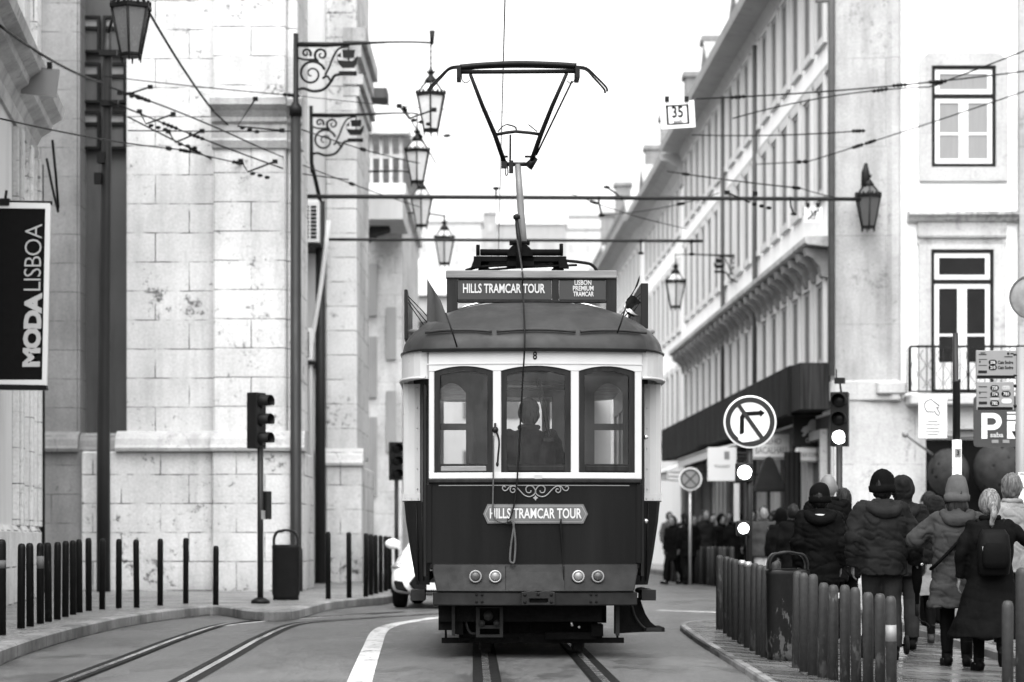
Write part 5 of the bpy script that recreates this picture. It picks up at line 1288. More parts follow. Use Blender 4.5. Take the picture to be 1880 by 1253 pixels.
# bent V-shaped spreaders that hold the wires apart
SPR = [((220, 171), (233, 174), (276, 160), 'spreader nearest the recess post'), ((256, 205), (268, 228), (318, 210), 'spreader below the first one on the church wall'), ((309, 242), (322, 262), (371, 241), 'lowest spreader on the church wall'), ((442, 296), (455, 316), (505, 297), 'spreader before the first lamp post'), ((733, 195), (751, 218), (797, 202), 'spreader between the hanging lanterns'), ((469, 182), (436, 232), (518, 240), 'spreader across the church capital'), ((1335, 354), (1376, 372), (1386, 356), 'spreader on the long cross tube')]
for a, b_, c, lab in SPR:
    t = MB(); p = [P(*q, 43.8) for q in (a, b_, c)]; t.tube([q-p[1] for q in p], .018, 5)
    for q in (p[0], p[2]): t.box(q-p[1], (.09, .07, .07))
    o = tag(t.build('wire_spreader', M['wire']), 'bent black wire '+lab, 'wire spreader', 'bent wire spreaders'); o.location = p[1]
    for j in range(3): t = MB(); t.ball(Vector((.09+.13*j, 0, -.03-.035*j)), .035, 6, 4, (1.5, 1, 1)); t.build('insulator', M['black'], o)
# contact wire above the tramcar
cw0 = Vector(TR.location)+Vector((TX(957, 3), 3, 6.15))
tube_thing('contact_wire', cw0+Vector((0.03, -20, .35)), cw0+Vector((-.35, 22, -.15)), .0075, 'thin vertical looking contact wire over the pantograph', 'wire')
# ---------------------------------------------------------------- hanging speed plates
def hung_plate(px, py, wpx, hpx, Y, label, lines, rot=0, tilt=0, border=True, strike=False, m=None):
    s = Y/F; w, h = wpx*s, hpx*s
    t = thing('speed_plate', label, 'sign', P(px, py, Y), rot)
    b = MB(); b.box((0, 0, 0), (w, .02, h), m=Matrix.Rotation(tilt, 4, 'Y')); p_ = b.build('plate', m or M['signwhite'], t)
    for x in (-.31, .26):
        b = MB(); b.box((x*w, -.0, h/2+.03), (.07, .06, .09)); b.build('clip', M['iron'], t)
    R = Matrix.Rotation(tilt, 4, 'Y')
    if border:
        b = MB(); o = [(-w*.33, -h*.36), (w*.33, -h*.36), (w*.33, h*.36), (-w*.33, h*.36)]; k = .82 if not strike else .93; b.frame(o, [(x*k, z*(k+.05)) for x, z in o], FX, -.016, -.011); b.v = [R @ v for v in b.v]; b.build('border', M['ink'], p_)
    for body, z, hh, ww in lines:
        x = stencil_text(body, hh*h, 0, z*h, ww*w, -.014, p_, M['ink'], bow=False)
        x.data.transform(R)
    if strike:
        b = MB(); b.tube([(-w*.32, -.016, -h*.32), (w*.32, -.016, h*.32)], .012, 4); b.build('strike', M['ink'], p_)
hung_plate(1244, 211, 63, 50, 40, 'white hanging speed plate reading 35 km/h beside the terrace', [('35', .10, .42, .32), ('km/h', -.25, .12, .24)], tilt=-.06)
hung_plate(1493, 394, 32, 28, 49, 'small white speed plate with a struck through 35', [('35', .05, .4, .36), ('km/h', -.25, .12, .3)], strike=True)
hung_plate(74, 150, 66, 52, 36, 'blank grey back of a speed plate hanging by the moulded cornice', [], tilt=.12, border=False, m=M['signmid'])
for a in ((1481, 368), (1506, 366)): pipe('plate_hanger', [P(a[0], a[1]-2, 49), P(a[0], 380, 49)], .008, M['wire'], 'thin rod holding the struck through plate, %s of the pair' % ('outer' if a[0] < 1490 else 'inner'), 'rod')
# ---------------------------------------------------------------- banner
t = thing('banner', 'tall black fabric banner with white frame lettered MODALISBOA', 'banner', P(43, 540, 34)); o_ = Vector(t.location)
Q = lambda a, b, d=0: P(a, b, 34)-o_+Vector((0, d, 0))
b = MB(); crn = [(-14, 372), (93, 374), (86, 714), (-22, 712)]; inn = [(-6, 383), (84, 384), (78, 698), (-14, 698)]
b.frame(crn, inn, lambda u, v, d: Q(u, v, d), -.03, .03); b.build('frame', M['signwhite'], t)
b = MB(); b.prism(inn, lambda u, v, d: Q(u, v, d), -.01, .01); fb_ = b.build('fabric', M['signdark'] if False else mat('black_banner_cloth', .004, .7, .1, 4), t)
b = MB(); b.prism([(-22, 706), (86, 708), (88, 717), (-22, 716)], lambda u, v, d: Q(u, v, d), -.06, .06); b.build('base_bar', M['iron'], t)
b = MB(); b.tube([Q(-60, 371), Q(96, 373)], .028, 6); b.tube([Q(12, 350), Q(9, 372)], .02, 6); b.box(Q(9, 372), (.14, .1, .1)); b.tube([Q(-60, 712), Q(-10, 712)], .028, 6); b.build('bracket', M['iron'], t)
def banner_text(body, bold, p0, p1, hpx, slant=0):
    o = text_mesh(body, 1.0, M['letter'], fb_, bold=bold, depth=.004, space=.9)
    xs_ = [v.co.x for v in o.data.vertices]; zs = [v.co.z for v in o.data.vertices]; x0, x1, z0, z1 = min(xs_), max(xs_), min(zs), max(zs)
    for v in o.data.vertices:
        f = (v.co.x-x0)/(x1-x0); g = (v.co.z-z0)/(z1-z0)
        y = v.co.y; q = Q(p0[0]+(p1[0]-p0[0])*f-hpx*(1-0)*0+ (g-0)*(-hpx)+hpx, p0[1]+(p1[1]-p0[1])*f, -.016+y); v.co = q
banner_text('MODA', .055, (41, 674), (45.5, 538), 33)
banner_text('LISBOA', -.012, (43.5, 534), (47, 412), 31)
for v in []: pass
# ---------------------------------------------------------------- bollards
ORD = ['first', 'second', 'third', 'fourth', 'fifth', 'sixth', 'seventh', 'eighth', 'ninth', 'tenth', 'eleventh', 'twelfth', 'thirteenth', 'fourteenth', 'fifteenth', 'sixteenth', 'seventeenth', 'eighteenth', 'nineteenth', 'twentieth', 'twenty-first']
def bollard_mesh(h, r, m, name='bollard'):
    b = MB(); b.lathe([(r, 0), (r, h-.06), (r*1.0, h-.055), (r*.98, h-.04), (r*.86, h-.018), (r*.6, h-.004), (.001, h)], 14)
    return b.build(name, m)
def bollard_row(items, r, m, fmt, group, z):
    for i, (px, pt, pb_) in enumerate(items):
        Y = F*(H-z)/(pb_-HY); x = (px-CX)/F*Y; h = (pb_-pt)*Y/F
        o = bollard_mesh(h, r*Y/F*1.0 if r > 1 else r, m); o.location = (x, Y, z)
        o.rotation_euler = (random.uniform(-.008, .008), random.uniform(-.012, .012), random.uniform(0, 6))
        tag(o, fmt % ORD[i], 'bollard', group)
        yield i, o
items = [(38.5, 998, 1154), (55.5, 997, 1150.5), (74, 997, 1145.5), (89, 996, 1142), (105, 995, 1138), (120, 993, 1133), (134, 992, 1129), (146, 990, 1125), (163, 987.5, 1122), (187.5, 989, 1119), (218, 989.5, 1117), (251, 990.5, 1116), (294, 989, 1112), (341, 987.5, 1108.5), (396, 1002, 1111)]
for i, o in bollard_row(items, .042, M['bollard'], 'black bollard on the church pavement, %s in the row counted from the banner', 'black bollards along the church pavement', .14):
    if i == 2:
        b = MB(); b.lathe([(.0425, .62), (.0425, .76)], 14); s = b.build('sticker', M['pipegrey'], o)
o = bollard_mesh(.95, .05, M['bollard']); o.location = G(2, 1166, .14); tag(o, 'bollard cut by the frame edge under the banner', 'bollard')
b = MB(); b.lathe([(.0505, .66), (.0505, .74)], 14); b.build('band', M['pipegrey'], o)
items = [(602.5, 976.5, 1100), (641, 977, 1098), (671.5, 979, 1096), (681, 981, 1093), (690, 982, 1090.5), (699, 983, 1088), (708, 984, 1085.5), (716, 985, 1083)]
for i, o in bollard_row(items, .042, M['bollard'], 'black bollard beyond the lamp posts, %s in the group beside the white car', 'black bollards beyond the lamp posts', .14): pass
# scraped grey bollards on the pavement corner: true spots follow the kerb line
zt_ = lambda x, y: gz(x, y)+.06
rt = [(1321, 28.3, .87), (1334, 27.3, .87), (1341.5, 26.6, .87), (1350.5, 25.9, .87), (1361, 25.2, .87), (1373, 24.5, .87), (1384, 23.9, .87), (1395, 23.3, .87), (1404.5, 22.9, .87), (1462.5, 21.5, .86), (1476.5, 21.0, .86), (1492, 20.6, .86), (1510.5, 20.3, .80), (1529.5, 20.1, .79), (1551.5, 19.9, .80), (1572, 19.7, .79), (1594, 19.5, .76), (1616, 19.3, .76), (1637, 19.1, .75)]
for i, (px, Y, h) in enumerate(rt):
    x = (px-CX)/F*Y; o = bollard_mesh(h, .043, M['bollard_worn']); o.location = (x, Y, zt_(x, Y)-.004); o.rotation_euler = (random.uniform(-.01, .01), random.uniform(-.014, .014), random.uniform(0, 6))
    tag(o, 'scraped grey bollard, %s in the row counted from the tramcar end' % ORD[i], 'bollard', 'scraped grey bollards round the pavement corner')
    if i == 14: b = MB(); b.box((-.0, -.043, h-.09), (.07, .004, .045), .1); b.build('sticker', M['signwhite'], o)
    if i == 18:
        b = MB(); b.lathe([(.0437, h-.36), (.0437, h-.23)], 14); s = b.build('sticker', M['signmid'], o); o.rotation_euler[2] = 0
    if i in (4, 5): b = MB(); b.lathe([(.044, h-.05), (.044, h-.02), (.03, h+.002)], 10); b.build('bare_cap', M['steel'], o)
for px, Y, h, lab in ((1850, 17.6, .80, 'lone grey bollard in front of the long coat with the backpack'), (1878, 19.6, 1.02, 'grey bollard cut by the frame edge below the bus stop')):
    x = (px-CX)/F*Y; o = bollard_mesh(h, .043 if h < 1 else .06, M['bollard_worn']); o.location = (x, Y, zt_(x, Y)-.004); tag(o, lab, 'bollard')
for px, Y, lab in ((1423, 27.0, 'bollard half hidden behind the bin, nearer the tramcar'), (1427, 28.4, 'bollard half hidden behind the bin, further back')):
    x = (px-CX)/F*Y; o = bollard_mesh(.84, .043, M['bollard_worn']); o.location = (x, Y, zt_(x, Y)-.004); tag(o, lab, 'bollard')
for i in range(17):
    px = 1229+i*7.2; Y = 63-.55*i; x = (px-CX)/F*Y; o = bollard_mesh(.93, .05, M['bollard_worn' if i % 3 else 'bollard']); o.location = (x, Y, .0); tag(o, 'dark bollard before the far crowd, %s from the tramcar side' % ORD[i], 'bollard', 'bollards in front of the far crowd')
# ---------------------------------------------------------------- litter bins
def litter_bin(name, label, loc, w, h, m, hood=.2, dep=.3):
    t = thing(name, label, 'litter bin', loc)
    b = MB(); hw = w/2
    prof = [(hw*.94, .0), (hw*.94, .06), (hw*1.0, .09), (hw*1.0, h-hood-.05), (hw*1.02, h-hood-.04), (hw*1.02, h-hood), (hw*.96, h-hood+.012)]
    rings = []
    for r, z in prof: rings.append([Vector((math.copysign(abs(math.cos(a))**.55, math.cos(a))*r, math.copysign(abs(math.sin(a))**.55, math.sin(a))*r*dep/.43*1.0, z)) for a in [2*PI*k/32 for k in range(32)]])
    b.loft(rings, True, True); body = b.build('body', m, t)
    b = MB(); pts = [(-hw*.92, h-hood+.0), (-hw*.92, h-hood*.55), (-hw*.72, h-hood*.16), (-hw*.35, h-.012), (0, h), (hw*.35, h-.012), (hw*.72, h-hood*.16), (hw*.92, h-hood*.55), (hw*.92, h-hood)]
    sp_ = spline([Vector((x, 0, z)) for x, z in pts], 4); d = dep*.42
    b.loft([[Vector((p.x, -d, p.z)), Vector((p.x, d, p.z)), Vector((p.x*.9, d, h-hood+(p.z-h+hood)*.86)), Vector((p.x*.9, -d, h-hood+(p.z-h+hood)*.86))] for p in sp_], True, True)
    b.build('hood', m, t, bevel=.004)
    b = MB(); b.lathe([(hw*.8, h-hood+.013), (hw*.75, h-hood+.015)], 20); b.build('liner', M['black'], t)
    return t
litter_bin('litter_bin', 'dark hooded litter bin on the church pavement beside the signal post', G(525, 1101.5, .14), .43, 1.115, mat('dark_bin_plastic', .010, .45, .2, 6), .26)
Yb = 22.6; xb_ = (1446-CX)/F*Yb
litter_bin('litter_bin', 'scraped black litter bin with arched handle among the grey bollards', (xb_, Yb, zt_(xb_, Yb)), .40, 1.02, M['binp'], .185)
# ---------------------------------------------------------------- traffic signals
def signal(label, loc, height, head_z0, head_z1, rz, lit=None, r=.045, w=.24, extra=None, cat='traffic light', base=True):
    t = thing('traffic_light', label, cat, loc, rz)
    b = MB(); b.lathe([(r, 0), (r, head_z0+.02)], 12)
    pole = b.build('pole', M['pole'], t)
    if base: b = MB(); b.lathe([(.14, 0), (.14, .04), (.09, .07), (r, .09)], 12); b.build('base', M['iron'], t)
    hh = head_z1-head_z0
    b = MB(); b.bb(-w/2, w/2, -.02, .16, head_z0, head_z1); hd = b.build('head', M['signdark'], t, bevel=.015, seg=2)
    for i in range(3):
        zc = head_z0+hh*(i+.5)/3
        b = MB(); b.lathe([(.095, -.022), (.10, -.03), (.085, -.033), (.001, -.036)], 18, (0, 0, zc), m=Matrix.Rotation(PI/2, 4, 'X').inverted() if False else Matrix.Identity(4)) if False else None
        b = MB(); R = Matrix.Rotation(PI/2, 4, 'X'); b.lathe([(.092, .015), (.092, .035), (.06, .045), (.001, .05)], 18, (0, 0, zc), m=R); b.build('lens', M['lit'] if lit == i else M['winglass'], hd)
        # visor: open-bottomed hood
        b = MB(); n = 14; rows = []
        for y, sc_ in ((-.02, 1), (-.19, .94)):
            rows.append([Vector((.108*sc_*math.cos(a), y, zc+.108*sc_*math.sin(a))) for a in [-.5+(PI+1.0)*k/n for k in range(n+1)]])
        rows2 = [[Vector((v.x*.93, v.y, zc+(v.z-zc)*.93)) for v in rw] for rw in rows]
        vs = rows[0]+rows[1]+rows2[0]+rows2[1]; N_ = n+1; fs = []
        for k in range(n): fs += [(k, k+1, N_+k+1, N_+k), (2*N_+k, 3*N_+k, 3*N_+k+1, 2*N_+k+1), (N_+k, N_+k+1, 3*N_+k+1, 3*N_+k)]
        b.add(vs, fs, True); b.build('visor', M['black'], hd)
    return t
tl = signal('dark traffic light seen from the side on the kerb before the church corner', G(478, 1108, .14), 3, ZL(822, 35.6)-.14, ZL(718, 35.6)-.14, math.radians(62), w=.26)
b = MB(); b.bb(.05, .19, -.08, .08, 1.25, 1.67); b.build('control_box', M['signdark'], tl, bevel=.01)
b = MB(); b.bb(-.055, .05, -.056, -.05, 1.25, 1.38); b.build('notice', M['steel'], tl)
Y = 34.0; x = (1541-CX)/F*Y
tl = signal('traffic light with its lowest lamp lit, in front of the corner pilaster', (x, Y, gz(x, Y)+.06), 3, ZL(818, Y), ZL(718, Y), math.radians(-14), lit=0, w=.25)
b = MB(); zz = ZL(718, Y); b.tube([(.02, .05, zz), (.0, .05, zz+.14)], .015, 6); b.bb(-.07, .07, 0, .12, zz+.12, zz+.2); b.bb(-.05, -.035, .0, .02, zz+.2, zz+.32); b.build('camera_box', M['iron'], tl)
Y = 31.5; x = (1376-CX)/F*Y
t = thing('no_turn_sign', 'round no right turn sign above a post with two lit signal lamps', 'traffic sign', (x, Y, gz(x, Y)+.05)); o_ = Vector(t.location)
wtube(t, [(x, Y, o_.z), (x, Y, ZL(735, Y))], .04, 'pole', M['pole'])
C = P(1376, 775.5, Y)-o_; R_ = 48.5*Y/F; RX = Matrix.Rotation(PI/2, 4, 'X')
b = MB(); b.lathe([(R_, .05), (R_, .075), (R_*.97, .08), (.001, .08)], 48, C, sm=False, m=RX); dsk = b.build('disc', M['signwhite'], t)
cz = lambda k: [(C.x+R_*k*math.cos(2*PI*i/40), C.z+R_*k*math.sin(2*PI*i/40)) for i in range(40)]
b = MB(); b.frame(cz(.93), cz(.745), FX, C.y-.086, C.y-.081); b.build('ring', mat('sign_red_as_grey', .025, .4, .1, 5), dsk)
U = lambda a, b_: ((a-1376)*Y/F+C.x, -(b_-775.5)*Y/F+C.z)
b = MB(); b.prism([U(1357, 798), U(1357.5, 766), U(1363, 757.5), U(1394, 755.5), U(1394, 752.5), U(1403, 759), U(1395, 766.5), U(1394, 763), U(1368, 764.5), U(1365, 769), U(1365, 795), U(1361, 799)], FX, C.y-.0855, C.y-.081); b.build('arrow', M['ink'], dsk)
b = MB(); b.prism([U(1353, 748), U(1358, 743), U(1401, 803), U(1395, 808)], FX, C.y-.0895, C.y-.0865); b.build('slash', bpy.data.materials['sign_red_as_grey'], dsk)
b = MB(); b.prism([U(1356, 800), U(1363, 797), U(1370, 803), U(1374, 812), U(1362, 813), U(1354, 808)], FX, C.y-.092, C.y-.0895); b.prism([U(1377, 808), U(1390, 803), U(1392, 806), U(1379, 811)], FX, C.y-.092, C.y-.0895); b.build('torn_sticker', M['signwhite'], dsk)
for px, py, rr in ((1366, 868, 12.8), (1364, 970.5, 9.8)):
    c = P(px, py, Y)-o_; r = rr*Y/F
    b = MB(); b.bb(c.x-r*1.25, c.x+r*1.25, -.08, .06, c.z-r*1.4, c.z+r*1.4); lh = b.build('signal_head', M['signdark'], t, bevel=.02, seg=2)
    b = MB(); b.lathe([(r, .08), (r*.98, .10), (r*.6, .12), (.001, .125)], 20, c, m=RX); b.build('lens', M['lit'], lh)
Y = 50; x = (728-CX)/F*Y
signal('dark traffic light half hidden behind the corner of the tramcar', (x, Y, .0), 3, ZL(882, Y), ZL(812, Y), .3, w=.26)
# small no stopping sign among the far crowd
Y = 57.5; t = thing('no_stopping_sign', 'small round no stopping sign with a grey cross', 'traffic sign', P(1267, 1076, Y)); t.location.z = .0; o_ = Vector(t.location)
wtube(t, [(o_.x, Y, 0), (o_.x, Y, ZL(880, Y))], .035, 'pole', M['steel'])
C = P(1267, 880, Y)-o_; R_ = 21.5*Y/F
b = MB(); b.lathe([(R_, .05), (R_, .07), (.001, .072)], 36, C, sm=False, m=RX); d = b.build('disc', M['signwhite'], t)
b = MB(); b.lathe([(R_*.88, .074), (.001, .078)], 36, C, sm=False, m=RX); b.build('field', M['signmid'], d)
b = MB(); b.frame(cz(.86), cz(.70), FX, C.y-.086, C.y-.08)
for a in (PI/4, -PI/4): b.box((C.x, C.y-.083, C.z), (R_*1.5, .006, R_*.13), m=Matrix.Rotation(a, 4, 'Y'))
b.build('cross', mat('dim_sign_red', .07, .5, .1, 5), d)
# ---------------------------------------------------------------- bus stop, parking sign, posts at the frame edge
Y = 27.0; x = (1876-CX)/F*Y
t = thing('bus_stop', 'grey bus stop post with two line panels at the frame edge', 'bus stop', (x, Y, gz(x, Y)+.06)); o_ = Vector(t.location)
wtube(t, [(x, Y, o_.z), (x, Y, ZL(638, Y))], .07, 'post', M['signmid'], 12)
U = lambda a, b_: ((a-CX)/F*Y-o_.x, H+(HY-b_)/F*Y-o_.z)
def rect(b, x0, y0, x1, y1, d0, d1): b.prism([U(x0, y1), U(x1, y1), U(x1, y0), U(x0, y0)], FX, d0, d1)
def panel(x0, y0, x1, y1): 
    b = MB(); rect(b, x0, y0, x1, y1, -.03, .0); p_ = b.build('line_panel', M['signmid'], t, bevel=.006)
    b = MB(); rect(b, x0+2, y1-6, x1-3, y1-1, -.034, -.03); b.build('foot_band', M['ink'], p_); return p_
p1 = panel(1791, 644, 1865, 696); p2 = panel(1792, 702, 1861, 754)
def pill(par, cx, cy, w, h, m, txt=None, tm=None, hh=.62):
    b = MB(); c = [U(cx+w/2-h/2+h/2*math.cos(a), cy-h/2*math.sin(a)) for a in [-PI/2+PI*k/8 for k in range(9)]]+[U(cx-w/2+h/2+h/2*math.cos(a), cy-h/2*math.sin(a)) for a in [PI/2+PI*k/8 for k in range(9)]]
    b.prism(c, FX, -.035, -.03); q = b.build('number_pill', m, par)
    if txt: xx, zz = U(cx, cy); stencil_text(txt, h*hh*Y/F, xx, zz, w*.62*Y/F, -.037, q, tm or M['letter'], bow=False)
pill(p1, 1821.5, 666, 15, 9.5, M['ink'], '206'); pill(p1, 1821.5, 675.5, 15, 9.5, M['ink'], '210')
for cy in (666, 675.5): xx, zz = U(1845, cy); stencil_text('Cais Sodre', 6*Y/F, xx, zz, 28*Y/F, -.032, p1, M['ink'], bow=False)
pill(p2, 1825, 713, 16, 10, M['signdark'], '728'); pill(p2, 1846, 713, 16, 9, mat('grey_pill', .26, .4, .05, 5), '735'); pill(p2, 1825, 724.5, 16, 10, M['signdark'], '774'); pill(p2, 1846, 724, 17, 10, M['ink'], '781'); pill(p2, 1825, 741, 17, 10, M['ink'], '782'); pill(p2, 1847, 737, 19, 9, mat('pale_pill', .42, .4, .05, 5)); pill(p2, 1825, 733, 17, 4, bpy.data.materials['grey_pill'])
b = MB()
for (a0, b0, a1, b1) in ((1796, 660, 1811, 661), (1796, 671, 1811, 672), (1795, 681, 1811, 686), (1796, 651, 1810, 652.5), (1799, 648, 1808, 649.5), (1843, 655, 1858, 656.5), (1848, 648, 1852, 652), (1854, 649, 1860, 651), (1796, 720, 1811, 721), (1796, 730, 1811, 731), (1796, 738, 1811, 743), (1796, 710, 1811, 711.5), (1816, 729, 1834, 730), (1797, 663, 1799, 667), (1797, 720, 1799, 724)): rect(b, a0, b0, a1, b1, -.034, -.03)
b.build('small_print', M['signdark'], p1)
for py in (652, 690, 709, 746): wtube(t, [P(1860, py, Y-.02), P(1876, py, Y)], .018, 'clamp', M['iron'], 6)
b = MB(); b.frame([U(1866, 895), U(1878, 895), U(1878, 868), U(1866, 868)], [U(1867.5, 893), U(1876.5, 893), U(1876.5, 870), U(1867.5, 870)], FX, -.12, -.08); rect(b, 1867, 868, 1877, 985, -.10, -.09); b.build('timetable_case', M['signwhite'], t)
Y = 30.5; x = (1838-CX)/F*Y
t = thing('parking_sign', 'dark parking sign with a large white P and a white arrow field', 'traffic sign', (x+.45, Y, gz(x, Y)+.06)); o_ = Vector(t.location)
U = lambda a, b_: ((a-CX)/F*Y-o_.x, H+(HY-b_)/F*Y-o_.z)
b = MB(); c = []
for (cx_, cy_, a0) in ((1878, 814, -PI/2), (1878, 735, 0), (1794, 735, PI/2), (1794, 814, PI)):
    for k in range(5): a = a0+PI/2*k/4; c.append(U(cx_+7*math.cos(a), cy_-7*math.sin(a)))
b.prism(c, FX, -.03, 0); pn = b.build('panel', mat('dark_blue_as_grey', .045, .4, .06, 4), t)
b = MB(); rect(b, 1801, 759, 1811.5, 806, -.036, -.03)
out_ = [(1811.5, 759), (1822, 759)]+[(1822+16*math.sin(PI*k/12), 774.5-15.5*math.cos(PI*k/12)) for k in range(1, 12)]+[(1822, 790), (1811.5, 790)]
in_ = [(1811.5, 768), (1820, 768)]+[(1820+8*math.sin(PI*k/12), 774.5-6.5*math.cos(PI*k/12)) for k in range(1, 12)]+[(1820, 781), (1811.5, 781)]
b.frame([U(*p) for p in out_], [U(*p) for p in in_], FX, -.036, -.03); b.build('letter', M['signwhite'], pn)
b = MB(); rect(b, 1848, 757, 1872, 771, -.036, -.03); rect(b, 1848, 774, 1872, 806, -.036, -.03); b.build('white_field', M['signwhite'], pn)
b = MB(); rect(b, 1862.5, 779, 1865.5, 796, -.042, -.036); b.prism([U(1856, 792), U(1872, 792), U(1864, 806)], FX, -.042, -.036); rect(b, 1848, 760, 1871, 762, -.042, -.036); b.build('arrow', M['signdark'], pn)
xx, zz = U(1829, 799); stencil_text('saba', 9*Y/F, xx, zz, 24*Y/F, -.037, pn, M['letter'], bow=False)
b = MB()
for q in (1820, 1840): rect(b, q, 808, q+12, 814, -.036, -.03)
b.build('small_print', M['signmid'], pn)
wtube(t, [(o_.x, Y+.04, o_.z), (o_.x, Y+.04, ZL(735, Y))], .035, 'pole', M['steel'])
Y = 28.5; x = (1756-CX)/F*Y
t = thing('banded_post', 'post with dark upper half and white lower half carrying a small numbered sticker', 'post', (x, Y, gz(x, Y)+.06)); o_ = Vector(t.location)
wtube(t, [(x, Y, ZL(808, Y)), (x, Y, ZL(703, Y)), (x, Y, ZL(702, Y)), (x, Y, ZL(699, Y)), (x-.01, Y, ZL(698, Y)), (x-.012, Y, ZL(612, Y))], [.045, .045, .052, .052, .034, .032], 'upper_post', M['pole'])
wtube(t, [(x+.01, Y, o_.z), (x+.005, Y, ZL(808, Y))], .056, 'lower_post', M['signwhite'])
b = MB(); c = P(1757, 832, Y)-o_; b.box((c.x, -.058, c.z), (.07, .006, .1)); st = b.build('sticker', M['signmid'], t); stencil_text('3', .06, c.x, c.z, .03, -.063, st, M['ink'], bow=False)
Y = 29.2; t = thing('hand_poster', 'white notice with an outlined pointing hand beside the banded post', 'sign', P(1713, 766, Y)); o_ = Vector(t.location)
U = lambda a, b_: ((a-CX)/F*Y-o_.x, H+(HY-b_)/F*Y-o_.z)
b = MB(); rect(b, 1686, 727, 1739, 806, -.01, .01); bd = b.build('board', M['signwhite'], t, bevel=.006)
b = MB(); hand = [(1697, 742), (1700, 737), (1709, 733), (1716, 739), (1724, 745), (1723, 749), (1719, 748), (1725, 759), (1723, 763), (1719, 761), (1715, 754), (1713, 758), (1710, 754), (1709, 758), (1706, 754), (1704, 757), (1701, 755), (1698, 750), (1697, 742)]
b.tube([Vector((U(*p)[0], -.013, U(*p)[1])) for p in hand], .006, 4)
for i, (wd, cy) in enumerate(((18, 774), (26, 780), (22, 787), (26, 793), (20, 798))): rect(b, 1712-wd/2, cy-.6, 1712+wd/2, cy+.6, -.014, -.01)
b.build('drawing', M['signmid'], bd)
wtube(t, [P(1741, 735, Y), P(1756, 735, 28.6)], .012, 'arm', M['steel'], 6); wtube(t, [P(1741, 800, Y), P(1756, 800, 28.6)], .012, 'arm', M['steel'], 6)
Y = 31; t = thing('traffic_mirror', 'round street mirror back cut off by the frame edge', 'mirror', P(1893, 546, Y)); o_ = Vector(t.location)
b = MB(); b.lathe([(.27, -.02), (.285, .0), (.27, .012), (.1, .018), (.001, .018)], 28, (0, 0, 0), m=RX); b.build('disc', mat('mirror_back', .16, .6, .4, 9), t); b = MB(); b.tube([(.275*math.cos(a), -.02, .275*math.sin(a)) for a in [2*PI*i/28 for i in range(29)]], .012, 6); b.build('rim', M['pipegrey'], t)
wtube(t, [P(1893, 546, Y+.06), P(1897, 600, Y+.06), P(1892, 1130, Y+.06)], .03, 'pole', M['steel'])
# street arm holding a small pale knob over the crowd
t = thing('awning_pole', 'thin slanting awning pole with a pale round knob', 'awning pole', P(1662, 798, 50)); o_ = Vector(t.location)
wtube(t, [P(1662, 798, 50), P(1700, 826, 50.5), P(1720, 842, 51.7)], .03, 'pole', M['signmid'], 6)
b = MB(); b.ball((0, 0, 0), .07, 10, 8); b.build('knob', M['signmid'], t)
# ---------------------------------------------------------------- shop signs and awnings under the fascia
def shop_sign(px0, py0, px1, py1, Y, label, m, lines, frame=None, emblem=None, rnd_=0):
    x0, x1, z1, z0 = XL(px0, Y), XL(px1, Y), ZL(py0, Y), ZL(py1, Y)
    t = thing('shop_sign', label, 'shop sign', ((x0+x1)/2, Y, (z0+z1)/2)); o_ = Vector(t.location)
    w, h = x1-x0, z1-z0
    b = MB(); b.bb(-w/2, w/2, -.06, .06, -h/2, h/2); p_ = b.build('panel', m, t, bevel=rnd_ or .01, seg=3 if rnd_ else 1)
    for body, z, hh, ww, mm in lines: stencil_text(body, hh*h, 0, z*h, ww*w, -.064, p_, mm, bow=False)
    if frame: b = MB(); k = .06; b.frame([(-w/2-k, -h/2-k), (w/2+k, -h/2-k), (w/2+k, h/2+k), (-w/2-k, h/2+k)], [(-w/2+.01, -h/2+.01), (w/2-.01, -h/2+.01), (w/2-.01, h/2-.01), (-w/2+.01, h/2-.01)], FX, -.09, .07); b.build('frame', frame, t)
    if emblem:
        b = MB()
        for poly in emblem: b.prism([(XL(a, Y)-o_.x, ZL(c, Y)-o_.z) for a, c in poly], FX, -.066, -.058)
        b.build('emblem', M['letter'], p_)
    wl = XR(Y)-(x0+x1)/2
    b = MB(); b.tube([(w/2, 0, h*.3), (max(w/2+.05, wl), 0, h*.3)], .025, 6); b.tube([(w/2, 0, -h*.3), (max(w/2+.05, wl), 0, -h*.3)], .025, 6); b.build('bracket', M['iron'], t)
    return t
shop_sign(1299, 822, 1352, 884, 60, 'tall white shop sign with a small dark emblem beyond the turn sign', M['signwhite'], [('TOURIST', -.06, .08, .55, M['signmid'])], emblem=None)
o = bpy.data.objects['shop_sign']; b = MB(); b.bb(.05, .18, -.068, -.06, .12, .32); b.build('emblem', M['signmid'], [c for c in o.children if c.name.startswith('panel')][0])
shop_sign(1381, 797, 1449, 840, 57, 'framed pale shop sign with two lines of dark capitals behind the turn sign', M['offwhite'], [('VELHO', .18, .26, .55, M['signmid']), ('BACALHAU', -.2, .3, .85, M['signmid'])], frame=M['signmid'])
shop_sign(1456, 756, 1519, 820, 54.5, 'dark shop sign with a white prancing emblem beside the traffic light', mat('dark_shop_panel', .02, .5, .15, 3), [('CLUB', -.33, .13, .28, M['letter'])], emblem=[[(1470, 793), (1474, 785), (1482, 782), (1486, 773), (1492, 770), (1498, 772), (1503, 768), (1507, 774), (1513, 777), (1519, 782), (1511, 786), (1506, 792), (1500, 790), (1494, 794), (1487, 791), (1481, 796), (1476, 802), (1471, 801), (1476, 795)]])
shop_sign(1460, 822, 1519, 849, 54.3, 'rounded white shop sign hung below the prancing emblem', M['signwhite'], [('TAX CORNER', .0, .28, .74, M['signmid'])], rnd_=.07)
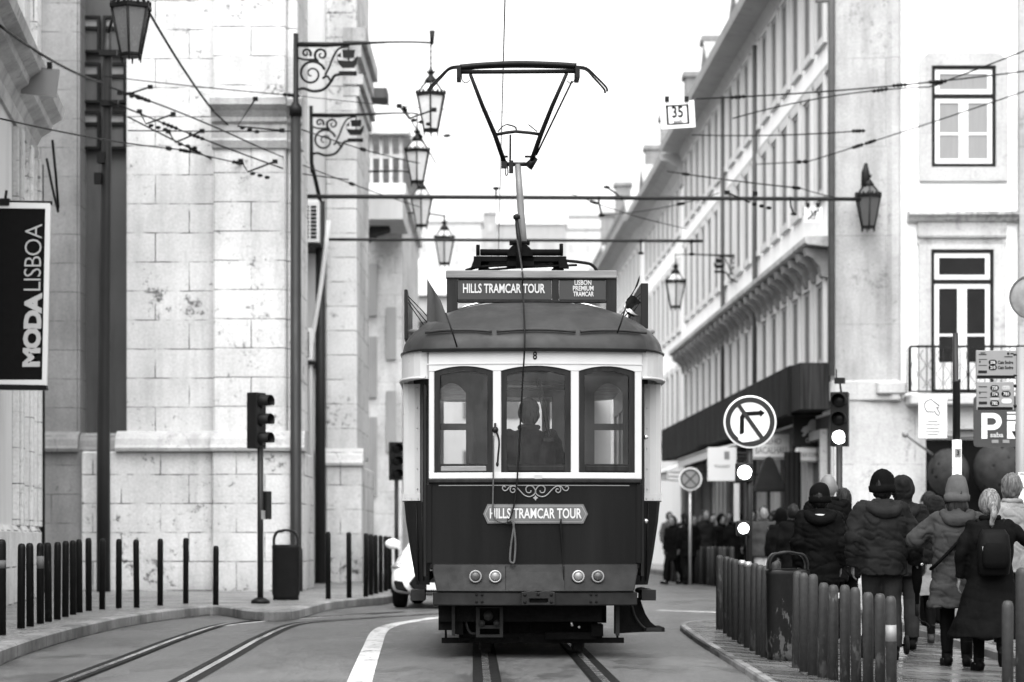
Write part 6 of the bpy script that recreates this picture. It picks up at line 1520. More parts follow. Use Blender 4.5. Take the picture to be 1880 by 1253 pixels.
def awning(px0, py0, px1, py1, Y0, Y1, label, m, z_out=.0):
    """sloping canopy along the street wall between Y0 and Y1"""
    t = thing('awning', label, 'awning', (XR(Y0), Y0, 0)); zt2 = ZL(py0, Y0); zb2 = ZL(py1, Y0); w = XR(Y0)-XL(px0, Y0)
    b = MB(); o_ = Vector(t.location)
    pr = [Vector((XR(Y0)-.03, Y0, zt2))-o_, Vector((XR(Y0)-w, Y0, zb2))-o_, Vector((XR(Y0)-w, Y0, zb2-.22))-o_, Vector((XR(Y0)-w+.03, Y0, zb2-.22))-o_, Vector((XR(Y0)-w+.05, Y0, zb2-.03))-o_, Vector((XR(Y0)-.03, Y0, zt2-.05))-o_]
    dl = Vector((XR(Y1)-XR(Y0), Y1-Y0, 0)); b.loft([[p.copy() for p in pr], [p+dl for p in pr]], False, True); cv = b.build('canopy', m, t)
    b = MB(); b.tube([pr[1], pr[1]+dl], .03, 6)
    for f in (.05, .5, .95): b.tube([pr[1]+dl*f, Vector((-.03, dl.y*f, pr[1].z-.1))+Vector((dl.x*f, 0, 0))], .02, 5)
    b.build('arm', M['steel'], t)
awning(1225, 818, 0, 866, 73, 82, 'pale striped awning over the furthest shops', M['offwhite'])
awning(1300, 800, 0, 826, 62, 70, 'white rolled awning beyond the turn sign', M['signwhite'])
t = thing('parasol', 'big dark parasol with drooping canvas sides in front of the shops', 'parasol', (XL(1412, 56), 56, .15)); o_ = Vector(t.location)
b = MB(); rz = ZL(838, 56)-o_.z; zb3 = ZL(903, 56)-o_.z; hw = (1446-1380)/2*56/F
b.lathe([(hw*1.25, zb3-.0), (hw*1.22, zb3+.06), (hw*.3, rz-.05), (.02, rz)], 4, (0, 0, 0), sm=False, rot=PI/4); b.build('canopy', M['awning'], t)
b = MB(); b.tube([(0, 0, 0), (0, 0, rz)], .03, 8); b.lathe([(.3, 0), (.3, .06), (.05, .08)], 12); b.build('pole', M['iron'], t)
for px, py0, py1, w_, Y, m_, lab in ((1455, 830, 1000, 30, 54.0, 'awning', 'dark shop door blind near the prancing emblem sign'), (1353, 888, 958, 11, 58.5, 'offwhite', 'narrow white hanging cloth below the tall white shop sign'), (1325, 884, 985, 24, 61, 'signmid', 'grey garment display hanging under the tall white sign')):
    b = MB(); c = P(px, (py0+py1)/2, Y); k = Y/F; n = 10
    rows = [[Vector(((-.5+i/n)*w_*k, .04*math.sin(i*2.1), z*k)) for i in range(n+1)] for z in (-(py1-py0)/2, 0, (py1-py0)/2)]
    vs = [v for r in rows for v in r]; N_ = len(vs); vs += [v+Vector((0, .03, 0)) for v in vs]; fs = []
    for j in range(2):
        for i in range(n): q = (j*(n+1)+i, j*(n+1)+i+1, (j+1)*(n+1)+i+1, (j+1)*(n+1)+i); fs += [q, tuple(a+N_ for a in q[::-1])]
    b.add(vs, fs, True); o = tag(b.build('hanging_cloth', M[m_], fix=False), lab, 'cloth'); o.location = c
# ---------------------------------------------------------------- white car waiting behind the tramcar
CAR = thing('parked_car', 'white rounded car with dark grille half hidden behind the tramcar', 'car', (XL(714, 38.0)+.86, 38.0, .0), math.radians(-4))
W2 = .90
sec = [  # y, half width, z bottom, z shoulder, z top, top half width
 (.0, .70, .30, .50, .56, .6), (.06, .80, .24, .58, .68, .66), (.25, .88, .20, .66, .80, .68), (.7, .89, .18, .74, .90, .72), (1.1, .90, .18, .82, .98, .74), (1.5, .90, .18, .88, 1.22, .66), (2.0, .90, .18, .92, 1.46, .58), (2.6, .90, .18, .94, 1.52, .57), (3.4, .89, .18, .96, 1.48, .55), (4.0, .86, .22, .92, 1.2, .58), (4.25, .78, .30, .8, .95, .6)]
b = MB(); rings = []
for y, hw, z0, zs_, zt3, tw in sec:
    h_ = [(hw*.85, z0), (hw*.97, z0+.08), (hw, (z0+zs_)/2), (hw*.97, zs_), (tw+(hw-tw)*.35, zs_+(zt3-zs_)*.25), (tw, zs_+(zt3-zs_)*.85), (tw*.75, zt3), (tw*.3, zt3+.01)]
    rings.append([Vector((x, y, z)) for x, z in h_]+[Vector((-x, y, z)) for x, z in h_[::-1]])
b.loft(rings, True, True); body = b.build('body', M['carwhite'], CAR); sm = body.modifiers.new('s', 'SUBSURF'); sm.levels = 2; sm.render_levels = 2
b = MB(); b.prism([(-.44, .26), (.44, .26), (.55, .40), (.45, .52), (-.45, .52), (-.55, .40)], FX, -.05, .05); b.build('grille', M['black'], CAR, bevel=.02)
for s in (-1, 1):
    b = MB(); b.prism([(s*.56, .26), (s*.76, .30), (s*.80, .44), (s*.64, .45)], FX, .02, .2); b.build('air_intake', M['black'], CAR, bevel=.02)
    b = MB(); b.ball((s*.70, .22, .66), .13, 14, 8, (1.25, 1.0, .42)); b.build('headlight', M['chrome'], CAR)
    b = MB(); b.ball((s*.99, 1.52, 1.02), .12, 14, 8, (1.05, .6, .72)); b.tube([(s*.88, 1.55, .95), (s*.95, 1.54, .98)], .03, 6); b.build('wing_mirror', M['carwhite'], CAR)
    for y in (.82, 3.35):
        b = MB(); b.lathe([(.20, -.1), (.30, -.1), (.32, -.06), (.32, .06), (.30, .1), (.2, .1)], 24, (s*.78, y, .32), m=Matrix.Rotation(PI/2, 4, 'Y')); w_ = b.build('wheel', M['rubber'], CAR)
        b = MB(); b.lathe([(.2, -.095), (.2, .095), (.05, .1)], 16, (s*.78, y, .32), m=Matrix.Rotation(s*PI/2, 4, 'Y')); b.build('rim', M['steel'], w_)
b = MB(); b.add([(-.62, 1.25, 1.03), (.62, 1.25, 1.03), (.52, 1.92, 1.44), (-.52, 1.92, 1.44), (-.62, 1.23, 1.03), (.62, 1.23, 1.03), (.52, 1.90, 1.46), (-.52, 1.90, 1.46)], [(0, 1, 2, 3), (4, 7, 6, 5), (0, 4, 5, 1), (1, 5, 6, 2), (2, 6, 7, 3), (3, 7, 4, 0)]); b.build('windscreen', M['winglass'], CAR)
b = MB(); b.bb(-.26, .26, -.07, -.05, .30, .41); b.build('number_plate', M['signwhite'], CAR)
# ================================================================= PEOPLE
def cloth_mat(name, v, rough=.85, var=.25, sc=5, bump=.25, bs=55, spec=.03):
    t = NT(name)
    a = t.ramp(t.noise(sc, 5, .6, world=False), [(.3, v*(1-var)), (.7, v*(1+var))]); f = t.ramp(t.noise(140, 3, .7, world=False), [(.2, .75), (.8, 1.2)])
    t.base(t.math('MULTIPLY', a, f)); t.b.inputs['Roughness'].default_value = rough; t.b.inputs['Specular IOR Level'].default_value = spec
    t.bump(t.noise(bs, 5, .65, world=False), bump, .006); return t.m
CM = {k: cloth_mat('cloth_%s' % k, v, r, bump=bp, bs=bs) for k, v, r, bp, bs in [
    ('black', .0032, .75, .25, 40), ('charcoal', .010, .65, .3, 30), ('dark', .014, .8, .25, 60), ('denim', .016, .85, .3, 80), ('grey', .032, .85, .3, 60), ('midgrey', .06, .85, .3, 60),
    ('light', .15, .85, .3, 60), ('pale', .30, .85, .25, 50), ('white', .5, .8, .25, 50), ('mid', .022, .8, .3, 60), ('leather', .005, .5, .2, 50)]}
def hair_mat(name, v0, v1):
    t = NT(name); a = t.noise(60, 6, .7, stretch=(1, 1, .12), world=False)
    t.base(t.ramp(a, [(.35, v0), (.62, v1)])); t.b.inputs['Roughness'].default_value = .5; t.b.inputs['Specular IOR Level'].default_value = .15
    t.bump(a, .6, .01); return t.m
HM_ = {'dark': hair_mat('dark_hair', .002, .010), 'blonde': hair_mat('blonde_hair', .012, .19), 'grey': hair_mat('grey_hair', .03, .11)}
SKINM = M['skin']
def V3(*a): return Vector(a)
def nz(co, f, seed=0.0): return noise.noise(Vector((co.x*f+seed, co.y*f-seed, co.z*f+seed*.5)))
def ellipse(c, rx, ry, n=20, pw=1.0):
    return [V3(c[0]+rx*math.copysign(abs(math.cos(2*PI*k/n))**pw, math.cos(2*PI*k/n)), c[1]+ry*math.copysign(abs(math.sin(2*PI*k/n))**pw, math.sin(2*PI*k/n)), c[2]) for k in range(n)]
def person(label, px, Y, H_, yaw=0, sex='m', step=.0, lift=0.0, arms=None, top='black', hem=.45, puff=0.0, wide=1.0, legs='dark', shoes='black', hair='dark', hat=None, hatmat='black', hood=None, hoodmat=None, skirt=0, near=True, z=None, group=None, build=1.0, pony=False, lean=0.0, bald=False, collar=True, headturn=0, tall_hat=1.0, bare=0.3):
    x = (px-CX)/F*Y
    zg = z if z is not None else (gz(x, Y)+.064)
    t = thing('person', label, 'person', (x, Y, zg), yaw, group)
    s = H_/1.75; f = .9 if sex == 'f' else 1.0
    sh = .185*s*f*wide; hipw = .09*s
    zs_, zh = 1.43*s, .92*s
    ly = lambda zz: lean*max(0, zz-zh)
    # joints
    J = {}
    for k, sg in (('L', -1), ('R', 1)):
        fy = step*(1 if k == 'L' else -1)
        back = fy < 0
        J['hip'+k] = V3(sg*hipw, 0, zh)
        J['ank'+k] = V3(sg*hipw*.95, fy, .09*s+(lift if back else 0))
        mid = (J['hip'+k]+J['ank'+k])/2
        J['kne'+k] = V3(sg*hipw*1.0, mid.y+.045*s+(.06 if back and lift else .0), mid.z+.0*s)
        toe_dir = V3(sg*.15, 1, -.0 if not (back and lift) else -.75).normalized(); J['toe'+k] = J['ank'+k]+toe_dir*.17*s+V3(0, 0, -.055*s)
        J['sho'+k] = V3(sg*sh, ly(zs_), zs_-.02*s)
        a = (arms or {}).get(k)
        if a: e, w = a; J['elb'+k] = J['sho'+k]+V3(*e)*s; J['wri'+k] = J['elb'+k]+V3(*w)*s
        else: J['elb'+k] = J['sho'+k]+V3(sg*.055, -.03, -.28)*s; J['wri'+k] = J['elb'+k]+V3(sg*.0, .07, -.24)*s
    hc = V3(0, ly(1.6*s)+.015*s, 1.625*s)
    hs = s*1.15
    # ---- body: one continuous skin
    b = MB()
    b.ball(hc, .098*hs, 16, 12, (.80, 1.0, 1.20)); b.ball(hc+V3(0, .045*hs, -.055*hs), .06*hs, 10, 8, (.85, .9, .9))
    Rt = Matrix.Rotation(headturn, 3, 'Z')
    hd = lambda q: hc+Rt @ (V3(*q)*hs)
    b.ball(hd((0, .100, -.02)), .016*hs, 8, 6, (.8, 1.2, 1.3)); b.ball(hd((0, .088, -.065)), .018*hs, 8, 6, (1.4, .6, .5))
    for sg in (-1, 1): b.ball(hd((sg*.080, -.005, -.015)), .026*hs, 8, 6, (.4, .8, 1.2)); b.ball(hd((sg*.032, .086, .012)), .014*hs, 8, 6, (1.3, .6, .7))
    b.tube([V3(0, ly(1.4*s)-.01*s, 1.40*s), hc+V3(0, -.02*s, -.06*s)], [.062*s, .052*s], 12)
    b.loft([ellipse((0, ly(q*s), q*s), rx*s*f, ry*s) for q, rx, ry in ((.86, .155, .11), (.95, .165, .115), (1.06, .145, .10), (1.2, .165, .115), (1.34, .185, .115), (1.42, .15, .09), (1.47, .07, .06))])
    for k, sg in (('L', -1), ('R', 1)):
        b.tube([J['sho'+k], J['elb'+k], J['wri'+k]], [.056*s*f, .043*s*f, .029*s*f], 10); b.ball(J['sho'+k], .058*s*f, 10, 8)
        b.tube([J['hip'+k], J['kne'+k], J['ank'+k]], [.085*s, .058*s, .042*s], 12)
        b.tube([J['ank'+k]+V3(0, -.03*s, -.02*s), J['ank'+k]+V3(0, .04*s, -.03*s), J['toe'+k]], [.042*s, .042*s, .03*s], 8)
        # hand: palm, four unequal bent fingers, thumb on the side
        w = J['wri'+k]; d = (w-J['elb'+k]).normalized(); side = V3(0, 1, 0)-d*d.y; side = side.normalized() if side.length > .05 else V3(0, 0, 1); inn = d.cross(side)*(-sg); inn.normalize()
        pc = w+d*.05*s
        b.loft([[w+side*(cs*.024*s)+inn*(sn*.017*s) for cs, sn in [(math.cos(2*PI*i/10), math.sin(2*PI*i/10)) for i in range(10)]]]+[[w+d*(q*s)+side*(cs*.040*s)+inn*(sn*.016*s) for cs, sn in [(math.cos(2*PI*i/10), math.sin(2*PI*i/10)) for i in range(10)]] for q in (.03, .06, .085)])
        for i, L in enumerate((.068, .078, .072, .056)):
            base = w+d*.082*s+side*((.028-.0185*i)*s); m1 = base+(d*.55+inn*.12)*L*s; tip = m1+(d*.35+inn*.40)*L*s
            b.tube([base, m1, tip], [.0095*s, .0088*s, .007*s], 6); b.ball(tip, .007*s, 6, 4)
        tb_ = w+d*.03*s+side*.034*s; b.tube([w+d*.02*s+side*.02*s, tb_+(side*.6+d*.5)*.03*s, tb_+(side*.4+d*.9+inn*.3)*.055*s], [.014*s, .011*s, .009*s], 6)
    body = mesh_obj('body', remeshed(b, .0085 if near else .017, 2), SKINM, t)
    # ---- trousers / legs
    b = MB()
    for k, sg in (('L', -1), ('R', 1)):
        b.tube([J['hip'+k]+V3(0, 0, .06*s), J['hip'+k]+V3(0, 0, -.1*s), J['kne'+k], J['ank'+k]+V3(0, -.005, .13*s), J['ank'+k]+V3(0, -.01*s, .03*s)], [.105*s, .105*s, .082*s*(1.05 if sex == 'm' else .92), .072*s*(1.1 if sex == 'm' else .8), .068*s*(1.12 if sex == 'm' else .75)], 12)
    b.loft([ellipse((0, 0, q*s), rx*s, ry*s) for q, rx, ry in ((.84, .16, .12), (.93, .18, .13), (1.04, .165, .12))])
    mesh_obj('trousers', remeshed(b, .012 if near else .02, 2, lambda c, n: .012*s*nz(c, 9, 3)), CM[legs], t)
    for k, sg in (('L', -1), ('R', 1)):
        b = MB(); an = J['ank'+k]; td = (J['toe'+k]-an); d2 = V3(td.x, td.y, td.z+.055*s).normalized(); up = V3(0, 0, 1) if abs(d2.z) < .5 else V3(0, .7, .7)
        heel = an-d2*.055*s-up*.05*s
        b.tube([an+V3(0, -.005, .16*s), an+V3(0, 0, .05*s), an-up*.01*s], [.058*s, .055*s, .054*s], 12); b.ball(heel+up*.015*s, .046*s, 10, 8)
        b.tube([heel+up*.005*s, heel+d2*.12*s, heel+d2*.2*s, heel+d2*.245*s], [.044*s, .046*s, .043*s, .03*s], 10)
        for q in (0, 1): b.box(heel+d2*(.03 if q == 0 else .16)*s-up*.032*s, (.075*s, .075*s if q == 0 else .15*s, .016), m=d2.to_track_quat('Y', 'Z').to_matrix().to_4x4())
        mesh_obj('boot', remeshed(b, .009 if near else .018, 2), CM[shoes if shoes in CM else 'leather'], t)
    # ---- coat
    b = MB(); hz_ = hem*s; wd = build*f
    prof = [(1.49, .075, .075), (1.465, .12, .10), (1.43, .19*wide, .125), (1.36, .225*wide, .145), (1.25, .225*wide, .155), (1.12, .205*wide, .15), (1.0, .205*wide, .152), (.90, .21*wide, .155)]
    prof = [(q, rx*wd+puff*.2, ry*build+puff*.5) for q, rx, ry in prof]
    if hem < .88:
        n_ = 5
        for i in range(1, n_+1): q = .90+(hem-.90)*i/n_; g = (.90-q)/.6; prof.append((q, (.205*wide+skirt*.55*g)*wd+puff*.3, (.155+skirt*.5*g)*build+puff*.45))
    else: prof = [p for p in prof if p[0] > hem]+[(hem, prof[-1][1]*.97, prof[-1][2]*.97)]
    b.loft([ellipse((0, ly(q*s)-.012*s, q*s), rx*s, ry*s, 24, .9) for q, rx, ry in prof])
    for k, sg in (('L', -1), ('R', 1)):
        r0 = (.078+puff*.5)*s*(1 if sex == 'm' else .92)*build**.5
        b.tube([J['sho'+k]+V3(-sg*.03*s, 0, .0), J['sho'+k]+(J['elb'+k]-J['sho'+k])*.35, J['elb'+k], J['elb'+k]+(J['wri'+k]-J['elb'+k])*.5, J['wri'+k]+(J['wri'+k]-J['elb'+k]).normalized()*.0], [r0, r0, r0*.92, r0*.86, r0*.70], 14); b.ball(J['sho'+k]+V3(-sg*.012*s, 0, -.005*s), r0*1.02, 12, 10); b.ball(J['elb'+k], r0*.92, 12, 10)
    sd = px*.013
    def dsp(c, n):
        w = .022*s*nz(V3(c.x, c.y, c.z*1.6), 5, sd)+.006*s*nz(c, 15, sd)-(.013 if puff else .004)*s*max(0, 1-abs(nz(V3(c.x*1.1, c.y*1.1, c.z*2.0+c.x*.8), 5.5, sd+3))/.13)
        if puff: w += puff*.30*(abs(math.sin(c.z*PI/(.135*s)+1.1*nz(c, 3, sd)))**.5-.6)*(.55+.9*max(0, nz(c, 4, sd+9)+.3))
        if skirt and c.z < .8*s: w += .022*math.sin(math.atan2(c.y, c.x)*9+2*nz(c, 2, sd))*(.8*s-c.z)
        return w
    coat = mesh_obj('coat', remeshed(b, .013 if near else .022, 2, dsp), CM[top], t)
    if collar or hood:
        b = MB(); hy = -.075 if hood else -.01
        if hood:      # hood lying on the back
            b.tube(spline([V3(-.12*s, .03*s, 1.47*s), V3(-.135*s, -.07*s, 1.45*s), V3(-.085*s, -.155*s, 1.405*s), V3(0, -.18*s, 1.385*s), V3(.085*s, -.155*s, 1.405*s), V3(.135*s, -.07*s, 1.45*s), V3(.12*s, .03*s, 1.47*s)], 4), [.035*s+.028*s*math.sin(PI*i/24) for i in range(25)], 10)
            b.ball(V3(0, -.115*s, 1.36*s), .1*s, 14, 10, (1.25, .6, .9)); b.ball(V3(0, -.12*s, 1.44*s), .075*s, 12, 8, (1.35, .6, .6))
        b.tube([V3(.085*s*math.cos(a), ly(1.5*s)-.01*s+.08*s*math.sin(a), 1.49*s) for a in [2*PI*i/16 for i in range(17)]], .03*s, 8)
        me = remeshed(b, .011 if near else .02, 2, lambda c, n: .010*s*nz(c, 14, sd))
        mesh_obj('hood' if hood else 'collar', me, CM[hoodmat or top], t)
    # ---- hair and hat
    if not bald and hair:
        b = MB(); c0 = hc+V3(0, -.018*hs, .012*hs)
        b.ball(c0, .104*hs, 18, 12, (.84, .98, 1.18))
        if sex == 'f':
            if pony: b.ball(hc+V3(0, -.115*hs, -.02*hs), .038*hs, 10, 8); b.tube(spline([hc+V3(0, -.12*hs, -.02*hs), hc+V3(.01*hs, -.15*hs, -.09*hs), hc+V3(-.01*hs, -.14*hs, -.16*hs), hc+V3(0, -.13*hs, -.22*hs)], 4), [.03*hs]*6+[.026*hs]*4+[.012*hs]*3, 8)
            else: b.ball(hc+V3(0, -.05*hs, -.09*hs), .09*hs, 14, 10, (1.0, .7, 1.3))
        me = remeshed(b, .008 if near else .018, 1, lambda c, n: .011*hs*nz(V3(c.x*3, c.y*3, c.z*.5), 12, sd)+.010*hs*nz(c, 9, sd))
        # open the face side
        bm = bmesh.new(); bm.from_mesh(me)
        fd = Rt @ V3(0, 1, 0)
        dl = [v for v in bm.verts if (v.co-hc).dot(fd) > .045*hs and v.co.z < hc.z+.075*hs]; bmesh.ops.delete(bm, geom=dl, context='VERTS'); bm.to_mesh(me); bm.free()
        mesh_obj('hair', me, HM_[hair], t)
    if hat == 'cap':       # hood pulled up over the head
        b = MB(); c0 = hc+V3(0, -.03*hs, .012*hs)
        b.ball(c0, .118*hs, 16, 12, (.92, 1.02, 1.16)); b.ball(c0+V3(0, -.06*hs, .05*hs), .07*hs, 10, 8)
        b.loft([ellipse((0, -.02*s, q), rx*s, ry*s, 18) for q, rx, ry in ((hc.z-.02*hs, .098, .10), (hc.z-.10*hs, .10, .105), (1.45*s, .125, .11), (1.40*s, .15, .11))])
        mesh_obj('hood_up', remeshed(b, .011 if near else .02, 2, lambda c, n: .012*hs*nz(c, 11, sd)-.008*hs*max(0, 1-abs(nz(c, 8, sd+2))/.12)), CM[hatmat], t)
    elif hat:
        b = MB(); c0 = hc+V3(0, -.006*hs, 0)
        pr = [(.096, -.045), (.106, -.042), (.109, -.02), (.108, .008), (.100, .014), (.099, .03), (.096, .055), (.088, .085), (.070, .114*tall_hat), (.042, .134*tall_hat), (.002, .145*tall_hat)]
        rings = []
        for r, q in pr:
            ring = ellipse((c0.x, c0.y, c0.z+q*1.06*hs+.006*hs), r*hs, r*hs*1.12, 44)
            rings.append([c0+V3((v.x-c0.x)*(1+.014*(k % 2)), (v.y-c0.y)*(1+.014*(k % 2)), v.z-c0.z)+V3(.010*hs*nz(v, 9, sd), 0, .012*hs*nz(v, 7, sd+4)) for k, v in enumerate(ring)])
        b.loft(rings); b.build('hat', CM[hatmat], t)
    return t, J, s, coat, hc
# --- near group walking away on the pavement
pC, JC, sC, coatC, hcC = person('broad man in a black beanie and dark puffer jacket holding a folded umbrella', 1620, 23.4, 1.79, yaw=math.radians(3), step=.14, top='charcoal', hem=.80, puff=.04, wide=.98, build=1.1, legs='denim', shoes='leather', hat='beanie', hatmat='black', hood=True, hoodmat='dark', lift=.0,
    arms={'L': ((-.10, -.04, -.27), (.01, .08, -.25)), 'R': ((.10, -.03, -.27), (.055, .10, -.23))})
pA, JA, sA, cA, hcA = person('person in a black padded coat with a pale lined hood and black hat', 1505, 25.0, 1.66, yaw=math.radians(-4), step=.1, top='black', hem=.62, puff=.035, wide=.92, build=1.05, legs='black', hat='beanie', hatmat='black', hood=True, hoodmat='black')
b = MB(); b.tube(spline([V3(-.10, -.04, 1.43*sA), V3(-.095, -.12, 1.42*sA), V3(-.03, -.165, 1.425*sA), V3(.04, -.165, 1.42*sA), V3(.10, -.11, 1.42*sA), V3(.105, -.04, 1.43*sA)], 4), [.018+.014*math.sin(PI*i/20) for i in range(21)], 8); b.build('hood_lining', CM['pale'], pA)
person('bald man in a dark coat walking ahead of the black padded coat', 1521, 27.4, 1.84, yaw=math.radians(5), step=.1, top='black', hem=.6, puff=.02, legs='black', bald=True, hair=None)
person('person with short dark hair in a black jacket beside the bald man', 1549, 28.2, 1.69, yaw=math.radians(8), step=.1, top='black', hem=.7, puff=.02, legs='black')
person('person in a dark cap and dark jacket partly behind the broad man', 1657, 25.6, 1.80, yaw=math.radians(-3), step=.12, top='charcoal', hem=.75, puff=.03, legs='dark', hat='cap', hatmat='charcoal', hood=True, hoodmat='charcoal')
person('small figure in a light grey coat with a pale hood and dark tights', 1693, 27.3, 1.50, yaw=math.radians(4), sex='f', step=.12, top='light', hem=.62, skirt=.25, puff=.0, wide=1.1, build=1.05, legs='black', shoes='grey', hood=True, hoodmat='pale', hair='dark')
person('person in dark clothes striding ahead of the light grey coat', 1717, 30.2, 1.70, yaw=math.radians(-2), step=.24, top='black', hem=.72, legs='black', hat='cap', hatmat='dark')
pG, JG, sG, cG, hcG = person('woman in a grey knitted hat and quilted long grey coat with a crossbody strap', 1757, 22.9, 1.73, yaw=math.radians(-6), sex='f', step=.10, top='grey', hem=.56, puff=.03, wide=1.1, build=1.12, skirt=.12, legs='black', shoes='leather', hat='beanie', hatmat='midgrey', hood=True, hoodmat='grey', tall_hat=1.18,
    arms={'L': ((-.20, .05, -.19), (.10, .20, .02)), 'R': ((.07, .05, -.26), (-.02, .22, -.05))})
b = MB(); b.tube(spline([V3(.13, -.12, 1.40*sG), V3(.06, -.205, 1.27*sG), V3(-.06, -.22, 1.13*sG), V3(-.20, -.17, .98*sG), V3(-.25, -.05, .93*sG)], 5), .017, 6, flat=1.0); b.build('bag_strap', CM['black'], pG)
pH, JH, sH, cH, hcH = person('woman with a blonde ponytail in a long black coat wearing a black backpack', 1818, 22.3, 1.66, yaw=math.radians(-3), sex='f', step=.17, lift=.12, top='black', hem=.33, skirt=.36, puff=.0, wide=1.1, build=1.08, legs='black', shoes='leather', hair='blonde', pony=True, collar=True,
    arms={'R': ((.21, .05, -.17), (.13, .16, -.06)), 'L': ((-.09, -.02, -.27), (-.02, .06, -.24))})
b = MB()
rings = []
for z_, w_, d_ in ((.93, .10, .06), (.95, .135, .10), (1.05, .15, .125), (1.2, .15, .12), (1.32, .135, .10), (1.38, .10, .06)):
    rings.append([V3(math.copysign(abs(math.cos(2*PI*k/24))**.6, math.cos(2*PI*k/24))*w_*1.0, -.20-.02+math.copysign(abs(math.sin(2*PI*k/24))**.6, math.sin(2*PI*k/24))*d_, z_*sH) for k in range(24)])
b.loft(rings); bag = tag(thing('backpack', 'black backpack on the long black coat with pale zip pulls', 'backpack', pH.location, pH.rotation_euler[2]))
b.build('main_bag', CM['leather'], bag)
b = MB(); b.loft([[V3(q.x*.82, q.y*.5-.235, 1.0*sH+(q.z-.93*sH)*.55) for q in r] for r in rings]); b.build('front_pocket', CM['black'], bag)
b = MB(); b.box((-.115, -.335, 1.19*sH), (.008, .01, .05)); b.box((.112, -.325, 1.10*sH), (.007, .01, .12)); b.box((-.07, -.345, 1.205*sH), (.03, .01, .008)); b.build('zip', M['chrome'], bag)
for sg in (-1, 1): b = MB(); b.tube(spline([V3(sg*.09, -.13, 1.37*sH), V3(sg*.12, -.02, 1.47*sH), V3(sg*.14, .1, 1.38*sH), V3(sg*.15, .12, 1.2*sH), V3(sg*.16, -.05, 1.0*sH)], 4), .018, 6); b.build('strap', CM['leather'], bag)
person('tall person in a light grey jacket with raised collar beyond the backpack', 1857, 26.5, 1.92, yaw=math.radians(20), step=.1, top='light', hem=.78, wide=1.05, legs='dark', hair='grey', puff=.01)
person('person in dark clothes with pale hair edge, walking ahead of the grey knitted hat', 1704, 33.0, 1.78, yaw=math.radians(35), step=.1, top='black', hem=.7, legs='black', hair='dark')
person('figure in a dark hat and brownish coat between the light coat and the knitted hat', 1738, 31.5, 1.60, yaw=math.radians(12), step=.1, top='dark', hem=.6, wide=1.15, legs='black', hat='cap', hatmat='dark')
# things they carry and push
w = JC['wriR']; M4 = Matrix.Translation(pC.location) @ Matrix.Rotation(pC.rotation_euler[2], 4, 'Z')
hp = w+(w-JC['elbR']).normalized()*.085
um = thing('folded_umbrella', 'folded black umbrella with a wrist loop in the hand of the broad man', 'umbrella', M4 @ hp)
b = MB(); b.lathe([(.012, -.33), (.018, -.32), (.022, -.22), (.03, -.21), (.05, -.10), (.052, .02), (.045, .07), (.012, .09)], 14, (0, 0, 0)); b.build('canopy', CM['black'], um)
b = MB(); b.lathe([(.014, -.44), (.02, -.43), (.02, -.33), (.012, -.32)], 10); b.build('handle', M['black'], um)
b = MB(); b.tube(spline([V3(0, 0, -.43), V3(.03, 0, -.48), V3(.08, 0, -.50), V3(.12, 0, -.54), V3(.10, .01, -.57)], 4), .005, 5); b.build('wrist_loop', M['wire'], um)
wt = thing('wristwatch', 'shiny wristwatch at the cuff of the broad man', 'wristwatch', M4 @ w); b = MB(); b.ball((.045, -.06, -.01), .016, 8, 6, (1, .6, 1)); b.build('dial', M['chrome'], wt)
b = MB(); b.tube([V3(.045*math.cos(a), .045*math.sin(a), 0) for a in [2*PI*i/14 for i in range(15)]], .008, 6); b.build('strap', CM['leather'], wt)
Yp = 24.4; xp = (1655-CX)/F*Yp; zp = gz(xp, Yp)+.064
pc = thing('pushchair', 'dark pushchair showing one wheel beside the broad man', 'pushchair', (xp, Yp, zp))
for dx, dy in ((.05, 0), (-.40, 0), (.03, .55), (-.38, .55)):
    b = MB(); b.lathe([(.07, -.018), (.085, -.02), (.098, -.012), (.098, .012), (.085, .02), (.07, .018)], 20, (dx, dy, .099), m=Matrix.Rotation(PI/2, 4, 'Y')); wh = b.build('wheel', M['rubber'], pc)
    b = MB(); b.lathe([(.07, -.012), (.07, .012), (.02, .02), (.001, .02)], 12, (dx, dy, .099), m=Matrix.Rotation(PI/2, 4, 'Y')); b.build('hub', M['signmid'], wh)
b = MB(); b.tube([(.05, 0, .1), (-.40, 0, .1)], .014, 6); b.tube([(.03, .55, .1), (-.38, .55, .1)], .014, 6)
for x_ in (-.32, -.02): b.tube([(x_, .0, .1), (x_, .3, .5), (x_, .0, .95)], .013, 6); b.tube([(x_, .55, .1), (x_, .2, .45)], .013, 6)
b.tube([(-.32, 0, .95), (-.02, 0, .95)], .018, 6); b.build('frame', M['iron'], pc)
b = MB(); b.bb(-.30, -.04, .12, .42, .42, .48); b.box((-.17, .10, .66), (.27, .05, .42), m=Matrix.Rotation(.3, 4, 'X')); b.build('seat', CM['black'], pc, bevel=.02)
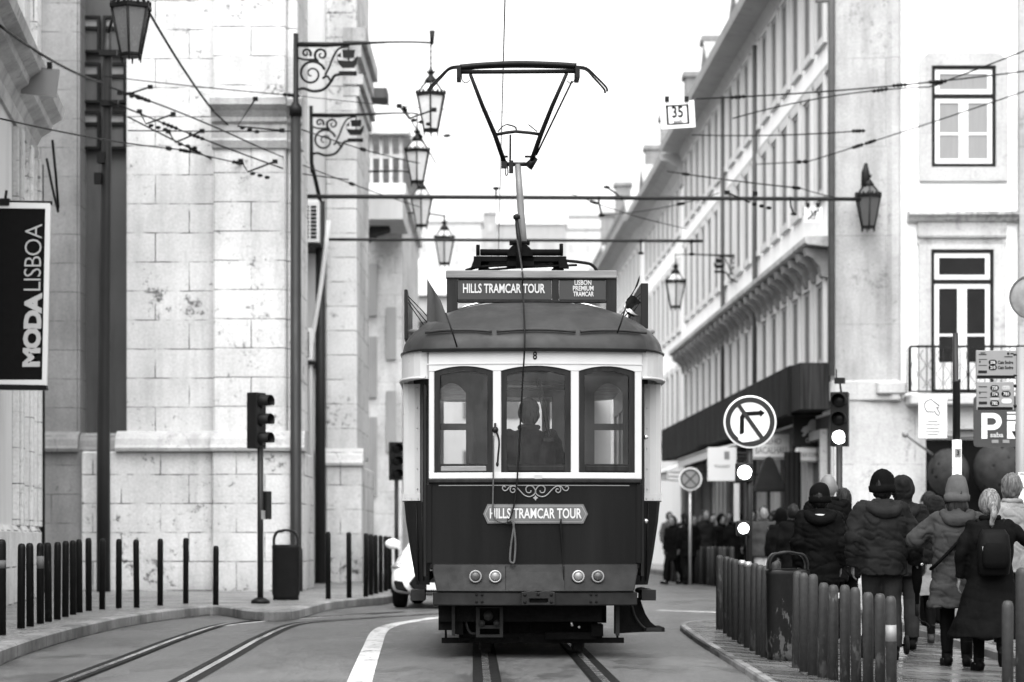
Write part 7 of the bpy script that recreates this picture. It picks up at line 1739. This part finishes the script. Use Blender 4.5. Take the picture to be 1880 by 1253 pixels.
# --- mid distance walkers
person('man in a mid grey jacket and light trousers walking towards the camera', 1402, 45, 1.70, yaw=PI, step=.12, top='grey', hem=.78, wide=1.15, build=1.1, legs='pale', near=False, z=.0)
person('dark hooded walker just behind the arched bin handle', 1434, 41, 1.62, yaw=0, step=.1, top='black', hem=.6, legs='black', near=False, z=-.02, hat='cap', hatmat='black')
person('dark haired walker in black between the bin and the padded coat', 1456, 38, 1.66, yaw=.2, step=.1, top='black', hem=.6, legs='black', near=False, z=-.03)
G_ = 'pedestrians in the far crowd'
for px, Y, h, kw, lab in [
  (1238, 59.5, 1.70, dict(top='black', legs='black', hem=.6, yaw=PI*.9), 'far pedestrian in black nearest the tramcar'),
  (1275, 60.5, 1.72, dict(top='black', legs='black', hem=.5, yaw=PI, sex='f', hair='blonde'), 'far blonde woman in black with pale sleeve'),
  (1308, 62.5, 1.74, dict(top='dark', legs='black', hem=.7, yaw=PI*1.1), 'far dark jacketed pedestrian beside the blonde woman'),
  (1340, 62, 1.82, dict(top='black', legs='black', hem=.7, yaw=PI, wide=1.1), 'far tall man in black left of the signal post'),
  (1225, 66, 1.7, dict(top='midgrey', legs='dark', hem=.7, yaw=PI), 'far grey clad pedestrian at the tramcar edge'),
  (1294, 67, 1.68, dict(top='light', legs='black', hem=.7, yaw=PI*.8), 'far pedestrian in a pale jacket behind the crowd'),
  (1358, 66, 1.74, dict(top='black', legs='dark', hem=.65, yaw=0), 'far dark pedestrian behind the signal post'),
  (1424, 60, 1.66, dict(top='midgrey', legs='dark', hem=.7, yaw=PI), 'far grey jacketed pedestrian under the parasol'),
  (1252, 72, 1.7, dict(top='charcoal', legs='black', hem=.6, yaw=.2), 'furthest dark pedestrian between the nearest pair'),
  (1325, 72, 1.7, dict(top='grey', legs='black', hem=.6, yaw=.1), 'furthest grey pedestrian below the white cloth'),
  (1262, 58.5, 1.74, dict(top='black', legs='black', hem=.7, yaw=.1), 'far dark pedestrian seen from behind, close to the blonde woman'),
  (1291, 59.5, 1.78, dict(top='charcoal', legs='black', hem=.7, yaw=PI), 'far man in charcoal behind the no stopping sign'),
  (1323, 60, 1.76, dict(top='black', legs='black', hem=.65, yaw=PI, hat='cap', hatmat='black'), 'far pedestrian in a black hat between two dark jackets'),
  (1353, 59, 1.80, dict(top='black', legs='black', hem=.6, yaw=.2), 'far black coated pedestrian touching the signal post'),
  (1380, 57, 1.72, dict(top='black', legs='black', hem=.6, yaw=PI), 'far black coated pedestrian just past the signal post'),
  (1418, 55, 1.70, dict(top='charcoal', legs='black', hem=.6, yaw=0), 'far charcoal pedestrian behind the man in light trousers'),
  (1444, 52, 1.74, dict(top='black', legs='black', hem=.6, yaw=PI), 'far black pedestrian under the framed shop sign'),
  (1478, 50, 1.72, dict(top='black', legs='black', hem=.6, yaw=0), 'far black pedestrian under the rounded white sign'),
]:
    kw['yaw'] = kw.get('yaw', 0)+random.uniform(-.7, .7)
    person(lab, px+random.uniform(-4, 4), Y, h*random.uniform(.95, 1.03), step=random.uniform(-.2, .2), near=False, z=.0 if Y < 65 else .15, group=G_, **kw)
o = [p for p in bpy.data.objects if p.get('label') == 'far blonde woman in black with pale sleeve'][0]
b = MB(); b.tube([V3(.19, .0, 1.40), V3(.25, .02, 1.25), V3(.2, .16, 1.12)], [.09, .085, .07], 10); b.build('sleeve', CM['white'], o)
# --- driver in the cab
dloc = Vector(TR.location)+Vector((TX(973, .85), .85, 0))
drv = person('dark haired person seated inside the tramcar with their back to the middle pane', 0, dloc.y, 1.74, yaw=0, top='black', hem=.8, wide=1.12, build=1.05, legs='black', near=True, z=.66, arms={'L': ((-.09, .06, -.26), (.03, .22, -.06)), 'R': ((.09, .06, -.26), (-.03, .22, -.06))}, step=.0)[0]
drv.location.x = dloc.x
